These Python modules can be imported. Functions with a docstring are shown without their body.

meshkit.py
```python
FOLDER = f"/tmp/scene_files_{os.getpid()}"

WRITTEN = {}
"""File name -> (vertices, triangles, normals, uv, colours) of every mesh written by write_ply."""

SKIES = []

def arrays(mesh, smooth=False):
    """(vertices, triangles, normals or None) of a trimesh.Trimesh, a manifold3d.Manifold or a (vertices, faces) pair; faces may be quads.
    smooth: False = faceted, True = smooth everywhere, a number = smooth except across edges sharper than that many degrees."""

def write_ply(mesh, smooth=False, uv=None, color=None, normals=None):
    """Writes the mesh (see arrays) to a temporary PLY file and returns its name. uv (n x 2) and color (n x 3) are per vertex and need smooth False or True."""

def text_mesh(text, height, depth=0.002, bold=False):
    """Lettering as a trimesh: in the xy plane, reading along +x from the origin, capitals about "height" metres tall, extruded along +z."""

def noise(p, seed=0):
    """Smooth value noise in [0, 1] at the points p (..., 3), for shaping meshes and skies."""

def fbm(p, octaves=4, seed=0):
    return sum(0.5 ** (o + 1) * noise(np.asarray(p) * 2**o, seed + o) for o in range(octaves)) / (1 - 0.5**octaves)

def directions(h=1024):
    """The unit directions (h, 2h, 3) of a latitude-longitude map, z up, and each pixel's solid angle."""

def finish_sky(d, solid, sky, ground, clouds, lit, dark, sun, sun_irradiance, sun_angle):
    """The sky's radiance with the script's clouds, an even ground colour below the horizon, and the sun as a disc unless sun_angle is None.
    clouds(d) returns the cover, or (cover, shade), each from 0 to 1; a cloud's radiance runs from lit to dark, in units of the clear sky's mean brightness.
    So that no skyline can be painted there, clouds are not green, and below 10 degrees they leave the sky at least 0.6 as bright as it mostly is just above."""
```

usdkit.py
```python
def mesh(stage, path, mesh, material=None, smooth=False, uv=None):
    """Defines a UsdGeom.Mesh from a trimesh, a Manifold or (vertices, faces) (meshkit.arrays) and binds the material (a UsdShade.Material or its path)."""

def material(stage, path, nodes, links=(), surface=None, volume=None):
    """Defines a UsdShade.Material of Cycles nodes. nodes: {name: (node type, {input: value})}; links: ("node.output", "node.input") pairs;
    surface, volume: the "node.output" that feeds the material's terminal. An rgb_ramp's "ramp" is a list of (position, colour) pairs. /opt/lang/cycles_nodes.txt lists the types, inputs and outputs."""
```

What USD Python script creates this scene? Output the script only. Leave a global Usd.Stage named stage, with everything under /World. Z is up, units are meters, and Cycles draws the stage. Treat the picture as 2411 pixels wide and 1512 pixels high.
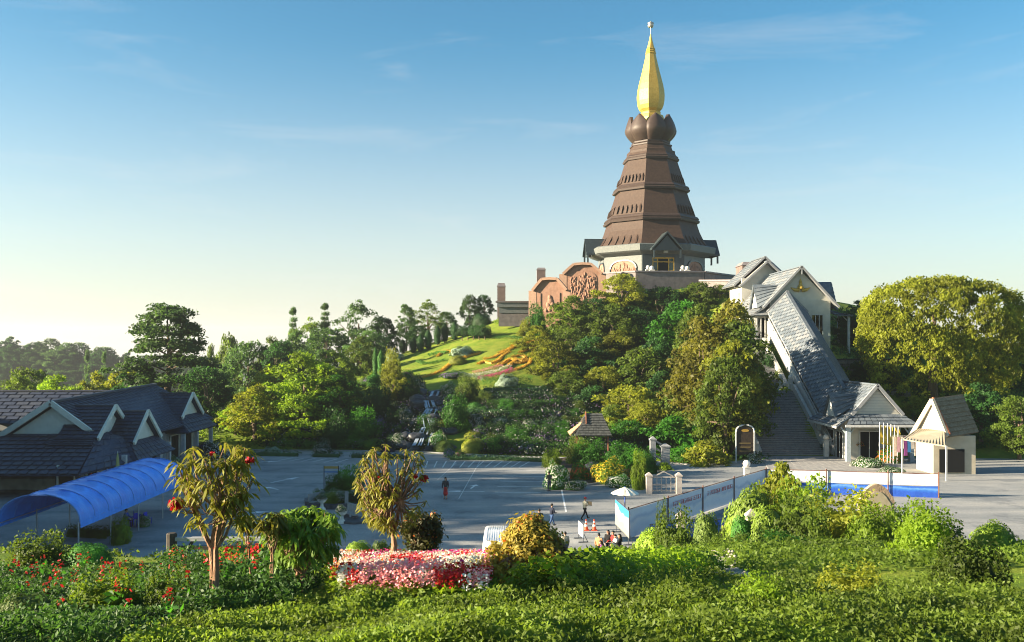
import math, random
import numpy as np, trimesh, shapely, usdkit, meshkit
from shapely.geometry import Polygon, LineString, Point
from scipy.interpolate import RBFInterpolator
from pxr import Usd, UsdGeom, UsdLux, UsdShade, Sdf, Gf

stage = Usd.Stage.CreateInMemory()
UsdGeom.SetStageUpAxis(stage, 'Z')
UsdGeom.Xform.Define(stage, '/World')
# ---------------------------------------------------------------- camera, sky, sun, exposure
HC, FOC, CX, YH = 13.5, 2109.2, 1205.5, 811.2          # eye height above the car park; focal length, centre and horizon of the view in units of a 2411-wide picture
cam = UsdGeom.Camera.Define(stage, '/World/camera')
cam.AddTranslateOp().Set((0, 0, HC)); cam.AddRotateXOp().Set(90)
cam.CreateHorizontalApertureAttr(36.0); cam.CreateFocalLengthAttr(31.494)
cam.CreateVerticalApertureOffsetAttr(0.824)
cam.CreateClippingRangeAttr((0.1, 20000.0))
cam.CreateExposureAttr(2.28)
SUN_AZ, SUN_EL = math.radians(-82), math.radians(14.5)   # azimuth measured from the way back to the camera, towards the left
SD = np.array([math.sin(SUN_AZ)*math.cos(SUN_EL), -math.cos(SUN_AZ)*math.cos(SUN_EL), math.sin(SUN_EL)])
dome = UsdLux.DomeLight.Define(stage, '/World/sky')
dome.GetPrim().SetCustomDataByKey('kind', 'structure')
sky = usdkit.material(stage, '/World/Looks/sky_air', {
    's': ('sky_texture', {'sky_type': 'single_scattering', 'sun_disc': False, 'sun_elevation': SUN_EL, 'sun_rotation': math.atan2(SD[0], SD[1]), 'altitude': 900.0, 'air_density': 1.0, 'aerosol_density': 1.8, 'ozone_density': 0.4}),
    'tc': ('texture_coordinate', {}), 'mp': ('mapping', {'scale': (2.2, 2.2, 14.0), 'location': (3.3, 1.0, 0.4)}), 'n': ('noise_texture', {'scale': 1.6, 'detail': 6.0, 'roughness': 0.62, 'distortion': 0.6}),
    'r': ('rgb_ramp', {'ramp': [(0, (0, 0, 0)), (0.54, (0, 0, 0)), (0.66, (.1, .1, .1)), (0.8, (.24, .24, .24)), (1, (.3, .3, .3))]}),
    'm': ('mix_color', {'use_clamp': False, 'b': (4.5, 4.4, 4.3)}), 'h': ('hsv', {'saturation': 1.38}), 'tn': ('mix_color', {'blend_type': 'multiply', 'fac': 1.0, 'b': (.6, .97, 1.0), 'use_clamp': False}),
    'sx': ('separate_xyz', {}), 'hr': ('map_range', {'range_type': 'smoothstep', 'from_min': -0.06, 'from_max': 0.34, 'to_min': 0.74, 'to_max': 0.0, 'clamp': True}), 'hm': ('mix_color', {'use_clamp': False, 'b': (4.5, 3.65, 3.5)}),
    'bg': ('background_shader', {'strength': 0.044})},
    [('tc.generated', 'mp.vector'), ('mp.vector', 'n.vector'), ('n.fac', 'r.fac'), ('r.color', 'm.fac'), ('s.color', 'h.color'), ('h.color', 'tn.a'), ('tn.result', 'hm.a'), ('tc.generated', 'sx.vector'), ('sx.z', 'hr.value'), ('hr.result', 'hm.fac'), ('hm.result', 'm.a'), ('m.result', 'bg.color')], surface='bg.background')
UsdShade.MaterialBindingAPI.Apply(dome.GetPrim()).Bind(sky)
sun = UsdLux.DistantLight.Define(stage, '/World/sun')
sun.CreateNormalizeAttr(True); sun.CreateIntensityAttr(1.25); sun.CreateAngleAttr(0.5); sun.CreateColorAttr((1.0, 0.83, 0.6))
sun.AddTransformOp().Set(Gf.Matrix4d(Gf.Rotation(Gf.Vec3d(0, 0, 1), Gf.Vec3d(*SD)), Gf.Vec3d(0, 0, 0)))

# ---------------------------------------------------------------- helpers
PI = math.pi
def W(ox, oy, Y): return np.array([(ox-CX)/FOC*Y, Y, HC-(oy-YH)/FOC*Y])
def G(ox, oy, z=0.0):
    Y = (HC-z)*FOC/(oy-YH); return np.array([(ox-CX)/FOC*Y, Y, z])
def nrm(a): a = np.asarray(a, float); return a/np.maximum(np.linalg.norm(a, axis=-1, keepdims=True), 1e-9)
_names = {}
def uniq(path):
    n = _names.get(path, 0); _names[path] = n+1
    return path if n == 0 else f'{path}_{n:03d}'
def tag(p, label=None, cat=None, group=None, kind=None):
    p = p.GetPrim() if hasattr(p, 'GetPrim') else p
    for k, v in (('label', label), ('category', cat), ('group', group), ('kind', kind)):
        if v: p.SetCustomDataByKey(k, v)
    return p
class T:
    """A thing: an Xform at its base; part() adds a mesh given in the thing's own frame."""
    def __init__(s, name, label, cat, loc=(0, 0, 0), rz=0.0, group=None, kind=None, scale=None):
        s.path = uniq('/World/'+name); x = UsdGeom.Xform.Define(stage, s.path)
        x.AddTranslateOp().Set(tuple(map(float, loc))); 
        if rz: x.AddRotateZOp().Set(math.degrees(rz))
        if scale is not None: x.AddScaleOp().Set(tuple(map(float, scale)))
        tag(x, label, cat, group, kind)
    def part(s, name, m, mat, label=None, kind=None, parent=None, smooth=False):
        return put(name, m, mat, parent or s.path, label, kind=kind, smooth=smooth)
def put(name, m, mat, parent='/World', label=None, cat=None, group=None, kind=None, smooth=False):
    p = uniq(f'{parent}/{name}')
    if isinstance(m, MB): m = m.get()
    o = usdkit.mesh(stage, p, m, mat, smooth=smooth)
    if label or kind or cat: tag(o, label, cat, group, kind)
    return p
class MB:
    def __init__(s): s.v, s.f, s.n = [], [], 0
    def add(s, v, f):
        v = np.asarray(v, float).reshape(-1, 3); f = np.asarray(f, int)
        if f.ndim == 2 and f.shape[1] == 4: f = np.vstack([f[:, [0, 1, 2]], f[:, [0, 2, 3]]])
        s.v.append(v); s.f.append(f+s.n); s.n += len(v); return s
    def tm(s, m): return s.add(m.vertices, m.faces)
    def get(s): return np.vstack(s.v), np.vstack(s.f)
    def box(s, c, d, rz=0.0, taper=1.0):
        x, y, z = np.asarray(d, float)/2; t = taper
        v = np.array([[-x, -y, -z], [x, -y, -z], [x, y, -z], [-x, y, -z], [-x*t, -y*t, z], [x*t, -y*t, z], [x*t, y*t, z], [-x*t, y*t, z]])
        if rz: k, q = math.cos(rz), math.sin(rz); v = v @ np.array([[k, q, 0], [-q, k, 0], [0, 0, 1]])
        return s.add(v+np.asarray(c, float), [[0, 3, 2, 1], [4, 5, 6, 7], [0, 1, 5, 4], [1, 2, 6, 5], [2, 3, 7, 6], [3, 0, 4, 7]])
    def bar(s, a, b, w, h, up=(0, 0, 1)):
        a, b = np.asarray(a, float), np.asarray(b, float); d = nrm(b-a); up = np.asarray(up, float)
        if abs(d @ up) > .98: up = np.array([0, 1., 0])
        r = nrm(np.cross(d, up)); u = np.cross(r, d)
        v = [p+i*r*w/2+j*u*h/2 for p in (a, b) for i, j in ((-1, -1), (1, -1), (1, 1), (-1, 1))]
        return s.add(v, [[0, 1, 2, 3], [7, 6, 5, 4], [0, 4, 5, 1], [1, 5, 6, 2], [2, 6, 7, 3], [3, 7, 4, 0]])
    def tube(s, path, r, n=6):
        p = np.asarray(path, float); r = np.broadcast_to(np.asarray(r, float), len(p)); d = nrm(np.gradient(p, axis=0))
        ref = np.array([1., 0, 0]) if abs(d[0, 0]) < .8 else np.array([0, 1., 0])
        a = nrm(np.cross(d, ref)); b = np.cross(d, a); t = np.arange(n)/n*2*PI
        v = p[:, None]+r[:, None, None]*(a[:, None]*np.cos(t)[None, :, None]+b[:, None]*np.sin(t)[None, :, None])
        f = [[i*n+j, i*n+(j+1) % n, (i+1)*n+(j+1) % n, (i+1)*n+j] for i in range(len(p)-1) for j in range(n)]
        s.add(v, f); k = len(p)*n
        s.add(np.vstack([v[0], v[-1]]), [[0, j+1, j] for j in range(1, n-1)]+[[n, n+j, n+j+1] for j in range(1, n-1)])
        return s
    def lathe(s, prof, n=12, c=(0, 0, 0), ph=0.0, cap=True):
        t = ph+np.arange(n)/n*2*PI; R, Z = np.array(prof, float).T
        v = np.stack([R[:, None]*np.sin(t), -R[:, None]*np.cos(t), np.broadcast_to(Z[:, None], (len(R), n))], -1)+np.asarray(c, float)
        s.add(v, [[i*n+j, i*n+(j+1) % n, (i+1)*n+(j+1) % n, (i+1)*n+j] for i in range(len(R)-1) for j in range(n)])
        if cap: s.add(np.vstack([v[0], v[-1]]), [[0, j+1, j] for j in range(1, n-1)]+[[n, n+j, n+j+1] for j in range(1, n-1)])
        return s
    def sph(s, c, r, sub=2):
        m = trimesh.creation.icosphere(sub); return s.add(m.vertices*np.asarray(r, float)+np.asarray(c, float), m.faces)
    def plate(s, pts, depth):
        """Convex polygon of 3-D points, thickened by the vector depth."""
        p = np.asarray(pts, float); n = len(p); d = np.asarray(depth, float)
        v = np.vstack([p, p+d]); f = [[0, i+1, i] for i in range(1, n-1)]+[[n, n+i, n+i+1] for i in range(1, n-1)]
        for i in range(n): j = (i+1) % n; f += [[i, j, n+j], [i, n+j, n+i]]
        return s.add(v, f)
    def flat(s, poly, z):
        v, f = trimesh.creation.triangulate_polygon(poly, engine='earcut'); f = np.asarray(f)
        a = v[f]; cr = (a[:, 1, 0]-a[:, 0, 0])*(a[:, 2, 1]-a[:, 0, 1])-(a[:, 1, 1]-a[:, 0, 1])*(a[:, 2, 0]-a[:, 0, 0])
        f[cr < 0] = f[cr < 0][:, ::-1]
        return s.add(np.column_stack([v, np.full(len(v), z) if np.ndim(z) == 0 else z]), f)
    def xf(s, f):
        s.v = [f(v) for v in s.v]; return s
# ---------------------------------------------------------------- materials
_mats = {}
def M(name, c1, c2=None, scale=3.0, rough=.85, bump=0.0, metal=0.0, spec=.25, bscale=None, stretch=None, coat=0.0, detail=5.0):
    if name in _mats: return _mats[name]
    c2 = c1 if c2 is None else c2
    n = {'g': ('texture_coordinate', {}), 'n': ('noise_texture', {'scale': scale, 'detail': detail, 'roughness': .62}),
         'r': ('rgb_ramp', {'ramp': [(0, c1), (.36, c1), (.64, c2), (1, c2)]}), 'p': ('principled_bsdf', {'roughness': rough, 'metallic': metal, 'specular_ior_level': spec, 'coat_weight': coat})}
    l = [('n.fac', 'r.fac'), ('r.color', 'p.base_color')]
    if stretch: n['m'] = ('mapping', {'scale': stretch}); l += [('g.object', 'm.vector'), ('m.vector', 'n.vector')]
    else: l.append(('g.object', 'n.vector'))
    if bump:
        n['bn'] = ('noise_texture', {'scale': bscale or scale*4, 'detail': 4.0}); n['b'] = ('bump', {'strength': bump, 'distance': .05})
        l += [('m.vector' if stretch else 'g.object', 'bn.vector'), ('bn.fac', 'b.height'), ('b.normal', 'p.normal')]
    _mats[name] = usdkit.material(stage, '/World/Looks/'+name, n, l, surface='p.BSDF'); return _mats[name]
def LEAF(name, cols, trans=.35, vary=.5, nscale=.35):
    """Leaves: colour per leaf, broad patches of tone, part of the light let through."""
    if name in _mats: return _mats[name]
    k = np.linspace(0, 1, len(cols))
    n = {'g': ('geometry', {}), 'r': ('rgb_ramp', {'ramp': list(zip(k, cols))}), 'n': ('noise_texture', {'scale': nscale, 'detail': 3.0}),
         'mr': ('map_range', {'from_min': .3, 'from_max': .7, 'to_min': 1-vary, 'to_max': 1+vary*.7, 'clamp': True}), 'cc': ('combine_color', {}),
         'oi': ('object_info', {}), 'om': ('map_range', {'from_min': 0., 'from_max': 1., 'to_min': .9, 'to_max': 1.65}), 'mm': ('math', {'math_type': 'multiply'}),
         'mu': ('mix_color', {'blend_type': 'multiply', 'fac': 1.0}), 'd': ('principled_bsdf', {'roughness': .55, 'specular_ior_level': .25}),
         'tb': ('mix_color', {'blend_type': 'multiply', 'fac': 1.0, 'b': (1.55, 1.5, .9), 'use_clamp': False}), 't': ('translucent_bsdf', {}), 'mx': ('mix_closure', {'fac': trans})}
    l = [('g.random_per_island', 'r.fac'), ('g.position', 'n.vector'), ('n.fac', 'mr.value'), ('oi.random', 'om.value'), ('mr.result', 'mm.value1'), ('om.result', 'mm.value2'), ('mm.value', 'cc.r'), ('mm.value', 'cc.g'), ('mm.value', 'cc.b'),
         ('r.color', 'mu.a'), ('cc.color', 'mu.b'), ('mu.result', 'd.base_color'), ('mu.result', 'tb.a'), ('tb.result', 't.color'), ('d.BSDF', 'mx.closure1'), ('t.BSDF', 'mx.closure2')]
    n['mu'][1]['use_clamp'] = False
    _mats[name] = usdkit.material(stage, '/World/Looks/'+name, n, l, surface='mx.closure'); return _mats[name]
# ---------------------------------------------------------------- foliage
def leaves(C, N, size, rng, aspect=.55, bend=.2, along=None):
    """One small folded leaf blade (two triangles) at each point."""
    C = np.asarray(C, float); n = len(C); N = nrm(N)
    size = size*rng.uniform(.65, 1.35, n)[:, None]
    a = rng.normal(size=(n, 3)) if along is None else np.asarray(along, float)+rng.normal(size=(n, 3))*.35
    a = nrm(a-N*np.sum(a*N, 1, keepdims=True)); b = np.cross(N, a)
    k = bend*size*N
    v = np.stack([C-a*size*.5, C+b*size*aspect*.5-k*.3, C+a*size*.5-k*rng.uniform(0, 1.4, n)[:, None], C-b*size*aspect*.5-k*.3], 1).reshape(-1, 3)
    i = np.arange(n)[:, None]*4
    return v, np.vstack([i+[0, 1, 2], i+[0, 2, 3]])
def ball(n, rng): return nrm(rng.normal(size=(n, 3)))
def clumps(cent, rad, per, size, rng, up=.35, flat=.8, **k):
    """Leaf clumps: on each centre a loose shell of leaves that face outwards."""
    cent = np.asarray(cent, float); m = len(cent); rad = np.broadcast_to(np.asarray(rad, float), m)
    d = ball(m*per, rng); d[:, 2] = np.where(d[:, 2] < -.3, -d[:, 2], d[:, 2])
    c = np.repeat(cent, per, 0); r = np.repeat(rad, per)[:, None]
    p = c+d*r*rng.uniform(.45, 1.0, (m*per, 1))*np.array([1, 1, flat])
    return leaves(p, d+np.array([0, 0, up])+rng.normal(size=d.shape)*.75, size, rng, **k)
def limbs(mb, base, ends, r0, rng, n=5):
    for e in ends:
        e = np.asarray(e, float); k = np.linspace(0, 1, 5)[:, None]; mid = np.asarray(base, float)
        p = mid+(e-mid)*k+np.column_stack([np.sin(k*PI)*rng.normal()*.12, np.sin(k*PI)*rng.normal()*.12, np.sin(k*PI)*.12])*np.linalg.norm(e-mid)
        mb.tube(p, r0*np.linspace(1, .25, 5), n)
KIND = stage.CreateClassPrim('/World/kinds'); _kinds = {}
def kind_of(name, parts):
    """A kind of plant built once; parts: (name, mesh, material)."""
    p = f'/World/kinds/{name}'; UsdGeom.Xform.Define(stage, p)
    for nm, m, mat in parts: put(nm, m, mat, p)
    _kinds[name] = p
def plant(kind, name, label, cat, loc, rz=0, scale=(1, 1, 1), group=None):
    p = uniq('/World/'+name); x = UsdGeom.Xform.Define(stage, p)
    x.AddTranslateOp().Set(tuple(map(float, loc))); x.AddRotateZOp().Set(math.degrees(rz)); x.AddScaleOp().Set(tuple(map(float, scale)))
    x.GetPrim().GetReferences().AddInternalReference(_kinds[kind]); x.GetPrim().SetInstanceable(True)
    tag(x, label, cat, group); return p
# ---------------------------------------------------------------- the ground
def near_edge(X): return np.interp(X, [-60, -3, 3, 10, 60], [47, 47, 48, 57, 60])
FLAT = Polygon([(-75, 46), *[(x, float(near_edge(x))) for x in (-60, -3, 3, 10, 40, 75)], (75, 104), (50, 107), (39.2, 108.4), (30, 108.4), (26, 104), (20, 100), (16, 103), (9, 105.5), (0, 107.5), (-8, 110.5), (-14, 113), (-30, 114), (-38, 116), (-75, 118)])
_cp = np.array([(-30, 114, .3), (-30, 125, 2), (-30, 140, 4), (-30, 160, 6.5), (-30, 185, 9), (-30, 220, 6), (-14, 125, 3.0), (-14, 135, 5.2), (-12, 150, 8.5), (-12, 170, 12.5), (-12, 190, 15.5),
    (0, 114, .8), (0, 125, 4), (0, 135, 6.6), (0, 150, 10), (0, 165, 13.8), (0, 180, 17.8), (0, 195, 20), (12, 112, .8), (12, 125, 2.6), (12, 135, 4.6), (12, 150, 8.5), (12, 165, 13), (12, 176, 19), (12, 192, 24),
    (22, 110, .6), (22, 120, .8), (22, 130, 1.2), (22, 140, 2.6), (22, 150, 5.5), (22, 160, 9.5), (22, 168, 14), (22, 175, 21), (22, 190, 26), (30, 112, .6), (30, 120, .8), (30, 130, 1.5), (30, 140, 3.5), (30, 150, 6), (30, 160, 10), (30, 168, 15), (30, 175, 22), (30, 200, 26.5), (34, 114, 2), (34.5, 122, 6),
    (36, 128, 6.6), (36, 134, 10.6), (38, 150, 16), (45, 134, 13.4), (45, 150, 17), (45, 170, 23.5), (45, 195, 26.5), (50, 110, 1), (50, 120, 5), (50, 130, 9), (58, 112, 1), (58, 125, 6), (58, 140, 10), (70, 120, 4), (70, 150, 12), (60, 180, 23), (75, 180, 20), (60, 215, 24),
    (-50, 120, .5), (-50, 140, 0), (-60, 180, -3), (-60, 220, -9), (-90, 150, -5), (-90, 250, -22), (0, 230, 15), (30, 230, 24), (0, 270, 4), (60, 270, 8), (-40, 270, -12), (120, 150, 5), (120, 250, -5), (-120, 100, -6), (-120, 60, -4), (120, 100, 0), (120, 60, 0)], float)
_rbf = RBFInterpolator(_cp[:, :2], _cp[:, 2], kernel='thin_plate_spline', smoothing=.3)
def ss(a, b, x): t = np.clip((np.asarray(x, float)-a)/(b-a), 0, 1); return t*t*(3-2*t)
def hgt(X, Y):
    X, Y = np.broadcast_arrays(np.asarray(X, float), np.asarray(Y, float)); sh = X.shape; X, Y = X.ravel(), Y.ravel()
    z = np.zeros(len(X)); back = Y > 56
    if back.any():
        x, y = X[back], Y[back]
        q = _rbf(np.column_stack([np.clip(x, -125, 125), np.clip(y, 50, 272)]))
        far = ss(110, 330, np.hypot(x*.9, np.maximum(y-150, 0)))
        q = q*(1-far)+far*-60
        d = shapely.distance(FLAT, shapely.points(x, y)); z[back] = q*ss(0, 4.5, d)
    ye = near_edge(X); fr = (Y <= ye+.01)
    t = np.clip((ye-Y)/(ye-22), 0, 1); f = 8.4*t+np.clip(22-Y, 0, 40)*.18
    f += (meshkit.noise(np.column_stack([X*.35, Y*.35, X*0]), 5)-.5)*.35*ss(0, .25, t)
    z = np.where(fr, f, z)
    return z.reshape(sh)
def hz(x, y): return float(hgt(x, y))
def Tr(ox, oy, y0=60.0, y1=300.0):
    """Where the line of sight through a picture point meets the hillside."""
    Y = np.linspace(y0, y1, 500); d = HC-(oy-YH)/FOC*Y-hgt((ox-CX)/FOC*Y, Y)
    i = int(np.argmax(d < 0)) if (d < 0).any() else len(Y)-1
    a, b = (Y[i-1], Y[i]) if i else (Y[0], Y[0])
    for _ in range(12):
        m = (a+b)/2
        if HC-(oy-YH)/FOC*m-hz((ox-CX)/FOC*m, m) < 0: b = m
        else: a = m
    x = (ox-CX)/FOC*b; return np.array([x, b, hz(x, b)])
gx = np.concatenate([-np.geomspace(2500, 90, 30), np.arange(-84, 84.1, 1.5), np.geomspace(90, 2500, 30)])
gy = np.concatenate([[-60, -20, -8], np.arange(0, 46, 1.0), np.arange(46, 62, .8), np.arange(62, 98, 3.0), np.arange(98, 215, 1.25), np.geomspace(216, 4000, 40)])
GX, GY = np.meshgrid(gx, gy); GZ = hgt(GX, GY); GZ = GZ+np.where((GY > 120) & (GZ > 1), (meshkit.noise(np.stack([GX*.3, GY*.3, GX*0], -1), 3)-.5)*.35, 0)
ny, nx = GX.shape; ii = (np.arange(ny-1)[:, None]*nx+np.arange(nx-1)).ravel()
GRASS = usdkit.material(stage, '/World/Looks/turf', {'g': ('geometry', {}), 'n': ('noise_texture', {'scale': .35, 'detail': 8.0, 'roughness': .7}), 'n2': ('noise_texture', {'scale': 9.0, 'detail': 5.0, 'roughness': .7}),
    'r': ('rgb_ramp', {'ramp': [(0, (.06, .12, .012)), (.42, (.12, .19, .018)), (.6, (.2, .24, .03)), (1, (.27, .25, .06))]}), 'r2': ('rgb_ramp', {'ramp': [(.3, (.55, .55, .55)), (.7, (1.2, 1.2, 1.2))]}),
    'm': ('mix_color', {'blend_type': 'multiply', 'fac': 1.0, 'use_clamp': False}), 'b': ('bump', {'strength': .6, 'distance': .12}), 'p': ('principled_bsdf', {'roughness': .9, 'specular_ior_level': .1})},
    [('g.position', 'n.vector'), ('g.position', 'n2.vector'), ('n.fac', 'r.fac'), ('n2.fac', 'r2.fac'), ('r.color', 'm.a'), ('r2.color', 'm.b'), ('m.result', 'p.base_color'), ('n2.fac', 'b.height'), ('b.normal', 'p.normal')], surface='p.BSDF')
put('ground', (np.column_stack([GX.ravel(), GY.ravel(), GZ.ravel()]), np.vstack([np.column_stack([ii, ii+1, ii+nx+1]), np.column_stack([ii, ii+nx+1, ii+nx])])), GRASS, kind='structure', smooth=True, label='grassy hillside and garden ground around the car park', cat='ground')

ASPH = usdkit.material(stage, '/World/Looks/asphalt', {'g': ('geometry', {}), 'mp': ('mapping', {'scale': (.05, .35, 1)}), 'n': ('noise_texture', {'scale': 1.0, 'detail': 6.0, 'roughness': .6}), 'n2': ('noise_texture', {'scale': 6.0, 'detail': 6.0, 'roughness': .8}), 'n3': ('noise_texture', {'scale': .3, 'detail': 6.0, 'roughness': .65}),
    'r': ('rgb_ramp', {'ramp': [(.3, (.17, .185, .195)), (.5, (.245, .255, .26)), (.7, (.31, .31, .3))]}), 'r2': ('rgb_ramp', {'ramp': [(.3, (.75, .75, .75)), (.7, (1.2, 1.2, 1.2))]}), 'r3': ('rgb_ramp', {'ramp': [(.36, (.7, .72, .75)), (.46, (.98, .98, .98)), (.65, (1.15, 1.13, 1.1))]}),
    'm': ('mix_color', {'blend_type': 'multiply', 'fac': 1.0, 'use_clamp': False}), 'm2': ('mix_color', {'blend_type': 'multiply', 'fac': 1.0, 'use_clamp': False}), 'b': ('bump', {'strength': .3, 'distance': .02}), 'p': ('principled_bsdf', {'roughness': .9, 'specular_ior_level': .2})},
    [('g.position', 'mp.vector'), ('mp.vector', 'n.vector'), ('g.position', 'n2.vector'), ('g.position', 'n3.vector'), ('n.fac', 'r.fac'), ('n2.fac', 'r2.fac'), ('n3.fac', 'r3.fac'), ('r.color', 'm.a'), ('r2.color', 'm.b'), ('m.result', 'm2.a'), ('r3.color', 'm2.b'), ('m2.result', 'p.base_color'), ('n2.fac', 'b.height'), ('b.normal', 'p.normal')], surface='p.BSDF')
LOT = FLAT.intersection(shapely.box(-62, 40, 62, 118)).buffer(-.15)
lot = put('car_park', MB().flat(LOT.segmentize(4.0), .006), ASPH, kind='structure', label='grey asphalt car park with worn white markings', cat='car park')
WHITE = M('road_paint', (.75, .75, .73), (.5, .5, .5), 4.0, .8)
def line(a, b, w=.17, name='parking_line', z=.011):
    a, b = np.asarray(a)[:2], np.asarray(b)[:2]; d = nrm(b-a); r = np.array([-d[1], d[0]])*w/2
    put(name, MB().add([[*(p+s*r), z] for p, s in ((a, 1), (a, -1), (b, -1), (b, 1))], [[0, 1, 2, 3]]), WHITE, lot)
for oy in (1109, 1122, 1134, 1147, 1160): line(G(1283-(oy-1109)*.2, oy), G(1190-(oy-1109)*.5, oy-1))
line(G(1322, 1152), G(1333, 1206), .15); line(G(1333, 1206), G(1205, 1206), .12)
for k in range(13): line(G(985+k*22, 1086), G(1000+k*20-18, 1101), .12)
for k in range(6): line(G(690+k*26, 1078+k*.7), G(655+k*27, 1085+k), .12)
def arrow(ox, oy, ang, L=2.6, name='arrow_marking'):
    c = G(ox, oy); k, s = math.cos(ang), math.sin(ang)
    q = np.array([[-L*.5, -.1], [L*.12, -.1], [L*.12, -.45], [L*.5, 0], [L*.12, .45], [L*.12, .1], [-L*.5, .1]])
    put(name, MB().flat(Polygon(q @ np.array([[k, s], [-s, k]])+c[:2]), .011), WHITE, lot)
arrow(672, 1130, 1.1, 4.2); arrow(622, 1088, .3, 3.5); arrow(590, 1207, .2, 3.0); arrow(640, 1150, 2.4, 2.2); arrow(1095, 1157, PI, 3.6); arrow(1115, 1146, 1.4, 2.5)
for a, b in (((1075, 1090), (1030, 1130)), ((1130, 1086), (1080, 1175)), ((860, 1080), (905, 1120))): 
    pa, pb = G(*a), G(*b); line(pa, pb, .05, 'asphalt_crack')
KERB = M('kerb_stone', (.3, .3, .29), (.2, .2, .2), 3)
def kerb(pts, name='kerb'):
    for a, b in zip(pts[:-1], pts[1:]):
        a, b = np.asarray(a, float), np.asarray(b, float); n = max(1, int(np.linalg.norm(b-a)/2.0))
        m = MB()
        for i in range(n):
            p, q = a+(b-a)*i/n, a+(b-a)*(i+.985)/n; m.bar([*p[:2], .07], [*q[:2], .07], .18, .16)
        put(name, m, KERB, kbs)
kbs = put('kerbstones', MB().bar([-36, 114.2, .065], [-14, 113.1, .065], .18, .15), KERB, kind='structure', label='low stone kerb round the edge of the car park', cat='kerb')
kerb([(-14, 113), (-8, 110.5), (0, 107.5), (9, 105.5), (16, 103), (20, 100)]); kerb([(-60, 47.2), (-3, 47.2), (3, 48.2), (10, 57.2), (40, 58.6)])
# paved apron below the stairs, each row of pavers laid as a course
PAVE = M('paver', (.22, .22, .22), (.31, .3, .29), 1.5, .9, .3)
apron = put('paved_apron', MB().flat(Polygon([(27.5, 96), (39.8, 96), (39.8, 108.3), (30, 108.3)]), .012), M('paver_joint', (.12, .12, .12)), kind='structure', label='grey paved apron at the foot of the long stairs', cat='pavement')
for j in range(16):
    y = 96.1+j*.755; x0 = 27.6+max(0, (y-96)*.2); n = int((39.6-x0)/.75); m = MB()
    for i in range(n): m.box([x0+(i+.5)*(39.6-x0)/n, y+.36, .02], [(39.6-x0)/n-.03, .72, .03])
    put('paver_course', m, PAVE, apron)
# far ridges
HILLM = M('far_forest', (.02, .035, .022), (.05, .065, .032), .09, .95, 0)
def ridge(name, Y, x0, x1, zs, label):
    n, m = 260, 26; xs = np.linspace(x0, x1, n); ys = np.linspace(-.16, .22, m)
    z = np.interp(np.linspace(0, 1, n), np.linspace(0, 1, len(zs)), zs); X, D = np.meshgrid(xs, ys); Yv = Y*(1+D); sc = Y/520
    e = np.clip(1-np.abs(D/np.where(D < 0, .16, .22)), 0, 1)**.8
    Z = -85+(z[None]+85)*e+(meshkit.fbm(np.stack([X*.012/sc, Yv*.012/sc, X*0], -1), 5, 3)-.5)*34*sc*(.35+.65*e)+(meshkit.noise(np.stack([X*.22, Yv*.22, X*0], -1), 8)-.5)*5
    i = (np.arange(m-1)[:, None]*n+np.arange(n-1)).ravel()
    put(name, (np.column_stack([X.ravel(), Yv.ravel(), Z.ravel()]), np.column_stack([i, i+1, i+n+1, i+n])), HILLM, kind='structure', label=label, cat='hills', smooth=True)
ridge('far_hills', 520, -420, -60, [14, 10, 9, 4, -6, -30, -60], 'hazy wooded ridge beyond the tiled house')
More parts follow.
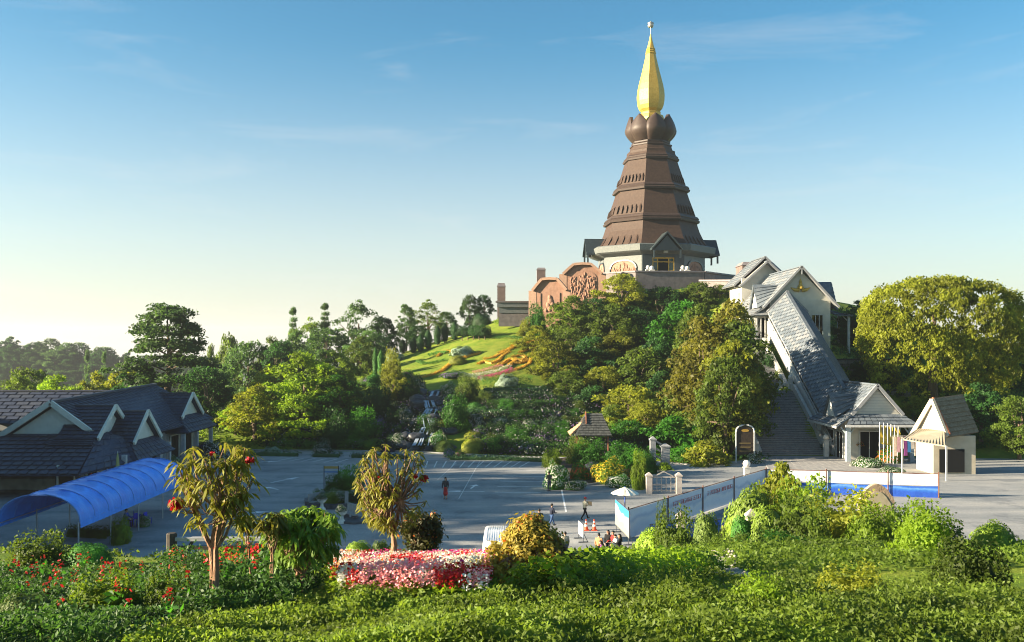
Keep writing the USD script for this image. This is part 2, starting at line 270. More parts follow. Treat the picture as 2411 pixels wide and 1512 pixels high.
def far_wood():
    r = np.random.default_rng(66); P, SC, ID = [], [], []
    for _ in range(900):
        x, d = r.uniform(-420, -110), r.uniform(-.12, .02); Y = 520*(1+d); zz = np.interp((x+420)/360, np.linspace(0, 1, 7), [14, 10, 9, 4, -6, -30, -60]); e = (1-abs(d)/.16)**.8 if d < 0 else .9
        P.append((x, Y, -85+(zz+85)*e-4)); SC.append([r.uniform(1.0, 2.0)]*2+[r.uniform(.9, 1.9)]); ID.append(int(r.integers(0, 3)))
    pi = UsdGeom.PointInstancer.Define(stage, '/World/far_wood'); tag(pi, 'hazy wood covering the far left ridge', 'wood', kind='stuff')
    for k in ('dome_dark', 'dome_bluish', 'broad_dark'):
        x = UsdGeom.Xform.Define(stage, f'/World/far_wood/{k}_kind'); x.GetPrim().GetReferences().AddInternalReference(_kinds[k]); pi.GetPrototypesRel().AddTarget(x.GetPath())
    pi.CreatePositionsAttr(P); pi.CreateScalesAttr(SC); pi.CreateProtoIndicesAttr(ID)
ridge('far_hills', 1500, -1500, 1500, [40, 10, -20, -40, -20, -30, -40], 'faint distant mountain line on the horizon')
# ---------------------------------------------------------------- kinds of trees and shrubs
OLIVE = [(.07, .11, .014), (.185, .2, .025), (.28, .28, .04), (.355, .32, .06)]
GREEN = [(.03, .11, .01), (.08, .22, .016), (.18, .33, .025)]
LIME = [(.12, .19, .012), (.28, .33, .025), (.42, .43, .05)]
GOLD = [(.14, .16, .014), (.325, .31, .03), (.46, .405, .06)]
RUST = [(.12, .12, .016), (.32, .22, .035), (.4, .23, .04), (.3, .26, .035)]
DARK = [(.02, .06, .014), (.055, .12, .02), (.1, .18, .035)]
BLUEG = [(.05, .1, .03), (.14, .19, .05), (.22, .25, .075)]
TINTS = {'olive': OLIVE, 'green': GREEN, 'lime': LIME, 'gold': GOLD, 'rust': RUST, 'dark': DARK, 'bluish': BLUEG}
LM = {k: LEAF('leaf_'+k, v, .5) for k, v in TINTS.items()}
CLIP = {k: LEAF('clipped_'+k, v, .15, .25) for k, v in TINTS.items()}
BARK = M('bark', (.09, .065, .045), (.16, .12, .085), 6, .9, .6, stretch=(1, 1, .2)); PALEBARK = M('pale_bark', (.2, .14, .09), (.3, .23, .16), 8, .9, .6, stretch=(1, 1, .2))
def shape_pts(rng, n, prof, rmin=.55):
    """Clump centres through a crown whose radius at height t (0..1) is prof(t)."""
    out = []
    while len(out) < n:
        t, a = rng.uniform(0, 1), rng.uniform(0, 2*PI); R = prof(t)
        if rng.uniform() > (R/4.3)**1.0+.12: continue
        r = R*math.sqrt(rng.uniform(rmin**2, 1)); out.append((r*math.sin(a), -r*math.cos(a), t))
    return np.array(out)
SHAPES = {}
def broad(seed, H=9.0, R=4.0, base=.08, n=125, per=66, size=.37, cr=.95, rmin=.5, top=.55, lumps=.28, **k):
    rng = np.random.default_rng(seed); ph = rng.uniform(0, 6, 4)
    pts = shape_pts(rng, n, lambda t: R*math.sin(PI*min(1, max(0, t))**top)**.6 if 0 < t < 1 else 0, rmin)
    z = base*H+pts[:, 2]*(1-base)*H*.93; a = np.arctan2(pts[:, 0], pts[:, 1])
    w = 1+lumps*np.sin(2*a+ph[0]+z*.5)*np.sin(z*1.1+ph[1])+lumps*.6*np.sin(3*a+ph[2]-z*.8)
    c = np.column_stack([pts[:, 0]*w, pts[:, 1]*w, z])
    cr = cr*rng.uniform(.65, 1.3, n)
    lv = clumps(c, cr, per, size, rng, **k)
    tr = MB().tube([[0, 0, -1.2], [.05, .03, H*.3], [-.05, .1, H*.6]], [R*.085, R*.06, R*.03], 8)
    limbs(tr, [0, 0, H*.28], c[rng.choice(n, 9, False)], R*.03, rng)
    return lv, tr
def tree_kind(name, tint, bark, seed, **k):
    key = (seed, *sorted(k.items()))
    if key not in SHAPES: SHAPES[key] = broad(seed, **k)
    lv, tr = SHAPES[key]; kind_of(name, [('crown', lv, LM[tint]), ('trunk', tr, bark)])
DIM = {}
def define(name, tint, seed, H=9.0, R=4.0, bark=None, **k):
    tree_kind(name, tint, bark or BARK, seed, H=H, R=R, **k); DIM[name] = (H, R)
for t in ('olive', 'green', 'gold', 'rust', 'dark', 'lime', 'bluish'): define('broad_'+t, t, 11)
for t in ('olive', 'gold', 'dark', 'green', 'bluish', 'lime'): define('dome_'+t, t, 12, top=.8, lumps=.35, n=130)
for t in ('olive', 'rust', 'bluish', 'gold'): define('tall_'+t, t, 13, H=12, R=3.2, top=.75, n=135, per=52)
for t in ('lime', 'gold', 'green', 'dark', 'olive'): define('bush_'+t, t, 14, H=3.0, R=1.8, n=70, per=60, size=.24, cr=.55, base=0)
for t in ('bluish', 'olive'): define('airy_'+t, t, 15, H=12, R=3.4, n=62, per=60, cr=.95, base=.15, rmin=.2, lumps=.5, size=.34)
def pine(seed, H=12, R=2.6):
    rng = np.random.default_rng(seed); c, r = [], []; tr = MB().tube([[0, 0, -1], [.1, 0, H*.5], [0, .1, H*.98]], [.22, .15, .03], 7)
    for z in np.sort(rng.uniform(H*.22, H*.97, 26)):
        t = (z/H-.25)/.75; L = R*(1-t)**.7*rng.uniform(.45, 1.1)+.3
        for a in rng.uniform(0, 2*PI, 5):
            L2 = L*rng.uniform(.5, 1.1); e = np.array([math.sin(a)*L2, -math.cos(a)*L2, z+.25*L2]); tr.bar([0, 0, z], e, .05, .05)
            for q in (.5, .8, 1.0): c.append(np.array([0, 0, z])*(1-q)+e*q); r.append(.42)
    return clumps(c, np.array(r)*rng.uniform(.8, 1.7, len(r)), 30, .3, rng, up=.5, flat=.9, aspect=.3), tr
lv, tr = pine(21); DIM['pine'] = (12, 2.6); kind_of('pine', [('crown', lv, LM['bluish']), ('trunk', tr, BARK)])
def column(seed, H=4.0, R=.5, n=2600, size=.16):
    rng = np.random.default_rng(seed); t = rng.uniform(0, 1, n); a = rng.uniform(0, 2*PI, n)
    r = R*np.minimum(1, (1-t)*3.2)**.7*np.minimum(1, .55+t*2.5)*(1+.12*np.sin(3*a+9*t)); N = np.column_stack([np.sin(a), -np.cos(a), .4+0*a])
    p = np.column_stack([np.sin(a)*r, -np.cos(a)*r, .15+t*H*.98])*np.column_stack([rng.uniform(.85, 1, n)]*2+[np.ones(n)])
    m = MB().add(*leaves(p, N+rng.normal(size=N.shape)*.3, size, rng)); m.lathe([(.02, .1), (R*.5, .3), (R*.8, H*.5), (R*.5, H*.85), (.02, H*.97)], 8); return m
kind_of('cypress', [('foliage', column(31), CLIP['dark']), ('stem', MB().tube([[0, 0, -.3], [0, 0, .5]], .08), BARK)]); DIM['cypress'] = (4, .5)
kind_of('cypress_green', [('foliage', column(32), CLIP['green']), ('stem', MB().tube([[0, 0, -.3], [0, 0, .5]], .08), BARK)]); DIM['cypress_green'] = (4, .5)
def mound(seed, n=1500, size=.11, R=1.0, H=1.0, low=-.15, lump=.08, rough=.25, spread=.05):
    """A clipped ball or cushion: leaves over a closed body."""
    rng = np.random.default_rng(seed); d = ball(n*2, rng); d = d[d[:, 2] > low][:n]
    k = 1+lump*(meshkit.noise(d*2.2+7, seed)-.5)*2
    p = d*k[:, None]*(1-spread+rng.beta(2.2, 2.6, (len(d), 1))*2*spread)
    m = MB().add(*leaves(p, d+rng.normal(size=d.shape)*rough, size, rng)); s = trimesh.creation.icosphere(2); v = s.vertices*(1+lump*(meshkit.noise(s.vertices*2.2+7, seed)-.5)*2)[:, None]*(.95-spread); v[:, 2] = np.maximum(v[:, 2], low-.1)
    m.add(v, s.faces); v, f = m.get(); v = v-np.array([0, 0, low]); v[:, 2] *= H/(1-low); v[:, :2] *= R; return v, f
for t in ('olive', 'green', 'gold', 'lime', 'dark', 'rust'): kind_of('mound_'+t, [('foliage', mound(41, 2600, .085, lump=.14), CLIP[t])]); DIM['mound_'+t] = (1, 1)
for t in ('olive', 'gold', 'lime', 'green', 'dark'): kind_of('shaggy_'+t, [('foliage', mound(42, 3600, .115, lump=.5, rough=.8, spread=.22), LM[t])]); DIM['shaggy_'+t] = (1, 1)
def flower_mat(name, cols): return LEAF('petal_'+name, cols, .25, .15)
PETAL = {'white': [(.5, .5, .48), (.75, .74, .7)], 'silver': [(.2, .27, .2), (.36, .43, .36)], 'purple': [(.12, .04, .25), (.25, .08, .4)], 'violet': [(.3, .15, .45), (.45, .3, .6)], 'red': [(.38, .015, .015), (.55, .04, .035)],
         'pink': [(.55, .24, .26), (.7, .45, .43)], 'magenta': [(.45, .03, .2), (.6, .1, .35)], 'orange': [(.5, .12, .02), (.65, .2, .03)], 'yellow': [(.55, .36, .02), (.7, .5, .04)], 'mixed': [(.6, .02, .02), (.75, .7, .65), (.65, .25, .2), (.4, .05, .3), (.7, .45, .4)], 'blue': [(.03, .05, .35), (.06, .1, .5)]}
PM = {k: flower_mat(k, v) for k, v in PETAL.items()}
def flowering(seed, tint, petal, frac=.35, n=1300, size=.12, psize=.055):
    rng = np.random.default_rng(seed); v, f = mound(seed, n, size, lump=.3, rough=.7, spread=.12); d = ball(int(n*frac*5), rng); d = d[d[:, 2] > -.1][:int(n*frac*2.6)]
    p = d*np.array([1, 1, .87])+np.array([0, 0, .13]); k = 1.0+.3*(meshkit.noise(d*2.2+7, seed)-.5)*2
    return [('foliage', (v, f), LM[tint]), ('blossom', leaves(p*k[:, None]*1.04, d+np.array([0, 0, .3]), psize*(1.6 if frac > .9 else 1), rng, aspect=.9), PM[petal])]
for i, (t, p) in enumerate((('green', 'white'), ('dark', 'purple'), ('green', 'violet'), ('green', 'pink'), ('green', 'magenta'), ('lime', 'yellow'), ('green', 'red'), ('dark', 'white'), ('green', 'orange'), ('bluish', 'silver'), ('dark', 'violet'), ('dark', 'pink'))):
    kind_of(f'flowering_{p}_{t}', flowering(60+i, t, p, .95 if p == 'silver' else .3)); DIM[f'flowering_{p}_{t}'] = (1, 1)
far_wood()
_r = np.random.default_rng(5)
def tree(kind, name, label, cat, ox, top, w, Y, group=None, zmin=None, sink=0.0, base=None):
    """A plant whose crown spans w about ox and whose tip is at height 'top' of the view at distance Y, standing on the ground there."""
    H, R = DIM[kind]; x = (ox-CX)/FOC*Y; z = hz(x, Y) if base is None else base; zt = HC-(top-YH)/FOC*Y
    s = w/2/FOC*Y/R; hs = max(.82*s, (zt-z+sink)/H); z = min(z, zt-hs*H+sink); return plant(kind, name, label, cat, (x, Y, z-sink), _r.uniform(0, 6.28), (s, s, hs), group)
# ---------------------------------------------------------------- trees of the hillside
TG = 'trees in the wooded slope below the pagoda'
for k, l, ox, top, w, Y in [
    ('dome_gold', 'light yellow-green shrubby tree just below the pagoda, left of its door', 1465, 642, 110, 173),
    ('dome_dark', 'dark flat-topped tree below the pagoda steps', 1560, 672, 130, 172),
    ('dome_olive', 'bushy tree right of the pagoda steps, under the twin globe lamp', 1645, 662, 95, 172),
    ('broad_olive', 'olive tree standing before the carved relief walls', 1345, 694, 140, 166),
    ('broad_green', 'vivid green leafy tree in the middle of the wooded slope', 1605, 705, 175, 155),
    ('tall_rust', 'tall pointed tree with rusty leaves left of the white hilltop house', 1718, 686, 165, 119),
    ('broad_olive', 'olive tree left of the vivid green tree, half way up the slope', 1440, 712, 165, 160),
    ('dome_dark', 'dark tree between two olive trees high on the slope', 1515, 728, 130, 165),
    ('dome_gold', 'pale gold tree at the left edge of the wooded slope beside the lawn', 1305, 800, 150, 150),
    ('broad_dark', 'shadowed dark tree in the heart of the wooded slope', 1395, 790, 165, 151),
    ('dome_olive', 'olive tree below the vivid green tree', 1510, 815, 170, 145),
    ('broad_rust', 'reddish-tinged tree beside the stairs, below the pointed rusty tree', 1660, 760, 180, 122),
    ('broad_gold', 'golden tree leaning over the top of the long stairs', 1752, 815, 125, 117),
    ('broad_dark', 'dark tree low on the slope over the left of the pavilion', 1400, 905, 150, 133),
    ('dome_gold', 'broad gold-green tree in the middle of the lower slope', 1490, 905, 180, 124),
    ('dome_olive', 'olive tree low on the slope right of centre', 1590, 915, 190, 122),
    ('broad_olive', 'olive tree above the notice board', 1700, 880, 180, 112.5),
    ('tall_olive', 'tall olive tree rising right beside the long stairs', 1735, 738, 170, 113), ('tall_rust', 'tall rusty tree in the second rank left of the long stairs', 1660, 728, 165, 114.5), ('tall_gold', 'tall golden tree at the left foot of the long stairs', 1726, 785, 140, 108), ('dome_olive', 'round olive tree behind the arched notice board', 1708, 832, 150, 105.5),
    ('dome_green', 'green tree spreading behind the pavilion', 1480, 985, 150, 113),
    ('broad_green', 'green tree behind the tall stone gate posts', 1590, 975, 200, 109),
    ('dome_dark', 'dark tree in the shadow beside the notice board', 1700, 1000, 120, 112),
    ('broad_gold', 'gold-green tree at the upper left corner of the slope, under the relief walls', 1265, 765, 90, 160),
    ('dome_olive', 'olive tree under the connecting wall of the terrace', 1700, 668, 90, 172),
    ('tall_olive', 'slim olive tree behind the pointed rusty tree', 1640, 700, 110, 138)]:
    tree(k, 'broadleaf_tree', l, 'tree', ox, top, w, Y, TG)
for k, l, ox, top, w, Y in [
    ('bush_gold', 'large gold-leaved shrub left of the notice board', 1660, 1042, 140, 101.5), ('bush_lime', 'pale round shrub behind the low wooden gate', 1563, 1092, 76, 97), ('bush_green', 'green shrub between the stone gate posts and gold shrub', 1612, 1060, 90, 104)]:
    tree(k, 'shrub', l, 'shrub', ox, top, w, Y)
# left wood
LG = 'trees on the left of the car park'
def tall_layered():
    rng = np.random.default_rng(77); c, r = [], []
    for z0, R, n in ((3.0, 6.5, 40), (5.5, 7.6, 54), (8.2, 7.0, 46), (10.8, 6.2, 44), (13.4, 5.2, 42), (15.6, 4.2, 34), (17.4, 3.0, 22), (18.6, 1.6, 9)):
        ph = rng.uniform(0, 6)
        for _ in range(n):
            a = rng.uniform(0, 6.28); q = R*math.sqrt(rng.uniform(.12, 1))*(1+.22*math.sin(2*a+ph)); c.append((q*math.sin(a), -q*math.cos(a)*.85, z0-.10*q+rng.normal()*.55)); r.append(rng.uniform(.95, 1.75))
    c = np.array(c); tr = MB().tube([[0, 0, -1], [.2, 0, 5], [-.2, .1, 11], [.1, 0, 17]], [.55, .42, .28, .08], 9)
    for z in (3.5, 5.5, 8, 10.5, 13, 15): limbs(tr, [0, 0, z-1.2], c[np.abs(c[:, 2]-z) < 1.4][:6], .14, rng)
    return clumps(c, np.array(r), 80, .46, rng, flat=.6), tr
lv, tr = tall_layered(); kind_of('layered', [('crown', lv, LM['bluish']), ('trunk', tr, BARK)]); DIM['layered'] = (19.6, 7.8)
tree('layered', 'tall_tree', 'very tall layered dark tree with gaps behind the tiled house', 'tree', 395, 712, 300, 136)
for k, l, ox, top, w, Y in [
    ('dome_dark', 'dark round tree at the right foot of the tall layered tree', 485, 860, 130, 128),
    ('broad_dark', 'dark tree under the tall layered tree, over the tiled roof', 330, 850, 160, 132),
    ('dome_bluish', 'tree draped with creepers left of the yellow-green wood', 585, 800, 140, 168),
    ('dome_olive', 'far rounded tree against the sky left of the creeper tree', 540, 782, 90, 215),
    ('broad_olive', 'small far tree between the tall tree and the creeper tree', 495, 808, 60, 205),
    ('broad_lime', 'large bright yellow-green tree in the left wood beside the lawn', 715, 826, 215, 126),
    ('broad_gold', 'golden tree at the car park edge, left of the bright yellow-green tree', 600, 905, 140, 119),
    ('dome_lime', 'yellow-green tree over the far kerb, below the bright tree', 700, 925, 150, 118.5),
    ('broad_olive', 'olive tree right of the bright yellow-green tree', 790, 822, 120, 136),
    ('dome_gold', 'gold tree rising behind the bright yellow-green tree', 640, 860, 110, 140),
    ('broad_green', 'shaded green tree at the right end of the left wood', 800, 880, 130, 124),
    ('dome_gold', 'pale gold tree beside the twin cypresses', 925, 845, 60, 133),
    ('dome_lime', 'low yellow tree right of the tiled house', 555, 950, 80, 122)]:
    tree(k, 'broadleaf_tree', l, 'tree', ox, top, w, Y, LG)
BG = 'trees on the skyline left of the pagoda'
for k, l, ox, top, w, Y in [
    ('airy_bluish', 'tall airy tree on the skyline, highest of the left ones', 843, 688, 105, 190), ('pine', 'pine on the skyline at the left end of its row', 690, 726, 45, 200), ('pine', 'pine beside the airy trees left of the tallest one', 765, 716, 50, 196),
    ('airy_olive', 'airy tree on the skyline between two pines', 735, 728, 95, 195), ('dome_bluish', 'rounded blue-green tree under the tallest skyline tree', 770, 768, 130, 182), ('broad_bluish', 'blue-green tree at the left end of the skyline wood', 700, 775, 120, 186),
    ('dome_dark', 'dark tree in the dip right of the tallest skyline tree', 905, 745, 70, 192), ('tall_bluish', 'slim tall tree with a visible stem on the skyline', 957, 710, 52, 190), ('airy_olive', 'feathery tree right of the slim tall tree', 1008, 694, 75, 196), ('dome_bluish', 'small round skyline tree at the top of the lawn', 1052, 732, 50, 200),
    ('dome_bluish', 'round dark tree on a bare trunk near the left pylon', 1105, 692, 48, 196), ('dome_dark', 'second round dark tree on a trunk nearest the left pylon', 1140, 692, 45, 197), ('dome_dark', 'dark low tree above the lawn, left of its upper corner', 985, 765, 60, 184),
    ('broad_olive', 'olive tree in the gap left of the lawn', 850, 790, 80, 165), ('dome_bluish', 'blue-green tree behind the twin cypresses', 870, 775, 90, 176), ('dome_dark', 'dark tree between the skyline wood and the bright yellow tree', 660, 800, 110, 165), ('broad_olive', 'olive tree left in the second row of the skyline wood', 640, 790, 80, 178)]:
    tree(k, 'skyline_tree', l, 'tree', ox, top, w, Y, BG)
for i, (ox, top, bot) in enumerate([(948, 800, 832), (973, 795, 832), (990, 788, 828), (1008, 778, 822), (1030, 768, 812), (1047, 762, 806), (1070, 758, 800)]):
    p = Tr(ox, bot); s = (bot-top)*p[1]/FOC
    plant('cypress', 'clipped_cypress', ['dark clipped column tree at the left end of the row on the lawn', 'second dark column tree from the left on the lawn edge', 'third dark column tree from the left on the lawn edge', 'middle dark column tree of the row along the lawn', 'third dark column tree from the right in the lawn row', 'second dark column tree from the right in the lawn row', 'dark column tree at the right end of the lawn row'][i], 'tree', p, i, (1.5, 1.5, s/4), 'clipped column trees along the lawn')
for ox, top, bot, l, r in ((884, 818, 893, 'left one of two slim cypresses at the foot of the lawn', 1.0), (897, 824, 893, 'right one of two slim cypresses at the foot of the lawn', 1.25), (905, 838, 890, 'short dark cypress beside the twin cypresses', 1.1), (882, 878, 915, 'small pale cone-shaped shrub below the twin cypresses', 2.0)):
    p = Tr(ox, bot); plant('cypress_green', 'cypress', l, 'tree', p, ox, (r, r, (bot-top)*p[1]/FOC/4))
# trees outside or at the edge on the left that shade the car park
for i, (x, y, h, r) in enumerate([(-60, 66, 17, 6), (-58, 78, 18, 6.5), (-66, 72, 19, 7), (-70, 91, 20, 7), (-78, 84, 20, 7), (-54, 58, 13, 4.5), (-70, 62, 19, 7), (-82, 76, 23, 8), (-42, 36, 8, 4), (-50, 44, 11, 5), (-46, 56, 13, 5), (-60, 36, 12, 5.5), (-62, 50, 15, 6), (-74, 50, 17, 7), (-40, 46, 9, 4), (-80, 58, 27, 8), (-81, 68, 28, 8), (-80, 78, 28, 8), (-82, 88, 28, 8), (-83, 98, 27, 8), (-68, 80, 24, 7)]):
    H, R = DIM['broad_dark']; plant('broad_dark', 'roadside_tree', 'tall dark tree outside the left edge, shading the tiled house', 'tree', (x, y, hz(x, y)), i*1.7, (r/R, r/R, h/H), 'tall trees left of the tiled house')
for k, l, ox, top, w, Y in [('broad_gold', 'sunlit yellow tree behind the tiled roof, left of the tall layered tree', 225, 872, 110, 150), ('broad_lime', 'low bright green tree behind the left end of the tiled roof', 130, 880, 140, 138), ('dome_gold', 'broad golden tree between the low bright one and the tall layered tree', 290, 868, 130, 142), ('dome_olive', 'broad olive tree low behind the tiled ridge', 70, 862, 150, 160), ('dome_lime', 'round green tree tucked behind the tiled ridge', 175, 905, 90, 130),
    ('pine', 'far conifer on the left ridge', 205, 828, 30, 260), ('pine', 'smaller far conifer on the left ridge', 245, 832, 26, 250), ('broad_olive', 'olive tree at the far left edge behind the tiled house', 50, 880, 130, 150)]:
    tree(k, 'broadleaf_tree', l, 'tree', ox, top, w, Y)
# right side
def ivy_tree():
    rng = np.random.default_rng(91); n = 880; a = rng.uniform(0, 6.28, n); t = rng.uniform(0, 1, n)**.8
    R = 8.6*np.where(t < .72, .78+.22*np.sin(t*2.1), np.sqrt(np.maximum(0, 1-((t-.72)/.28)**2)))*(1+.09*np.sin(3*a+2)+.07*np.sin(5*a+t*9)); R = R*np.where(rng.uniform(size=n) < .12, rng.uniform(.1, .8, n), 1)
    c = np.column_stack([R*np.sin(a), -R*np.cos(a), 1.5+t*14.5]); v1, f1 = clumps(c, rng.uniform(.55, 1.1, n), 58, .38, rng, up=.1, flat=1.25, along=np.array([0, 0, -1.]))
    return (v1, f1), MB().tube([[0, 0, -2], [.1, .2, 4], [0, 0, 12]], [.7, .5, .2], 9)
lv, tr = ivy_tree(); kind_of('ivy_tree', [('crown', lv, LM['gold']), ('trunk', tr, BARK)]); DIM['ivy_tree'] = (16.6, 8.8)
tree('ivy_tree', 'ivy_covered_tree', 'huge dense golden-green tree hung with creepers right of the lower station', 'tree', 2200, 655, 345, 122)
for k, l, ox, top, w, Y in [('broad_dark', 'dark tree in shadow between the long roof and the creeper tree', 2020, 705, 80, 150), ('dome_dark', 'dark shrubby tree right of the hilltop house', 2000, 735, 60, 142), ('broad_gold', 'yellow-green tree behind the right shop roof', 2150, 930, 90, 112), ('broad_olive', 'olive tree at the far right behind the creeper tree', 2380, 720, 160, 135), ('broad_dark', 'dark tree behind the right shop', 2310, 900, 140, 112), ('dome_olive', 'olive tree at the right edge of the view', 2400, 930, 130, 105), ('broad_dark', 'dark tree beside the stone retaining wall', 2045, 830, 80, 128), ('broad_green', 'far low green tree beside the hilltop house', 2065, 712, 60, 175)]:
    tree(k, 'broadleaf_tree', l, 'tree', ox, top, w, Y)

# low growth under the trees of the slopes
def undergrowth(label, pts, mat, size=.4, lift=.3, per=16, seed=1):
    rng = np.random.default_rng(seed); p = np.array(pts); c = np.column_stack([p, hgt(p[:, 0], p[:, 1])+lift*.4])
    put('undergrowth', clumps(c, lift*rng.uniform(.7, 2.2, len(c)), per, size, rng), mat, label=label, cat='undergrowth', kind='stuff')
_g = np.random.default_rng(17)
q = np.column_stack([_g.uniform(9, 37, 3200), _g.uniform(105, 178, 3200)]); q = q[(q[:, 0] < 29.6) | (q[:, 1] > 134)]; q = q[q[:, 0] > 6+(q[:, 1]-105)*.09]
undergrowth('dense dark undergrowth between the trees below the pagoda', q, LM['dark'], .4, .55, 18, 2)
q = np.column_stack([_g.uniform(-75, -12, 3000), _g.uniform(116, 190, 3000)]); q = q[q[:, 0] < -20+(q[:, 1]-116)*-.05]
undergrowth('tangled undergrowth beneath the left wood', q, LM['olive'], .4, .5, 16, 3)
q = np.column_stack([_g.uniform(46, 90, 1800), _g.uniform(110, 165, 1800)])
undergrowth('dark undergrowth on the bank right of the covered escalator', q, LM['dark'], .4, .5, 16, 4)
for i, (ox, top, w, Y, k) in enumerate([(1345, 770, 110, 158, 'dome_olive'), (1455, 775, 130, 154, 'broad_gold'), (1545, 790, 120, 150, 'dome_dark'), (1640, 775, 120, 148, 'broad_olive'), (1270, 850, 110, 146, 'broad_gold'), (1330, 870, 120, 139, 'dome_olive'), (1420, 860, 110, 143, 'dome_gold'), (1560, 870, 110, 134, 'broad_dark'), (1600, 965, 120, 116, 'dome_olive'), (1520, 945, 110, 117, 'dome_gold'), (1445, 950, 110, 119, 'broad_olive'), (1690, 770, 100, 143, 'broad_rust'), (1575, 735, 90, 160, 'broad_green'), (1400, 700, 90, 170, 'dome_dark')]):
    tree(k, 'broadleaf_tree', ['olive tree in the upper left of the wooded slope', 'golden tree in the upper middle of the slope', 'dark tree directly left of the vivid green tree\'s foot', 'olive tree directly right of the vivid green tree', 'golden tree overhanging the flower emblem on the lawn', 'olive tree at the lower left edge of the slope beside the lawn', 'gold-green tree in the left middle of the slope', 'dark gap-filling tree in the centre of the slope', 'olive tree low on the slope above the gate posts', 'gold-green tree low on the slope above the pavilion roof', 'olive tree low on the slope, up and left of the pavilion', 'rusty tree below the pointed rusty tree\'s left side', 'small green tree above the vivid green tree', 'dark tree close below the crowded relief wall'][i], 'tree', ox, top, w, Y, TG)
# ---------------------------------------------------------------- pagoda and its terrace
PY, PS = 195.0, 195.0/FOC
PX = (1532-CX)*PS; PZ = HC-(664-YH)*PS
def pz(oy): return HC-(oy-YH)*PS-PZ
COP = M('brown_tile', (.045, .028, .021), (.06, .038, .028), 2.2, .62, .35, spec=.2, bscale=14)
COPD = M('brown_moulding', (.038, .025, .021), (.05, .034, .028), 2, .55, .2, spec=.3)
GOLD_ = M('gold_mosaic', (.4, .26, .04), (.5, .34, .07), 3, .5, .35, metal=.35, spec=.5, bscale=20)
GREYS = M('grey_granite', (.095, .11, .11), (.14, .15, .145), 4, .6, .15); DKS = M('dark_granite', (.02, .03, .035), (.035, .048, .052), 4, .35, .1, spec=.5)
TERRA = M('terracotta_relief', (.23, .125, .085), (.34, .2, .14), 5, .85, .9, bscale=9); BRICKP = M('pink_sandstone', (.22, .125, .085), (.29, .17, .12), 1.5, .8, .3)
DARKIN = M('dark_interior', (.008, .009, .01)); WST = M('pale_stone', (.4, .4, .38), (.5, .49, .46), 3, .7, .2)
A0 = math.radians(-17.8+180/8*0); NV = 8
pg = T('pagoda', 'tall brown eight-sided pagoda with a golden spire on the hilltop terrace', 'pagoda', (PX, PY, PZ))
def oct_(prof, **k): return MB().lathe(prof, 8, ph=A0, **k)
def vang(i): return A0+i*PI/4
def rad(oy, hw): return (hw*PS*1.0, pz(oy))
drum = oct_([(11.6, -2.2), (11.6, pz(606))]); wallp = pg.part('wall', drum, GREYS)
pg.part('plinth', oct_([(12.6, -2.3), (12.6, -.35), (12.2, -.2), (11.5, -.2)]), GREYS)
pg.part('cornice', oct_([(11.7, pz(612)), (13.2, pz(606)), (13.7, pz(603)), (13.9, pz(590)), (13.6, pz(588)), (12.4, pz(587))]), GREYS)
def tier(nm, pts): return pg.part(nm, oct_([rad(*p) for p in pts]), COP)
t1 = tier('roof_tier', [(588, 134), (583, 131), (575, 125), (565, 119.5), (552, 113.5), (540, 109.5), (528, 106)])
t2 = tier('roof_tier', [(520, 106), (505, 101), (490, 95.5), (475, 90), (460, 85), (452, 83)])
t3 = tier('roof_tier', [(446, 83), (435, 79.5), (420, 74), (405, 69), (390, 64), (380, 61)])
t4 = tier('roof_tier', [(374, 61), (366, 57), (360, 56.5), (358, 51), (348, 48)])
def ring(pts): return pg.part('moulding', oct_([rad(*p) for p in pts]), COPD)
ring([(532, 105), (531, 113), (527, 114.5), (524, 111), (522, 112.5), (517, 109), (515, 104)]); ring([(459, 82), (457, 91), (453, 92), (450, 89), (448, 90), (444, 86.5), (442, 81)]); ring([(386, 60), (384, 66), (380, 67), (377, 64), (375, 64.5), (371, 60)])
ring([(350, 44), (348, 50), (345, 50), (343, 44), (341, 46), (338, 46), (336, 40), (330, 40)])
# raised ribs near the foot of every tier, some on each face
for tr_, (ya, ha), (yb, hb), n in ((t1, (585.5, 133), (570, 122), 5), (t2, (512, 104.5), (498, 99.5), 6), (t3, (438, 81.5), (425, 77), 6)):
    for i in range(8):
        for k in range(n):
            u = (k+.7)/(n+.4)
            def at(y, h, off): 
                R = h*PS; a, b = np.array([math.sin(vang(i)), -math.cos(vang(i))])*R, np.array([math.sin(vang(i+1)), -math.cos(vang(i+1))])*R
                p = a+(b-a)*u; nn = nrm(a+b); return np.array([*(p+nn*off), pz(y)])
            m = MB().bar(at(ya, ha, .02), at(yb, hb, .1), .3, .24); m.bar(at(yb, hb, .1), at(yb-5, hb-2.0, -.1), .16, .16)
            if i in (7, 1, 6): pg.part('rib', m, COP, parent=tr_)
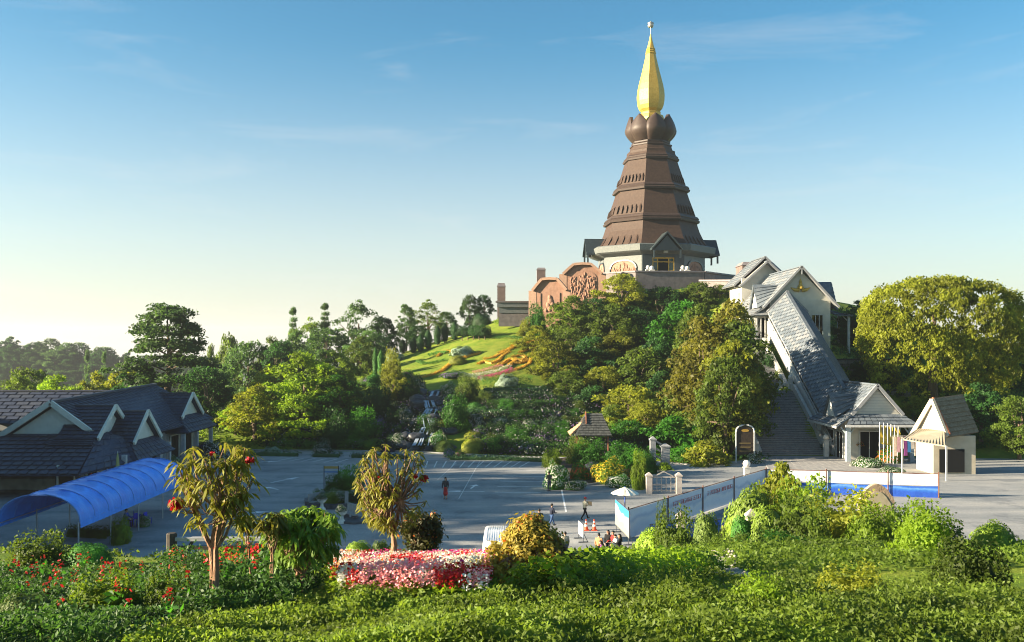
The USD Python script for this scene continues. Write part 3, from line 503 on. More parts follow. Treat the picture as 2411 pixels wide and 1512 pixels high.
# lotus crown
for i in range(8):
    a = vang(i)+PI/8; prof = []; rows = 9; m = MB(); v = []
    for r in range(rows+1):
        t = r/rows; y = 337-t*60; R = (41+17.5*math.sin(min(1, t*2.2)*PI/2)-9*max(0, t-.42)**1.2*2.2)*PS
        w = 1.0 if t < .5 else max(.04, (1-((t-.5)/.5)**2.4)); hw = PI/8*1.03*w
        for j in range(7): 
            u = -1+j/3; v.append((R*math.sin(a+u*hw)*(1+.05*(1-u*u)), -R*math.cos(a+u*hw)*(1+.05*(1-u*u)), pz(y)))
    v = np.array(v); f = [[r*7+j, r*7+j+1, r*7+j+8, r*7+j+7] for r in range(rows) for j in range(6)]
    inn = v*np.array([.88, .88, 1]); m.add(np.vstack([v, inn]), f+[[q+70 for q in reversed(x)] for x in f]+[[r*7+e, (r+1)*7+e, (r+1)*7+e+70, r*7+e+70] for r in range(rows) for e in (0, 6)]+[[rows*7+j, rows*7+j+1, rows*7+j+71, rows*7+j+70] for j in range(6)])
    pg.part('lotus_petal', m, COPD, smooth=50)
sp = pg.part('spire', oct_([rad(*p) for p in [(264, 22), (259, 27), (250, 30.5), (240, 32.3), (228, 33), (215, 31.8), (200, 28.8), (185, 25), (170, 21), (155, 17.5), (140, 14), (128, 11.5)]]), GOLD_)
pg.part('spire_base', oct_([rad(*p) for p in [(312, 34), (300, 33), (280, 31), (274, 29), (271, 23), (268, 23.5), (266, 24), (264, 21)]]), GOLD_, parent=sp)
for y, h in ((128, 12.5), (123, 11.4), (118, 10.4)): pg.part('spire_ring', oct_([rad(y, h), rad(y-1.4, h+.6), rad(y-3.5, h-.6), rad(y-5, h-2.2)]), GOLD_, parent=sp)
pg.part('spire_tip', MB().lathe([rad(*p) for p in [(113, 8.6), (100, 5.2), (88, 2.4), (78, .7)]], 8, ph=A0), GOLD_, parent=sp)
fin = pg.part('finial', MB().lathe([rad(*p) for p in [(80, 1.2), (66, 1.2), (65, 5), (62, 7), (60, 7.4), (59, 6), (57, 6), (56, 7.6), (54, 7.2), (53, 3), (50, 1.5)]], 12), M('silver_crown', (.35, .35, .33), None, 3, .35, 0, metal=.6))
# faces: arched relief panels, the portal
def frame_of(i, R):
    a, b = (np.array([math.sin(vang(q)), -math.cos(vang(q)), 0])*R for q in (i, i+1)); c = (a+b)/2; return c, nrm(b-a), nrm(c), np.linalg.norm(b-a)
def arch(w, h0, h1, n=6): return [(-w, 0)]+[(w, 0)]+[(w*math.cos(t)**.7 if t < PI/2-1e-6 else 0, h0+(h1-h0)*math.sin(t)**1.1) for t in np.linspace(0, PI/2, n)]+[(-w*math.cos(t)**.7, h0+(h1-h0)*math.sin(t)**1.1) for t in np.linspace(PI/2, 0, n)[1:]]
def on(c, u, n, pts, off): return [c+u*x+n*off+np.array([0, 0, z]) for x, z in pts]
rng = np.random.default_rng(8)
def relief(owner, c, u, n, w, h0, h1, z0, count=90, base=None):
    b = owner.part('relief_panel', MB().plate(on(c, u, n, [(x, z+z0) for x, z in arch(w, h0, h1)], .03), n*.06), TERRA); m = MB()
    for _ in range(count):
        x = rng.uniform(-w*.88, w*.88); z = rng.uniform(.1, h0+(h1-h0)*.75*(1-abs(x)/w)); s = rng.uniform(.12, .34)
        m.sph(c+u*x+n*.1+np.array([0, 0, z+z0]), [s*.6, s*.6, s*rng.uniform(.8, 1.8)], 1)
    owner.part('relief_figures', m, TERRA, parent=b, kind='stuff')
for i in range(8):
    c, u, n, L = frame_of(i, 11.6)
    if i == 0: continue
    arc = arch(L*.36, 2.2, 3.9); 
    fr = MB()
    for p, q in zip(on(c, u, n, arc[1:]+[arc[0]], .1)[:-1], on(c, u, n, arc[1:]+[arc[0]], .1)[1:]): fr.bar(p, q, .3, .3)
    pg.part('panel_frame', fr, DKS)
    if i in (6, 7, 1, 2): relief(pg, c, u, n, L*.34, 2.1, 3.7, .02, 130 if i in (7, 1) else 40)
# gablets over the eaves
for i in (0, 6, 2, 4):
    c, u, n, L = frame_of(i, 13.4); z0 = pz(596); W_ = 3.2 if i == 0 else 2.6; d = 2.2
    gb = pg.part('gable_hood', MB().plate([c+u*-W_+n*d+[0, 0, z0-.8], c+n*d+[0, 0, z0+2.6], c-n*2.2+[0, 0, z0+2.6], c+u*-W_-n*2.2+[0, 0, z0-.8]], [0, 0, .35]).plate([c+n*d+[0, 0, z0+2.6], c+u*W_+n*d+[0, 0, z0-.8], c+u*W_-n*2.2+[0, 0, z0-.8], c-n*2.2+[0, 0, z0+2.6]], [0, 0, .35]), DKS)
    pg.part('gable_face', MB().plate(on(c, u, n, [(-W_*.86, z0-.9), (W_*.86, z0-.9), (0, z0+2.2)], d-.5), -n*.3), DKS, parent=gb)
    for s in (-1, 1): pg.part('bracket', MB().bar(c+u*s*W_*.85+n*(d-.4)+[0, 0, z0-.7], c+u*s*W_*.85+n*(d-.4)+[0, 0, z0-2.4], .35, .35), DKS, parent=gb)
c, u, n, L = frame_of(0, 11.6)
pt = pg.part('portal', MB().plate(on(c, u, n, [(-L*.49, -.2), (-L*.26, -.2), (-L*.26, pz(606)), (-L*.49, pz(606))], .02), n*.4).plate(on(c, u, n, [(L*.26, -.2), (L*.49, -.2), (L*.49, pz(606)), (L*.26, pz(606))], .02), n*.4).plate(on(c, u, n, [(-L*.26, 4.3), (L*.26, 4.3), (L*.26, pz(606)), (-L*.26, pz(606))], .02), n*.4), DKS)
pg.part('doorway', MB().plate(on(c, u, n, [(-L*.26, 0), (L*.26, 0), (L*.26, 4.3), (-L*.26, 4.3)], .01), n*.05), DARKIN)
GF = M('gold_frame', (.5, .3, .06), None, 3, .4, 0, metal=.5); GLS = M('door_glass', (.02, .05, .04), None, 2, .08, 0, spec=.5)
for x0, x1, z0, z1 in ((-.26, .26, 4.05, 4.3), (-.26, .26, 3.3, 3.45), (-.26, -.235, 0, 4.05), (.235, .26, 0, 4.05), (-.14, -.12, 0, 4.05), (.12, .14, 0, 4.05), (-.235, -.14, 1.5, 1.62), (.14, .235, 1.5, 1.62)):
    pg.part('door_frame', MB().plate(on(c, u, n, [(L*x0, z0), (L*x1, z0), (L*x1, z1), (L*x0, z1)], .07), n*.12), GF)
for x0, x1 in ((-.234, -.141), (.141, .234)):
    for z0, z1 in ((.05, 1.48), (1.64, 3.28), (3.47, 4.03)): pg.part('door_pane', MB().plate(on(c, u, n, [(L*x0, z0), (L*x1, z0), (L*x1, z1), (L*x0, z1)], .09), n*.03), GLS)
pg.part('lantern', MB().box(c+n*2.4+[0, 0, 5.7], [.8, .8, 1.3], taper=.8).lathe([(.5, 6.35), (.1, 6.8), (.05, 8.2)], 6, c=c+n*2.4), WST)
# terrace
TER = M('terrace_stone', (.12, .105, .105), (.17, .15, .145), 1.2, .75, .3); tz = PZ-.3
put('terrace_floor', MB().lathe([(18, -6), (18, .0), (17.9, .02)], 8, c=(PX, PY, tz-.05), ph=A0), TER, kind='structure', label='stone terrace floor round the pagoda', cat='terrace')
tw = T('terrace_wall', 'purple-grey terrace parapet wall running to the right of the pagoda', 'wall', (PX, PY, tz))
for i in range(8):
    a, b = (np.array([math.sin(vang(q)), -math.cos(vang(q)), 0])*17.8 for q in (i, i+1))
    tw.part('parapet', MB().bar(a+[0, 0, -.6], b+[0, 0, -.6], .6, 3.4), TER); tw.part('coping', MB().bar(a+[0, 0, 1.2], b+[0, 0, 1.2], 1.0, .3), M('coping_stone', (.16, .14, .15), (.2, .18, .18), 2, .6))
# front stair with balustrade posts before the portal
cdir = nrm(np.array([math.sin(vang(.5)), -math.cos(vang(.5)), 0])); cu = np.array([-cdir[1], cdir[0], 0])
fs = T('pagoda_steps', 'short pale stone steps with ball-topped posts before the pagoda door', 'steps', (PX, PY, PZ))
for k in range(6): fs.part('step', MB().plate([cdir*(12.5+k*.5)+cu*s*3+[0, 0, -.15-k*.18-.17] for s in (-1, 1)]+[cdir*(12.99+k*.5)+cu*s*3+[0, 0, -.15-k*.18-.17] for s in (1, -1)], [0, 0, .17]), WST)
for s in (-1, 1):
    for d, h in ((12.8, 2.3), (16.0, 1.9)):
        p = cdir*d+cu*s*3.6; fs.part('post', MB().box(p+[0, 0, h/2-1], [.8, .8, h+.4]).box(p+[0, 0, h-.75], [1.05, 1.05, .25]).sph(p+[0, 0, h-.25], .45, 2), WST)
def urnlamp(ox, oy, Y, label):
    p = W(ox, oy, Y); t = T('globe_lamp', label, 'lamp', (p[0], p[1], PZ-.2)); h = p[2]-PZ+.2
    t.part('stand', MB().lathe([(.3, 0), (.15, .3), (.12, h-.5), (.25, h-.35)], 8), GREYS)
    for s in (-1, 1): t.part('globe', MB().sph((s*.42, 0, h), .38, 2), M('milk_globe', (.7, .62, .55), None, 2, .25))
urnlamp(1640, 652, 181, 'twin white globe lamp right of the pagoda steps'); urnlamp(1532, 652, 180.5, 'twin white globe lamp left of the pagoda steps')
# curved relief walls on the left of the terrace
def relief_wall(label, ox0, ox1, otop, osh, obot, Y, rzdeg, relief_n=140, mat=BRICKP, depth=.9, figure=False):
    a, b = W(ox0, obot, Y), W(ox1, obot, Y); ang = math.radians(rzdeg); k = math.cos(ang); w = (b[0]-a[0])/k; c = (a+b)/2; s = Y/FOC
    t = T('relief_wall', label, 'wall', c, ang); h1, h0 = (obot-otop)*s, (obot-osh)*s; u, n = np.array([1., 0, 0]), np.array([0, -1., 0]); o = np.zeros(3)
    out = [(-w/2, -3), (w/2, -3), (w/2, h0), (w*.36, h0+.5*(h1-h0)), (w*.22, h1*.985), (0, h1), (-w*.22, h1*.985), (-w*.36, h0+.5*(h1-h0)), (-w/2, h0)]
    t.part('wall', MB().plate(on(o, u, n, out, 0), -n*depth), mat)
    fr = MB(); q = on(o, u, n, [out[1]]+out[2:]+[out[0]], -.2)
    for p, r in zip(q[:-1], q[1:]): fr.bar(p, r, 1.5, .5, up=(0, 0, 1) if abs(p[0]-r[0]) > .1 else (0, 1, 0))
    t.part('frame', fr, M('frame_stone', (.27, .17, .12), (.33, .21, .15), 2, .7))
    if figure:
        g = MB()
        for x, z, s_ in ((0, 2.6, .5), (.1, 1.9, .7), (-.3, 1.2, .6), (.5, 1.3, .5), (.0, .5, .6), (.7, .4, .4), (-.7, .2, .4)): g.sph((x, -.05, z+h0*.2), [s_*.7, .2, s_], 2)
        t.part('relief_figure', g, TERRA)
        t.part('grooved_band', MB().box((-w*.28, -.06, h0*.4), (.3, .15, h0)).box((w*.28, -.06, h0*.4), (.3, .15, h0)), BRICKP)
    else: relief(t, o, u, n, w*.36, h0*.9, h1*.86, -.5, relief_n)
relief_wall('gabled sandstone wall with crowded stone relief left of the pagoda', 1326, 1417, 621, 645, 703, 178, -9)
relief_wall('gabled sandstone wall with a single carved figure, below the pagoda terrace', 1254, 1334, 656, 684, 745, 172, -14, figure=True)
relief_wall('terracotta relief wall peeking out right behind the pagoda', 1655, 1692, 659, 668, 690, 215, 20, 20)
def slab(label, ox0, ox1, otop, obot, Y, d=1.6, mat=None):
    a, b = W(ox0, obot, Y), W(ox1, otop, Y); w, h = b[0]-a[0], b[2]-a[2]
    t = T('stone_pylon', label, 'pylon', ((a[0]+b[0])/2, Y, a[2])); t.part('shaft', MB().box((0, 0, h*.44-1), (w, d, h*.88+2)), mat or M('pylon_stone', (.13, .09, .085), (.18, .13, .115), 1, .7, .2)); t.part('cap', MB().box((0, 0, h*.94), (w*1.12, d*1.1, h*.12), taper=.7), M('coping_stone', (.16, .14, .15)))
slab('narrow dark stone pylon at the far left end of the terrace', 1171, 1190, 667, 738, 186); slab('short dark stone pylon between two relief walls', 1264, 1284, 631, 672, 184)
slab('dark purple stone pylon behind the white hilltop house', 1740, 1782, 619, 690, 178, 5)
lt = T('lower_parapet', 'pale green-grey stone parapet below the left pylon', 'wall', W(1215, 735, 176))
lt.part('parapet', MB().box((0, 0, 1.4), (7.4, 1.2, .9)).box((0, .1, .4), (6.6, .8, 1.2)), GREYS); lt.part('coping', MB().box((0, 0, 2.0), (8.0, 1.6, .3)), TER); lt.part('footing', MB().box((0, .2, -1.5), (6.8, .8, 2.6)), TER)
rw = T('connecting_wall', 'long dark coped wall between the terrace and the white hilltop house', 'wall', W(1215, 735, 176)*0)
p, q = W(1650, 668, 178), W(1755, 668, 168); rw.part('wall', MB().bar(p-[0, 0, 1.2], q-[0, 0, 1.2], .6, 3.4), TER); rw.part('coping', MB().bar(p+[0, 0, .6], q+[0, 0, .6], 1.1, .3), M('coping_stone', (.16, .14, .15)))
# ---------------------------------------------------------------- right: stairs, roofed escalator, two stations
SHG = M('slate_grey', (.1, .125, .15), (.155, .175, .195), 1.3, .8, .5, bscale=12); SHG2 = M('slate_dark', (.07, .09, .115), (.12, .14, .16), 1.7, .8, .5, bscale=12); SHG3 = M('slate_pale', (.15, .165, .18), (.21, .215, .22), 1.1, .8, .5, bscale=12)
WALLW = M('cream_render', (.46, .45, .4), (.54, .52, .46), .8, .8, .12); TRIMW = M('white_trim', (.5, .51, .51), (.42, .43, .43), 2, .6); TRIMG = M('grey_trim', (.22, .23, .25), (.28, .29, .3), 2, .6)
GLASS = usdkit.material(stage, '/World/Looks/window_glass', {'t': ('transparent_bsdf', {'color': (.55, .62, .62)}), 'g': ('glossy_bsdf', {'roughness': .05, 'color': (.9, .9, .9)}), 'f': ('fresnel', {'IOR': 1.6}), 'm': ('mix_closure', {})}, [('f.fac', 'm.fac'), ('t.BSDF', 'm.closure1'), ('g.BSDF', 'm.closure2')], surface='m.closure')
def slope(th, parent, a, b, c, d, mats, rows, cols=0, thick=.1, name='roof_slope', course='shingle_course', rng=np.random.default_rng(3)):
    """Roof plane a-b (eave) to d-c (ridge side) covered in overlapping courses; with cols, in single shingles."""
    a, b, c, d = (np.asarray(x, float) for x in (a, b, c, d)); n = nrm(np.cross(b-a, d-a)); n = n if n[2] > 0 else -n
    base = th.part(name, MB().plate([a, b, c, d], -n*.12), mats[0], parent=parent) if parent else th.part(name, MB().plate([a, b, c, d], -n*.12), mats[0])
    for r in range(rows):
        t0, t1 = r/rows, min(1, (r+1.25)/rows)
        p, q, s_, t_ = a+(d-a)*t0, b+(c-b)*t0, b+(c-b)*t1, a+(d-a)*t1
        k = max(1, int(round(cols*np.linalg.norm(q-p)/max(.1, np.linalg.norm(b-a))))) if cols else 1
        for i in range(k):
            sh = (.5 if r % 2 else 0) if cols else 0
            u0, u1 = max(0, (i-sh)/k+.012*bool(cols)), min(1, (i+1-sh)/k) if i < k-1 or not sh else 1
            j = rng.uniform(0, .025) if cols else 0
            m = MB().plate([p+(q-p)*u0+n*(.03+thick+j), p+(q-p)*u1+n*(.03+thick+j), t_+(s_-t_)*u1+n*.03, t_+(s_-t_)*u0+n*.03], -n*.028)
            th.part('shingle' if cols else course, m, mats[rng.integers(len(mats))], parent=base)
    return base
def win(th, parent, c, u, n, w, h, nx=2, nz=1, fr=.09, mat=None, inside=DARKIN):
    """A window: dark reveal, frame, panes."""
    c, u, n = (np.asarray(x, float) for x in (c, u, n)); z = np.array([0, 0, 1.])
    q = lambda x0, x1, z0, z1, o: [c+u*x0+z*z0+n*o, c+u*x1+z*z0+n*o, c+u*x1+z*z1+n*o, c+u*x0+z*z1+n*o]
    f = th.part('window', MB().plate(q(-w/2, w/2, 0, h, .01), n*.02), inside, parent=parent); m = MB()
    for i in range(nx+1): m.plate(q(-w/2+i*w/nx-fr/2, -w/2+i*w/nx+fr/2, 0, h, .035), n*.07)
    for i in range(nz+1): m.plate(q(-w/2, w/2, i*h/nz-fr/2, i*h/nz+fr/2, .04), n*.06)
    th.part('frame', m, mat or TRIMW, parent=f)
    th.part('pane', MB().plate(q(-w/2, w/2, 0, h, .036), n*.01), GLASS, parent=f)
SX0, SX1 = 30.2, 38.0
st = T('long_stairs', 'wide grey flight of stone stairs climbing beside the roofed escalator', 'stairs', (0, 0, 0))
STM = M('stair_stone', (.13, .13, .135), (.2, .195, .19), 2.5, .85, .3)
def flight(y0, z0, n, rise=.19, run=.34, x0=SX0, x1=SX1):
    for i in range(n): st.part('step', MB().box(((x0+x1)/2, y0+run*(i+.55), z0+rise*(i+.5)-.3), (x1-x0, run*1.15, rise+.6)), STM); st.part('nosing', MB().box(((x0+x1)/2, y0+run*i+.0, z0+rise*(i+1)-.02), (x1-x0+.02, .1, .055)), M('pale_nosing', (.3, .31, .32), (.22, .23, .24), 2))  # paler stone strip along each step edge
    return y0+run*n, z0+rise*n
y1, z1 = flight(108.6, 0, 38)
st.part('landing', MB().box(((SX0+SX1)/2, y1+1.6, z1-.5), (SX1-SX0, 3.2, 1.0)), STM)
y2, z2 = flight(y1+3.2, z1, 34, x0=31.4)
st.part('landing', MB().box((35, y2+2.5, z2-.5), (7, 5, 1.0)), STM)
for x, nm in ((SX0-.25, 'side_wall'), (SX1+.25, 'side_wall')):
    st.part(nm, MB().bar((x, 108.3, .35), (x, y1, z1+.45), .4, .9).bar((x, y1, z1+.45), (x, y1+3.2, z1+.45), .4, .9).bar((x, y1+3.2, z1+.45), (x, y2, z2+.45), .4, .9), WST)
st.part('landing_rail', MB().bar((36.2, y1+.2, z1+.95), (38, y1+.2, z1+.95), .12, .12).bar((36.2, y1+.2, z1), (36.2, y1+.2, z1+.95), .2, .2), WST)
# roofed escalator between the stations
es = T('roofed_escalator', 'long slate-roofed covered escalator sloping up to the white hilltop house', 'covered escalator', (0, 0, 0))
EX0, EX1, EXR = 38.9, 44.4, 41.6
ya, yb = 112.0, 135.5; SLP = .575
def ez(y): return (y-108.6)*SLP
ea = lambda y, x, h: np.array([x, y, ez(y)+h])
slope(es, None, ea(ya, EX0-.2, 2.9), ea(yb, EX0-.2, 2.9), ea(yb, EXR, 5.9), ea(ya, EXR, 5.9), [SHG, SHG2, SHG, SHG3], 9, 32, name='left_roof')
slope(es, None, ea(yb, EX1+.2, 2.9), ea(ya, EX1+.2, 2.9), ea(ya, EXR, 5.9), ea(yb, EXR, 5.9), [SHG2], 9, 0, name='right_roof')
es.part('ridge_cap', MB().bar(ea(ya, EXR, 6.02), ea(yb, EXR, 6.02), .5, .16), SHG2)
es.part('barge_board', MB().bar(ea(yb-.05, EX0-.3, 2.95), ea(yb-.05, EXR, 6.1), .3, .35).bar(ea(yb-.05, EXR, 6.1), ea(yb-.05, EX1+.3, 2.95), .3, .35), TRIMG)
es.part('eave_beam', MB().bar(ea(ya-2.5, EX0, 2.75), ea(yb, EX0, 2.75), .3, .3), TRIMG); es.part('eave_beam', MB().bar(ea(ya-2.5, EX1, 2.75), ea(yb, EX1, 2.75), .3, .3), TRIMG)
es.part('balustrade', MB().bar(ea(108.4, EX0-.05, .75), ea(yb, EX0-.05, .75), .35, 1.1), TRIMW); es.part('balustrade', MB().bar(ea(108.4, EX1, .6), ea(yb, EX1, .6), .35, 1.6), TRIMW)
es.part('handrail', MB().bar(ea(108.6, EX0-.1, 1.9), ea(yb, EX0-.1, 1.9), .1, .1), TRIMW)
es.part('floor_slab', MB().bar(ea(108.6, EXR, -.3), ea(yb, EXR, -.3), 5.4, .5), M('escalator_floor', (.06, .06, .065)))
for i in range(14):
    y = 109.3+i*(yb-109.5)/13
    if y > 110: es.part('post', MB().bar(ea(y, EX0, 1.2), ea(y, EX0, 2.8), .14, .14), TRIMG)
    if i < 13: es.part('glass_panel', MB().plate([ea(y+.1, EX0, 1.25), ea(y+1.85, EX0, 1.25), ea(y+1.85, EX0, 2.62), ea(y+.1, EX0, 2.62)], (.03, 0, 0)), GLASS)
# lower station
def gable_roof_y(th, x0, x1, y0, y1, ze, zr, mats, rows, cols=0, bargemat=TRIMG, capm=SHG2):
    """Gabled roof, ridge along the depth."""
    xr = (x0+x1)/2
    slope(th, None, (x0, y0, ze), (x0, y1, ze), (xr, y1, zr), (xr, y0, zr), mats, rows, cols, name='left_roof'); slope(th, None, (x1, y1, ze), (x1, y0, ze), (xr, y0, zr), (xr, y1, zr), mats, rows, cols, name='right_roof')
    th.part('ridge_cap', MB().bar((xr, y0, zr+.12), (xr, y1, zr+.12), .45, .16), capm)
    for y in (y0, y1): th.part('barge_board', MB().bar((x0-.1, y, ze-.06), (xr, y, zr+.1), .2, .3).bar((xr, y, zr+.1), (x1+.1, y, ze-.06), .2, .3), bargemat)
def gable_roof_x(th, x0, x1, y0, y1, ze, zr, mats, rows, cols=0, bargemat=TRIMG, ends=(1, 1)):
    yr = (y0+y1)/2
    slope(th, None, (x0, y0, ze), (x1, y0, ze), (x1, yr, zr), (x0, yr, zr), mats, rows, cols, name='near_roof'); slope(th, None, (x1, y1, ze), (x0, y1, ze), (x0, yr, zr), (x1, yr, zr), mats, rows, cols, name='far_roof')
    th.part('ridge_cap', MB().bar((x0, yr, zr+.12), (x1, yr, zr+.12), .4, .16), mats[0])
    for x, e in ((x0, ends[0]), (x1, ends[1])):
        if e: th.part('barge_board', MB().bar((x, y0-.1, ze-.06), (x, yr, zr+.1), .2, .3).bar((x, yr, zr+.1), (x, y1+.1, ze-.06), .2, .3), bargemat)
ls = T('lower_station', 'low white slate-roofed station house at the foot of the covered escalator', 'house', (0, 0, 0))
ls.part('wall', MB().box((42.4, 110.6, 2.3), (6.6, 10.4, 4.6)), WALLW)
slope(ls, None, (38.9, 104.2, 4.7), (38.9, 115.2, 4.7), (42.5, 115.2, 8.7), (42.5, 104.2, 8.7), [SHG, SHG2, SHG], 11, 9, name='left_roof'); slope(ls, None, (46.1, 115.2, 4.7), (46.1, 104.2, 4.7), (42.5, 104.2, 8.7), (42.5, 115.2, 8.7), [SHG2], 11, name='right_roof')
ls.part('ridge_cap', MB().bar((42.5, 104.1, 8.82), (42.5, 115.3, 8.82), .45, .18), SHG2)
ls.part('barge_board', MB().bar((39.5, 104.1, 5.3), (42.5, 104.1, 8.75), .22, .36).bar((42.5, 104.1, 8.75), (45.5, 104.1, 5.3), .22, .36), TRIMG)
gf = ls.part('gable', MB().plate([(39.7, 104.5, 5.3), (45.3, 104.5, 5.3), (42.5, 104.5, 8.45)], (0, .2, 0)), WALLW)
for i in range(1, 9): ls.part('gable_joint', MB().bar((39.7+i*.31, 104.49, 5.3+i*.34), (45.3-i*.31, 104.49, 5.3+i*.34), .02, .03), TRIMG, parent=gf)
slope(ls, None, (38.3, 102.6, 4.25), (46.6, 102.6, 4.25), (45.4, 104.4, 5.35), (39.6, 104.4, 5.35), [SHG2, SHG], 3, 11, name='front_skirt_roof')
slope(ls, None, (37.2, 102.6, 4.1), (37.2, 112.6, 4.1), (39.3, 112.6, 5.2), (39.3, 103.8, 5.3), [SHG, SHG3], 4, 12, name='side_skirt_roof')
ls.part('eave_board', MB().bar((38.2, 102.55, 4.15), (46.6, 102.55, 4.15), .12, .26).bar((37.15, 102.6, 4.0), (37.15, 112.6, 4.0), .12, .24), TRIMW)
# little side dormer
dm = ls.part('dormer', MB().plate([(38.3, 106.0, 4.95), (38.3, 109.4, 4.95), (38.3, 107.7, 7.4)], (.15, 0, 0)), TRIMW)
slope(ls, dm, (38.1, 105.7, 4.85), (41.4, 105.7, 6.8), (41.0, 107.7, 7.55), (38.1, 107.7, 7.55), [SHG2], 5, name='dormer_roof'); slope(ls, dm, (41.4, 109.7, 6.8), (38.1, 109.7, 4.85), (38.1, 107.7, 7.55), (41.0, 107.7, 7.55), [SHG2], 5, name='dormer_roof')
for x, y in ((38.7, 103.2), (38.4, 112.2), (46.0, 103.2)):
    ls.part('post', MB().box((x, y, 2.1), (.5, .5, 4.2)).bar((x, y, 2.9), (x+.9, y+.1, 4.1), .14, .14).bar((x, y, 2.9), (x-.8, y+.1, 4.0), .14, .14).bar((x, y, 2.9), (x, y+.9, 4.1), .14, .14), M('blue_grey_timber', (.3, .36, .4), (.36, .42, .45), 3, .7))
for y in (106.6, 109.6): 
    dr = ls.part('door', MB().box((39.05, y, 1.55), (.12, 2.0, 3.1)), DARKIN); ls.part('door_frame', MB().bar((38.98, y-1.05, 0), (38.98, y-1.05, 3.2), .12, .14).bar((38.98, y+1.05, 0), (38.98, y+1.05, 3.2), .12, .14).bar((38.98, y, 0), (38.98, y, 3.1), .1, .1).bar((38.98, y-1.1, 3.2), (38.98, y+1.1, 3.2), .12, .14), TRIMW, parent=dr)
dr = ls.part('door', MB().box((42.0, 105.36, 1.6), (2.2, .12, 3.2)), DARKIN); ls.part('door_frame', MB().bar((40.85, 105.28, 0), (40.85, 105.28, 3.3), .12, .16).bar((43.15, 105.28, 0), (43.15, 105.28, 3.3), .12, .16).bar((42, 105.28, 0), (42, 105.28, 3.2), .09, .1).bar((40.8, 105.28, 3.3), (43.2, 105.28, 3.3), .14, .16), TRIMW, parent=dr)
# hilltop house
hh = T('hilltop_house', 'white gabled slate-roofed house at the top of the covered escalator', 'house', (0, 0, 0)); HF = 13.8
HX0, HX1, HY0, HY1 = 39.2, 48.4, 136.2, 152.0
hh.part('wall', MB().box(((HX0+HX1)/2, (HY0+HY1)/2, HF+1.6), (HX1-HX0, HY1-HY0, 9.4)), WALLW)
hh.part('front_gable', MB().plate([(HX0, HY0-.02, HF+6.3), (HX1, HY0-.02, HF+6.3), ((HX0+HX1)/2, HY0-.02, HF+11.0)], (0, .3, 0)), WALLW)
gable_roof_y(hh, HX0-1.0, HX1+1.0, HY0-.8, HY1, HF+5.4, HF+11.4, [SHG3, SHG, SHG3], 12, 9)
hh.part('finial_bracket', MB().bar(((HX0+HX1)/2, HY0-.75, HF+11.5), ((HX0+HX1)/2, HY0-.75, HF+10.3), .2, .3), TRIMG)
# gable emblem: winged seated figure
em = hh.part('gable_emblem', MB().lathe([(.02, .0), (.45, .15), (.5, .4), (.3, .7), (.2, 1.0), (.24, 1.15), (.16, 1.4), (.02, 1.75)], 8, c=((HX0+HX1)/2, HY0-.2, HF+8.0)), GOLD_)
for s in (-1, 1): hh.part('emblem_wing', MB().tube([((HX0+HX1)/2+s*.2, HY0-.2, HF+7.95), ((HX0+HX1)/2+s*.9, HY0-.2, HF+8.0), ((HX0+HX1)/2+s*1.5, HY0-.2, HF+8.35)], [.28, .24, .05], 6), GOLD_, parent=em)
# left wing with skirt roof, left dormer gable, rear raised roof
hh.part('left_bay', MB().box((38.6, 141.0, HF+1.2), (2.6, 7.0, 6.8)), WALLW)
slope(hh, None, (36.4, 136.4, HF+4.1), (36.4, 146.0, HF+4.1), (39.3, 146.0, HF+5.8), (39.3, 136.4, HF+5.8), [SHG3, SHG], 4, 11, name='left_skirt_roof')
slope(hh, None, (36.4, 136.3, HF+4.1), (41.2, 136.0, HF+4.1), (40.4, 137.2, HF+5.3), (38.2, 137.4, HF+5.3), [SHG3], 3, name='front_skirt_roof')
dm = hh.part('dormer', MB().plate([(37.9, 137.4, HF+5.4), (37.9, 141.4, HF+5.4), (37.9, 139.4, HF+8.7)], (.2, 0, 0)), WALLW)
slope(hh, dm, (37.5, 137.0, HF+5.2), (42.4, 137.0, HF+8.2), (42.4, 139.4, HF+9.0), (37.5, 139.4, HF+9.0), [SHG], 6, name='dormer_roof'); slope(hh, dm, (42.4, 141.8, HF+8.2), (37.5, 141.8, HF+5.2), (37.5, 139.4, HF+9.0), (42.4, 139.4, HF+9.0), [SHG], 6, name='dormer_roof')
dm = hh.part('dormer', MB().plate([(49.9, 138.4, HF+5.2), (49.9, 143.4, HF+5.2), (49.9, 140.9, HF+9.2)], (-.2, 0, 0)), WALLW)
slope(hh, dm, (45.0, 138.0, HF+7.6), (50.2, 138.0, HF+5.0), (50.2, 140.9, HF+9.5), (45.0, 140.9, HF+9.5), [SHG2, SHG], 7, 8, name='dormer_roof'); slope(hh, dm, (50.2, 143.8, HF+5.0), (45.0, 143.8, HF+7.6), (45.0, 140.9, HF+9.5), (50.2, 140.9, HF+9.5), [SHG2], 7, name='dormer_roof')
slope(hh, None, (49.2, 136.4, HF+4.2), (53.0, 139.0, HF+4.2), (53.0, 144.5, HF+4.6), (48.6, 142.5, HF+5.8), [SHG2, SHG], 4, name='right_skirt_roof')
for x, y in ((52.3, 139.2), (52.3, 143.5)): hh.part('porch_post', MB().bar((x, y, HF-3), (x, y, HF+4.3), .35, .35).bar((x, y, HF+3.2), (x-1.1, y, HF+4.3), .14, .14), TRIMW)
rb = T('rear_house', 'smaller white house with a double stepped slate roof behind the hilltop house', 'house', (0, 0, 0))
rb.part('wall', MB().box((43.5, 157, HF+5), (8.6, 8.4, 12)), WALLW)
rb.part('gable', MB().plate([(39.3, 152.9, HF+10.4), (47.7, 152.9, HF+10.4), (43.5, 152.9, HF+14.0)], (0, .3, 0)), WALLW)
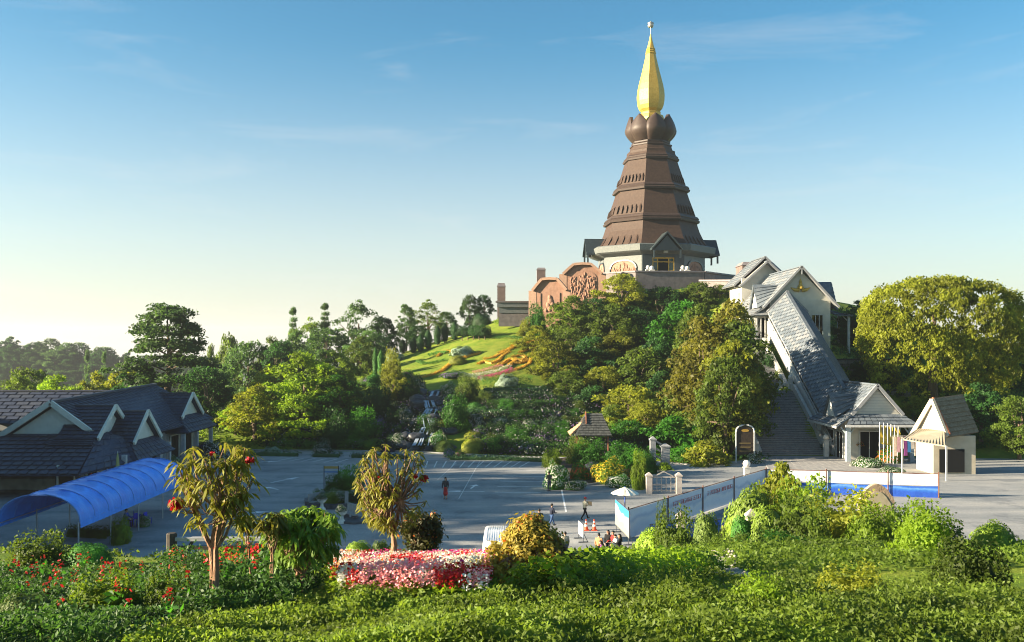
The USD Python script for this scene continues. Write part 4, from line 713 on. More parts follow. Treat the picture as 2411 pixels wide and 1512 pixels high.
gable_roof_y(rb, 38.0, 48.6, 153.2, 161.4, HF+9.8, HF+14.6, [SHG3, SHG], 10, 6); gable_roof_y(rb, 38.7, 47.9, 151.6, 155.4, HF+9.6, HF+13.7, [SHG3], 9, 3)
for y in (154.5, 158.5): win(rb, f'{rb.path}/wall', (39.19, y, HF+6.0), (0, -1, 0), (-1, 0, 0), 1.0, 2.6, 2, 2)
win(hh, f'{hh.path}/wall', (46.4, HY0-.0, HF+.5), (1, 0, 0), (0, -1, 0), 1.7, 3.7, 3, 1, mat=TRIMW)
for y in (139.0, 142.6): win(hh, f'{hh.path}/left_bay', (37.29, y, HF+.5), (0, -1, 0), (-1, 0, 0), 2.6, 3.4, 3, 1, .14)
win(hh, f'{hh.path}/left_bay', (38.5, 137.49, HF+.6), (1, 0, 0), (0, -1, 0), 1.9, 3.3, 3, 1, .16)
# retaining walls of rough stones right of the escalator
RST = M('rubble_stone', (.09, .095, .1), (.17, .175, .18), 2, .9, .8, bscale=5)
for z0, y, lab, xa, xb in ((7.8, 131.0, 'dark rubble retaining wall, upper one right of the covered escalator', 46, 56), (3.6, 125.0, 'dark rubble retaining wall, lower one right of the covered escalator', 46, 55)):
    rw = T('retaining_wall', lab, 'wall', (0, 0, 0)); rw.part('core', MB().box(((xa+xb)/2, y+.6, z0+.8), (xb-xa, 1.0, 5.6)), M('rubble_core', (.04, .04, .045)))
    for r in range(6):
        x = xa+(r % 2)*.4
        while x < xb: 
            w = rng.uniform(.7, 1.5); rw.part('stone', MB().box((x+w/2, y+rng.uniform(0, .15), z0+r*.62), (w-.08, .5, .56), taper=.93), RST); x += w
# ---------------------------------------------------------------- left: tiled house and blue tent
TILE = M('blue_tile', (.018, .03, .06), (.03, .042, .075), 1.5, .6, .4, spec=.4, bscale=10); TILE2 = M('blue_tile_worn', (.028, .038, .062), (.045, .055, .08), 1.5, .6, .4, spec=.4, bscale=10)
TILES = [TILE, TILE, TILE2]
CREAM = M('cream_board', (.55, .57, .5), (.62, .63, .56), 2, .7)
th = T('tiled_house', 'long house with dark blue tiled roof and three white side gables', 'house', (0, 0, 0))
th.part('wall', MB().box((-46, 99, 1.6), (11.5, 31, 3.4)), M('house_wall', (.2, .22, .24), (.28, .3, .31), 1, .8))
slope(th, None, (-38.4, 85.6, 4.0), (-38.4, 115, 4.0), (-44, 110.5, 8.5), (-44, 85.6, 7.9), TILES, 15, 34, name='right_roof')
slope(th, None, (-50, 115, 4.0), (-50, 85.6, 4.0), (-44, 85.6, 7.9), (-44, 110.5, 8.5), TILES, 12, name='left_roof')
slope(th, None, (-38.4, 115, 4.0), (-50, 115, 4.0), (-44, 110.5, 8.5), (-44, 110.5, 8.5), TILES, 10, name='hip_roof')
th.part('ridge_cap', MB().bar((-44, 85.4, 8.02), (-44, 110.6, 8.62), .4, .2), TILE2)
th.part('barge_board', MB().bar((-44, 85.4, 7.95), (-39.3, 85.4, 4.55), .25, .5).bar((-44, 85.4, 7.95), (-50.3, 85.4, 3.8), .25, .5), CREAM)
th.part('gable', MB().plate([(-49, 86.0, 4.2), (-39.4, 86.0, 4.2), (-44, 86.0, 7.5)], (0, .3, 0)), CREAM)
slope(th, None, (-51, 77.5, 2.2), (-37.6, 77.5, 2.2), (-39.6, 86, 4.9), (-50, 86, 4.9), TILES, 10, 15, name='front_skirt_roof')
slope(th, None, (-37.5, 77.5, 2.2), (-36.0, 88, 2.3), (-38.4, 87.5, 4.6), (-39.6, 86, 4.9), TILES, 6, 9, name='corner_skirt_roof')
def cross(y, ze, zr, xg, hw, xs, drop, lab=None):
    """A side gable with a hipped skirt in front of it."""
    slope(th, None, (-43, y-hw-.3, ze), (xg+.6, y-hw-.3, ze), (xg+.6, y, zr), (-43, y, zr), TILES, 9, 8, name='cross_roof'); slope(th, None, (xg+.6, y+hw+.3, ze), (-43, y+hw+.3, ze), (-43, y, zr), (xg+.6, y, zr), TILES, 9, name='cross_roof')
    g = th.part('gable', MB().plate([(xg, y-hw, ze+.1), (xg, y+hw, ze+.1), (xg, y, zr-.25)], (-.2, 0, 0)), CREAM)
    th.part('barge_board', MB().bar((xg+.62, y-hw-.4, ze-.05), (xg+.62, y, zr+.05), .18, .42).bar((xg+.62, y, zr+.05), (xg+.62, y+hw+.4, ze-.05), .18, .42), CREAM, parent=g)
    th.part('ridge_cap', MB().bar((-43, y, zr+.08), (xg+.7, y, zr+.08), .35, .16), TILE2)
    slope(th, None, (xs, y-hw-1.8, ze-drop), (xs, y+hw+1.8, ze-drop), (xg+.1, y+hw+.3, ze+.05), (xg+.1, y-hw-.3, ze+.05), TILES, 4, 10, name='skirt_roof')
    slope(th, None, (xg-3.5, y-hw-1.8, ze-drop), (xs, y-hw-1.8, ze-drop), (xg+.1, y-hw-.3, ze+.05), (xg-3.5, y-hw-.3, ze+.05), TILES, 4, 5, name='skirt_roof')
cross(88.2, 4.6, 7.4, -39.6, 3.4, -38.9, .5); cross(90.6, 3.9, 6.7, -37.4, 3.0, -35.9, 1.6); cross(109.0, 4.9, 7.5, -39.4, 3.2, -37.6, 1.7)
for x, y in ((-36.6, 84.6), (-36.8, 96), (-38.2, 104.2), (-38.2, 108.5), (-38.2, 113.6), (-39, 99)): th.part('post', MB().box((x, y, 1.5), (.4, .4, 3.1)).box((x, y, .2), (.6, .6, .4)), M('post_grey', (.3, .33, .35), (.4, .42, .43), 2, .8))
for y0, w in ((80.5, 3.0), (85.5, 2.2), (90.4, 3.2), (95.4, 2.8), (101, 3.0), (106.5, 2.6), (111, 2.2)):
    d_ = th.part('doorway', MB().box((-40.2, y0, 1.35), (.12, w, 2.7)), DARKIN); th.part('door_frame', MB().bar((-40.1, y0-w/2, 0), (-40.1, y0-w/2, 2.8), .14, .14).bar((-40.1, y0+w/2, 0), (-40.1, y0+w/2, 2.8), .14, .14).bar((-40.1, y0-w/2, 2.75), (-40.1, y0+w/2, 2.75), .14, .14), CREAM, parent=d_)
th.part('window_band', MB().box((-46, 83.4, 1.7), (9, .12, 1.1)), DARKIN); th.part('low_wall', MB().box((-45, 83.35, .5), (11, .2, 1.0)), CREAM)
rh = T('rear_tiled_roof', 'second lower tiled house behind the left end of the long tiled house', 'house', (0, 0, 0))
rh.part('wall', MB().box((-57, 112, 2), (14, 7, 4)), M('house_wall', (.2, .22, .24))); gable_roof_x(rh, -65, -49, 107, 117, 4, 7.6, TILES, 9, 10, CREAM)
# tent
BLUE = M('blue_tarpaulin', (.02, .2, .75), (.04, .28, .85), .8, .42, .5, spec=.5, bscale=2.2, stretch=(1, 2.5, 1)); PIPE = M('galvanised_pipe', (.4, .42, .44), None, 3, .4, 0, metal=.6)
tn = T('blue_tent', 'long arched tent roof of bright blue tarpaulin on thin poles', 'tent', (-29.6, 65.0, 0)); rows, colsn = 37, 17; v = []
rngT = np.random.default_rng(4)
for i in range(rows):
    y = -9+18*i/(rows-1); bay = abs(((i/(rows-1))*9) % 1-.5)*2
    for j in range(colsn):
        a = PI*j/(colsn-1); sag = .1*(1-bay**3)*math.sin(a); v.append((-2.6*math.cos(a), y, 2.35+(1.75-sag)*math.sin(a)**.9+.035*math.sin(7*a+i*1.7)))
v = np.array(v); f = [[i*colsn+j, (i+1)*colsn+j, (i+1)*colsn+j+1, i*colsn+j+1] for i in range(rows-1) for j in range(colsn-1)]
tn.part('canopy', MB().add(v, [x[::-1] for x in f]), BLUE, smooth=40)
for s in (-1, 1): 
    m = MB(); ys = np.linspace(-9, 9, 73); m.add(np.vstack([np.column_stack([0*ys+s*2.62, ys, 0*ys+2.37]), np.column_stack([0*ys+s*2.64, ys, 1.98+.06*np.abs(np.sin(ys*6))])]), [[i, i+1, i+74, i+73] for i in range(72)]); tn.part('valance', m, BLUE)
for k in range(10):
    y = -9+2*k; a = np.linspace(0, PI, 17); tn.part('hoop', MB().tube(np.column_stack([-2.6*np.cos(a), 0*a+y, 2.37+1.77*np.sin(a)**.9]), .035, 6), M('hoop_blue', (.1, .25, .6)))
for k in range(5):
    for s in (-1, 1): tn.part('pole', MB().tube([(s*2.5, -9+4.5*k, 0), (s*2.5, -9+4.5*k, 2.4)], .045, 6), PIPE)
for s in (-1, 1): tn.part('rail', MB().tube([(s*2.5, -9, 2.3), (s*2.5, 9, 2.3)], .035, 6), PIPE)
def chair(loc, rz, label):
    c = T('plastic_chair', label, 'chair', loc, rz, 'blue plastic chairs under the tent'); B = M('blue_plastic', (.01, .03, .4), None, 2, .4)
    c.part('seat', MB().box((0, 0, .43), (.44, .44, .03)), B); c.part('backrest', MB().box((0, .22, .66), (.42, .03, .42)), B)
    for x in (-.19, .19):
        for y in (-.19, .19): c.part('leg', MB().bar((x, y, 0), (x*.95, y*.95, .42), .035, .035), B)
for i, (x, y) in enumerate([(-27.6, 66.5), (-27.4, 67.4), (-28.4, 66.2), (-28.3, 67.3), (-29, 68.1)]): chair((x, y, 0), i*1.3, 'blue plastic chair among others in the shade of the blue tent')
sg = T('shop_parasol', 'closed yellow-green parasol standing before the tiled house', 'parasol', (-35.0, 79.5, 0))
sg.part('pole', MB().tube([(0, 0, 0), (0, 0, 4.0)], .04), PIPE); sg.part('canopy', MB().lathe([(.03, 3.9), (.12, 3.4), (.2, 2.2), (.24, 1.5), (.16, 1.4)], 8), M('faded_yellow', (.3, .3, .12)))
for k, l, ox, bot, w, h in [('flowering_white_dark', 'large white-flowered bush at the corner of the tiled house', 505, 1085, 70, 40), ('flowering_purple_dark', 'purple-flowered bush beside the tiled house wall', 480, 1072, 40, 30), ('flowering_white_green', 'potted white flowers at the end of the blue tent', 410, 1100, 30, 26), ('flowering_white_green', 'pot of white flowers standing before the blue tent', 340, 1240, 26, 28)]:
    p = G(ox, bot); s = p[1]/FOC; plant(k, 'flower_bush', l, 'flowers', p, ox, (w/2*s, w/2*s, h*s))
# ---------------------------------------------------------------- planted hillside in the middle
def mnd(kind, name, label, ox, bot, w, h, cat='shrub', group=None, dy=0):
    p = Tr(ox, bot); s = p[1]/FOC; plant(kind, name, label, cat, p-[0, 0, .05], ox*.37, (w/2*s, w/2*s*.9, h*s), group)
def strip(name, label, pts, w, h, mat, size=.16, dens=26, cat='hedge', kind=None, seed=1, parent=None, world=False):
    """A low clipped hedge following picture points on the ground."""
    rng = np.random.default_rng(seed); P = np.array([Tr(*p) for p in pts]) if not world else np.array([(x, y, hz(x, y)) for x, y in pts])
    L = np.r_[0, np.cumsum(np.linalg.norm(np.diff(P[:, :2], axis=0), axis=1))]; kind = kind or ('stuff' if cat == 'flowers' else None); n = max(4, int(L[-1]/.5)); t = np.linspace(0, L[-1], n)
    x, y = np.interp(t, L, P[:, 0]), np.interp(t, L, P[:, 1]); d = nrm(np.column_stack([np.gradient(x), np.gradient(y)])); r = np.column_stack([-d[:, 1], d[:, 0]])
    z = hgt(x, y); c = np.column_stack([x, y, z]); a = np.linspace(0, PI, 7); sec = np.column_stack([np.cos(a), np.sin(a)**.6])
    v = np.vstack([np.column_stack([x+r[:, 0]*q[0]*w*.36, y+r[:, 1]*q[0]*w*.36, z-.1+q[1]*h*.8]) for q in sec]); f = [[j*n+i, j*n+i+1, (j+1)*n+i+1, (j+1)*n+i] for j in range(6) for i in range(n-1)]
    N = int(L[-1]*dens*max(.6, w)*2.2); k = rng.integers(0, n, N); a = rng.uniform(0, PI, N); q = np.column_stack([np.cos(a), np.sin(a)**.6])
    off = rng.uniform(-.3, .3, N); p = np.column_stack([x[k]+r[k, 0]*q[:, 0]*w*.5+d[k, 0]*off, y[k]+r[k, 1]*q[:, 0]*w*.5+d[k, 1]*off, z[k]-.05+q[:, 1]*h*rng.uniform(.75, 1.15, N)])
    nn = np.column_stack([r[k]*q[:, :1], q[:, 1]+.2]); core = size >= .08 and not cat == 'flowers' and 'flower' not in name
    m = (MB().add(v, f) if core else MB()).add(*leaves(p, nn+rng.normal(size=nn.shape)*.6, size, rng))
    return put(name, m, mat, label=label, cat=cat, kind=kind) if not parent else put(name, m, mat, parent)
FM = {k: LEAF('mixed_'+k, [(.05, .13, .015), v[0], v[1], v[1]], .25, .2) for k, v in PETAL.items()}

AMB = LEAF('amber_hedge', [(.34, .2, .02), (.5, .3, .03), (.45, .34, .05)], .15, .2); BR = LEAF('dark_hedge', [(.05, .05, .015), (.1, .08, .02)], .15, .2)
# ornamental bird-like emblem of clipped amber hedges and flower rows
eb = T('hedge_emblem', 'ornamental emblem of clipped amber hedges and flower rows laid out on the lawn', 'topiary emblem', (0, 0, 0))
def es_(nm, pts, w, h, mat, size=.16, dens=40, seed=1): strip(nm, None, pts, w, h, mat, size, dens, parent=eb.path, seed=seed)
for i, pts in enumerate([[(1125, 858), (1140, 852), (1158, 856), (1172, 850), (1185, 838), (1200, 830)], [(1165, 862), (1180, 858), (1200, 846), (1215, 850), (1198, 860)], [(1205, 842), (1225, 838), (1240, 842), (1228, 850), (1212, 846)], [(1195, 866), (1208, 856), (1225, 856), (1240, 850)], [(1212, 872), (1230, 866), (1246, 858), (1250, 846)], [(1140, 846), (1160, 843), (1180, 834), (1205, 822)], [(1175, 832), (1200, 822), (1225, 813), (1255, 806)], [(1205, 815), (1230, 808), (1258, 805)], [(1255, 838), (1258, 824), (1262, 812)], [(1222, 832), (1240, 826), (1256, 818)]]): es_('hedge', pts, .7, .42, AMB, seed=i)
for i, (pts, m) in enumerate([([(1108, 888), (1140, 884), (1170, 878), (1198, 866)], PM['white']), ([(1128, 894), (1155, 890), (1185, 882), (1205, 874)], PM['magenta']), ([(1118, 880), (1140, 876), (1165, 868), (1180, 866)], PM['pink']), ([(1090, 884), (1105, 890), (1120, 892), (1140, 896)], PM['silver'])]): es_('flower_row', pts, 1.3, .6, m, .17, 40, seed=20+i)
strip('lawn_hedge', 'long amber clipped hedge curving along the left lawn', [(985, 892), (1010, 886), (1040, 875), (1060, 858), (1085, 846), (1110, 838), (1130, 832)], .8, .5, AMB, .16, 40)
strip('lawn_hedge', 'small curled amber hedge at the top of the left lawn', [(1075, 832), (1055, 828), (1040, 832), (1030, 840)], .7, .45, AMB, .16, 40)
strip('flower_row', 'curved row of white flowers on the left lawn', [(985, 852), (1000, 858), (1020, 856), (1045, 850)], 1.0, .4, FM['white'], .2, 60, cat='flowers')
strip('flower_row', 'patch of red-brown flowers at the top of the left lawn', [(1012, 838), (1030, 833), (1052, 832)], 1.5, .5, FM['orange'], .2, 60, cat='flowers')
for k, l, ox, bot, w, h in [('flowering_silver_bluish', 'large silver-leaved cushion shrub high on the lawn', 1089, 838, 56, 22), ('flowering_silver_bluish', 'silver-leaved cushion at the left end of the lawn', 925, 851, 46, 22), ('flowering_silver_bluish', 'silver-leaved cushion at the foot of the emblem under the trees', 1195, 910, 52, 28), ('mound_gold', 'amber clipped cushion below the silver one on the lawn', 1078, 856, 44, 20), ('flowering_pink_green', 'pink-flowered cushion left of the long amber hedge', 958, 893, 40, 22), ('flowering_violet_green', 'violet flower cushion near the twin cypresses', 868, 908, 30, 20),
    ('shaggy_gold', 'golden conifer-like shrub right of the twin cypresses', 925, 905, 46, 62), ('mound_olive', 'round olive bush left of the twin cypresses', 858, 905, 24, 18), ('shaggy_lime', 'pale lime shrub at the lawn top below the left pylon', 1205, 762, 60, 34), ('shaggy_green', 'green shrub on the lawn top right of the lime shrub', 1265, 790, 46, 56), ('shaggy_gold', 'gold shrub on the lawn top at the edge of the wood', 1240, 790, 40, 30), ('mound_dark', 'dark flat clipped bush below the skyline trees', 1135, 768, 50, 30), ('flowering_violet_green', 'violet flowers in the middle of the lawn', 1070, 888, 60, 14)]:
    mnd(k, 'garden_shrub', l, ox, bot, w, h)
strip('white_flower_band', 'band of white flowers along the top of the lawn', [(1105, 790), (1140, 792), (1170, 797), (1215, 797), (1240, 803)], 1.6, .5, FM['white'], .22, 30, cat='flowers')
_v, _f = mound(42, 2600, .13, lump=.4, rough=.7, spread=.18)
kind_of('flat_clipped', [('foliage', (_v*[1.25, 1.1, 1.5]+[0, 0, 1.0], _f), LM['dark']), ('stem', MB().tube([[0, 0, -.2], [.04, 0, .6], [0, 0, 1.3]], .1), BARK)])
for i, x in enumerate(np.linspace(1088, 1142, 5)):
    plant('flat_clipped', 'clipped_tree', ['leftmost', 'second', 'middle', 'fourth', 'rightmost'][i]+' flat-topped clipped tree in the dark row high on the lawn', 'tree', Tr(x, 802-.02*(x-1088)), i, (1, 1, 1), 'flat-topped clipped trees high on the lawn')
# shaded terraces below the lawn: rows, domes, waterfall
ROWC = [(1140, 908, 1250, 908, 'white', 'row of pale flowers at the foot of the emblem'), (1150, 964, 1310, 966, 'white', 'neat row of white flowers on the upper shaded terrace'), (1195, 1024, 1340, 1028, 'white', 'neat row of white flowers on the lower shaded terrace'), (1140, 1052, 1280, 1056, 'violet', 'row of violet flowers above the kerb'), (830, 916, 920, 916, 'violet', 'band of violet flowers below the cypresses'), (1100, 1062, 1340, 1070, 'purple', 'band of mixed purple flowers beside the far kerb'), (640, 1062, 740, 1062, 'silver', 'silver-leaved edging along the far kerb'), (800, 1060, 900, 1062, 'white', 'white flowers along the kerb left of the waterfall')]
for x0, y0, x1, y1, c_, l in ROWC: strip('flower_band', l, [(x0, y0), ((x0+x1)/2, (y0+y1)/2-1), (x1, y1)], 1.1, 1.35, FM[c_], .2, 60, cat='flowers', seed=int(x0))
for i, (x0, y0, x1, y1) in enumerate([(1140, 928, 1290, 930), (1140, 944, 1300, 946), (1090, 980, 1320, 985), (1150, 1005, 1330, 1008), (1180, 1042, 1330, 1045), (560, 1072, 700, 1074), (740, 1075, 800, 1076), (830, 1077, 960, 1080), (1060, 1082, 1280, 1087)]):
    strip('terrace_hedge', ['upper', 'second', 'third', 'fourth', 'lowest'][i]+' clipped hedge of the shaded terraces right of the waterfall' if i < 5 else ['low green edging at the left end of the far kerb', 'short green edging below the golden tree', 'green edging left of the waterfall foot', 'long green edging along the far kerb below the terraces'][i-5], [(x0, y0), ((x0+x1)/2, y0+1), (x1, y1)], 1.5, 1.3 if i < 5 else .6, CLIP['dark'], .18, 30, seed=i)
for k, l, ox, bot, w, h in [('mound_gold', 'big golden clipped dome above the far kerb', 1115, 1066, 64, 36), ('mound_gold', 'smaller golden dome just behind the big golden dome', 1115, 1036, 50, 22), ('mound_lime', 'bright green flat dome left of the waterfall foot', 877, 1052, 54, 22), ('mound_lime', 'pale lime dome high in the shaded planting', 910, 985, 32, 28), ('mound_green', 'green dome on the upper shaded terrace', 1120, 968, 46, 22), ('mound_olive', 'low olive dome left of the big golden dome', 1045, 1062, 50, 26), ('shaggy_green', 'tall green bush right of the waterfall', 1075, 1010, 70, 60), ('shaggy_olive', 'olive bush on the right lip of the waterfall', 1100, 940, 60, 44), ('shaggy_dark', 'dark bush on the left lip of the waterfall', 960, 950, 70, 50), ('shaggy_dark', 'dark bush below the violet band', 890, 985, 80, 60), ('shaggy_green', 'green bush in shadow left of the waterfall', 850, 1040, 80, 60), ('shaggy_dark', 'dark bush in the lower left of the shaded planting', 790, 1050, 80, 66),
    ('flowering_white_dark', 'white-flowered bush left of the waterfall head', 985, 930, 46, 40), ('flowering_white_green', 'white-flowered bush right of the waterfall head', 1058, 935, 44, 34), ('flowering_white_dark', 'white-flowered bush half way down the left of the waterfall', 955, 1000, 44, 34), ('flowering_white_green', 'white-flowered bush at the right foot of the waterfall', 1030, 1052, 42, 36), ('flowering_white_dark', 'white-flowered bush near the kerb left of the green dome', 940, 1056, 50, 30), ('flowering_purple_dark', 'purple-flowered bush in the shade near the kerb', 912, 1064, 36, 24), ('flowering_violet_green', 'violet-flowered bush at the kerb right of the waterfall', 1058, 1076, 34, 22), ('flowering_white_dark', 'white-flowered bush on the left of the far kerb', 760, 1066, 50, 28), ('flowering_pink_green', 'pinkish bush left of the waterfall middle', 925, 1000, 34, 24), ('flowering_white_dark', 'white-flowered bush on the lower terrace under the green bush', 1120, 1005, 50, 34), ('flowering_silver_bluish', 'silvery low cushion on the far kerb at left', 640, 1070, 44, 18), ('flowering_silver_bluish', 'small silvery cushion at the left end of the far kerb', 575, 1074, 30, 14), ('flowering_magenta_green', 'magenta flowers in the shade above the kerb', 1085, 1078, 30, 16), ('flowering_violet_green', 'violet bush at the right end of the far kerb', 1240, 1068, 40, 22)]:
    mnd(k, 'garden_shrub', l, ox, bot, w, h)
_h = np.random.default_rng(23); pts = []; SHADE_TINT = LEAF('shade_tinted_leaf', [(.008, .022, .006), (.02, .055, .012), (.045, .1, .02)], .3, .5, .6)  # leaf colours darkened so that the bank's shade is painted in
for _ in range(3400):
    x, y = _h.uniform(-32, 16), _h.uniform(108, 133)
    if shapely.distance(FLAT, Point(x, y)) > .8 and hz(x, y) < 6.0 and not (-9.8 < x-(y-113)*.08 < -5.2): pts.append((x, y))
undergrowth('dense shade-toned shrubs filling the terraced bank below the lawn', pts, SHADE_TINT, .28, .75, 24, 9)
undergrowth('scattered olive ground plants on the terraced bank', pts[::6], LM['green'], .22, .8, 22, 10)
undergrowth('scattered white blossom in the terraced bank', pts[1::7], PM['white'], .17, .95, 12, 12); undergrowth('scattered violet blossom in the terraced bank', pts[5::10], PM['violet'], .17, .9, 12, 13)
# waterfall
wf = T('waterfall', 'narrow waterfall tumbling over dark rocks down the terraced bank', 'waterfall', (0, 0, 0)); ROCK = M('wet_rock', (.015, .018, .024), (.045, .048, .055), 1.5, .45, .9, spec=.5, bscale=4)
WATER = M('falling_water', (.2, .26, .34), (.45, .52, .6), 6, .2, .5, spec=.6, stretch=(3, 3, .4), bscale=10)
for k, (ox, oy) in enumerate([(1025, 936), (1012, 958), (1020, 978), (1004, 1000), (1010, 1022), (998, 1044), (990, 1062)]):
    p = Tr(ox, oy)
    for j in range(9): 
        q = p+_h.normal(size=3)*[1.5, .5, .35]+[0, .4, .1]; s = _h.uniform(.5, 1.1); m = trimesh.creation.icosphere(2); v = m.vertices*(1+.35*(meshkit.noise(m.vertices*1.7+k*9+j, 3)[:, None]-.5)*2)*s*np.array([1.2, .9, .8]); wf.part('rock', (v+q, m.faces), ROCK, smooth=35)
    if k < 6:
        n = Tr(*[(1025, 936), (1012, 958), (1020, 978), (1004, 1000), (1010, 1022), (998, 1044), (990, 1062)][k+1])
        for j in range(5):
            x = _h.uniform(-1.0, 1.0); a = p+[x, -.9, 1.0]; b = n+[x*1.2, -.4, .8]; tt = np.linspace(0, 1, 6)[:, None]; path = a+(b-a)*tt+np.column_stack([0*tt, -.5*np.sin(tt*PI*.5), -.4*tt*(1-tt)]); w = _h.uniform(.06, .15)
            wf.part('water', MB().add(np.vstack([path-[w, 0, 0], path+[w, 0, 0]]), [[i, i+1, i+7, i+6] for i in range(5)]), WATER, smooth=True)

# the shrubs of the shaded terraces, row above row
ORD = ['first', 'second', 'third', 'fourth', 'fifth', 'sixth', 'seventh', 'eighth', 'ninth', 'tenth', 'eleventh', 'twelfth', 'thirteenth', 'fourteenth']
SK = [('shaggy_dark', 'dark green loose shrub'), ('shaggy_green', 'fresh green loose shrub'), ('mound_green', 'clipped green shrub'), ('shaggy_olive', 'olive loose shrub'), ('flowering_white_dark', 'white-flecked dark shrub'), ('mound_dark', 'clipped dark shrub'), ('flowering_violet_dark', 'violet-flecked shrub'), ('flowering_white_green', 'white-flecked green shrub'), ('mound_gold', 'clipped golden shrub'), ('flowering_pink_dark', 'pink-flecked shrub')]
for r, (y, dens) in enumerate(((111.2, 1.9), (114.4, 2.1), (117.6, 2.2), (121.0, 2.3), (124.6, 2.4), (128.0, 2.5))):
    for side, xs in (('right', np.arange(-4.6+r*.25, 17, dens)), ('left', np.arange(-10.4+r*.25, -31, -dens*1.15))):
        if side == 'left' and r > 3: continue
        for k, x in enumerate(xs):
            x = x+_h.normal()*.35; yy = y+_h.normal()*.5+(max(0, -x-8)*.12 if side == 'left' else 0)
            if shapely.distance(FLAT, Point(x, yy)) < .5: continue
            kd, nm = SK[_h.choice(len(SK), p=[.19, .14, .1, .09, .1, .08, .09, .08, .08, .05])]; s = _h.uniform(.75, 1.35)
            plant(kd, 'terrace_shrub', f'{nm}, {ORD[min(k, 13)]} {side} of the waterfall, {ORD[r]} row above the kerb', 'shrub', (x, yy, hz(x, yy)-.1), _h.uniform(0, 6), (s, s, s*_h.uniform(.8, 1.5)), 'shrubs of the shaded terraces')

for i, (x, y, w, hh2) in enumerate([(30.4, 124.5, 1.6, 2.6), (31.2, 128, 1.8, 3), (33, 131.5, 1.6, 2.4), (37.4, 131, 1.3, 2.2), (35.6, 137.6, 1.3, 2.6), (30.5, 133, 2, 3), (37.9, 127.5, .8, 1.6)]):
    plant('shaggy_dark' if i % 2 else 'shaggy_olive', 'bank_shrub', 'shrub on the bank beside the upper flight of the long stairs', 'shrub', (x, y, hz(x, y)-.2), i, (w, w, hh2), 'shrubs beside the upper stairs')
# ---------------------------------------------------------------- people
import manifold3d as m3
def _hull(pts):
    """Hull of spheres (point, radius)."""
    b = []
    for p, r in pts:
        k = np.array([[1, 0, 0], [-1, 0, 0], [0, 1, 0], [0, -1, 0], [0, 0, 1], [0, 0, -1], *[(x*.577, y*.577, z*.577) for x in (-1, 1) for y in (-1, 1) for z in (-1, 1)], *[(x*.707, y*.707, 0) for x in (-1, 1) for y in (-1, 1)], *[(x*.707, 0, y*.707) for x in (-1, 1) for y in (-1, 1)], *[(0, x*.707, y*.707) for x in (-1, 1) for y in (-1, 1)]])
        b.append(np.asarray(p, float)+k*r)
    return m3.Manifold.hull_points(np.vstack(b))
def _skin(parts, it=6, length=.035):
    m = m3.Manifold.batch_boolean(parts, m3.OpType.Add).refine_to_length(length).to_mesh(); t = trimesh.Trimesh(m.vert_properties[:, :3], m.tri_verts, process=True)
    trimesh.smoothing.filter_taubin(t, iterations=it); return t
SKIN = M('skin', (.35, .2, .13), (.4, .24, .16), 4, .6)
def rot(v, ax, a):
    k, s = math.cos(a), math.sin(a); x, y, z = v
    return np.array([x, y*k-z*s, y*s+z*k]) if ax == 'x' else np.array([x*k-y*s, x*s+y*k, z])
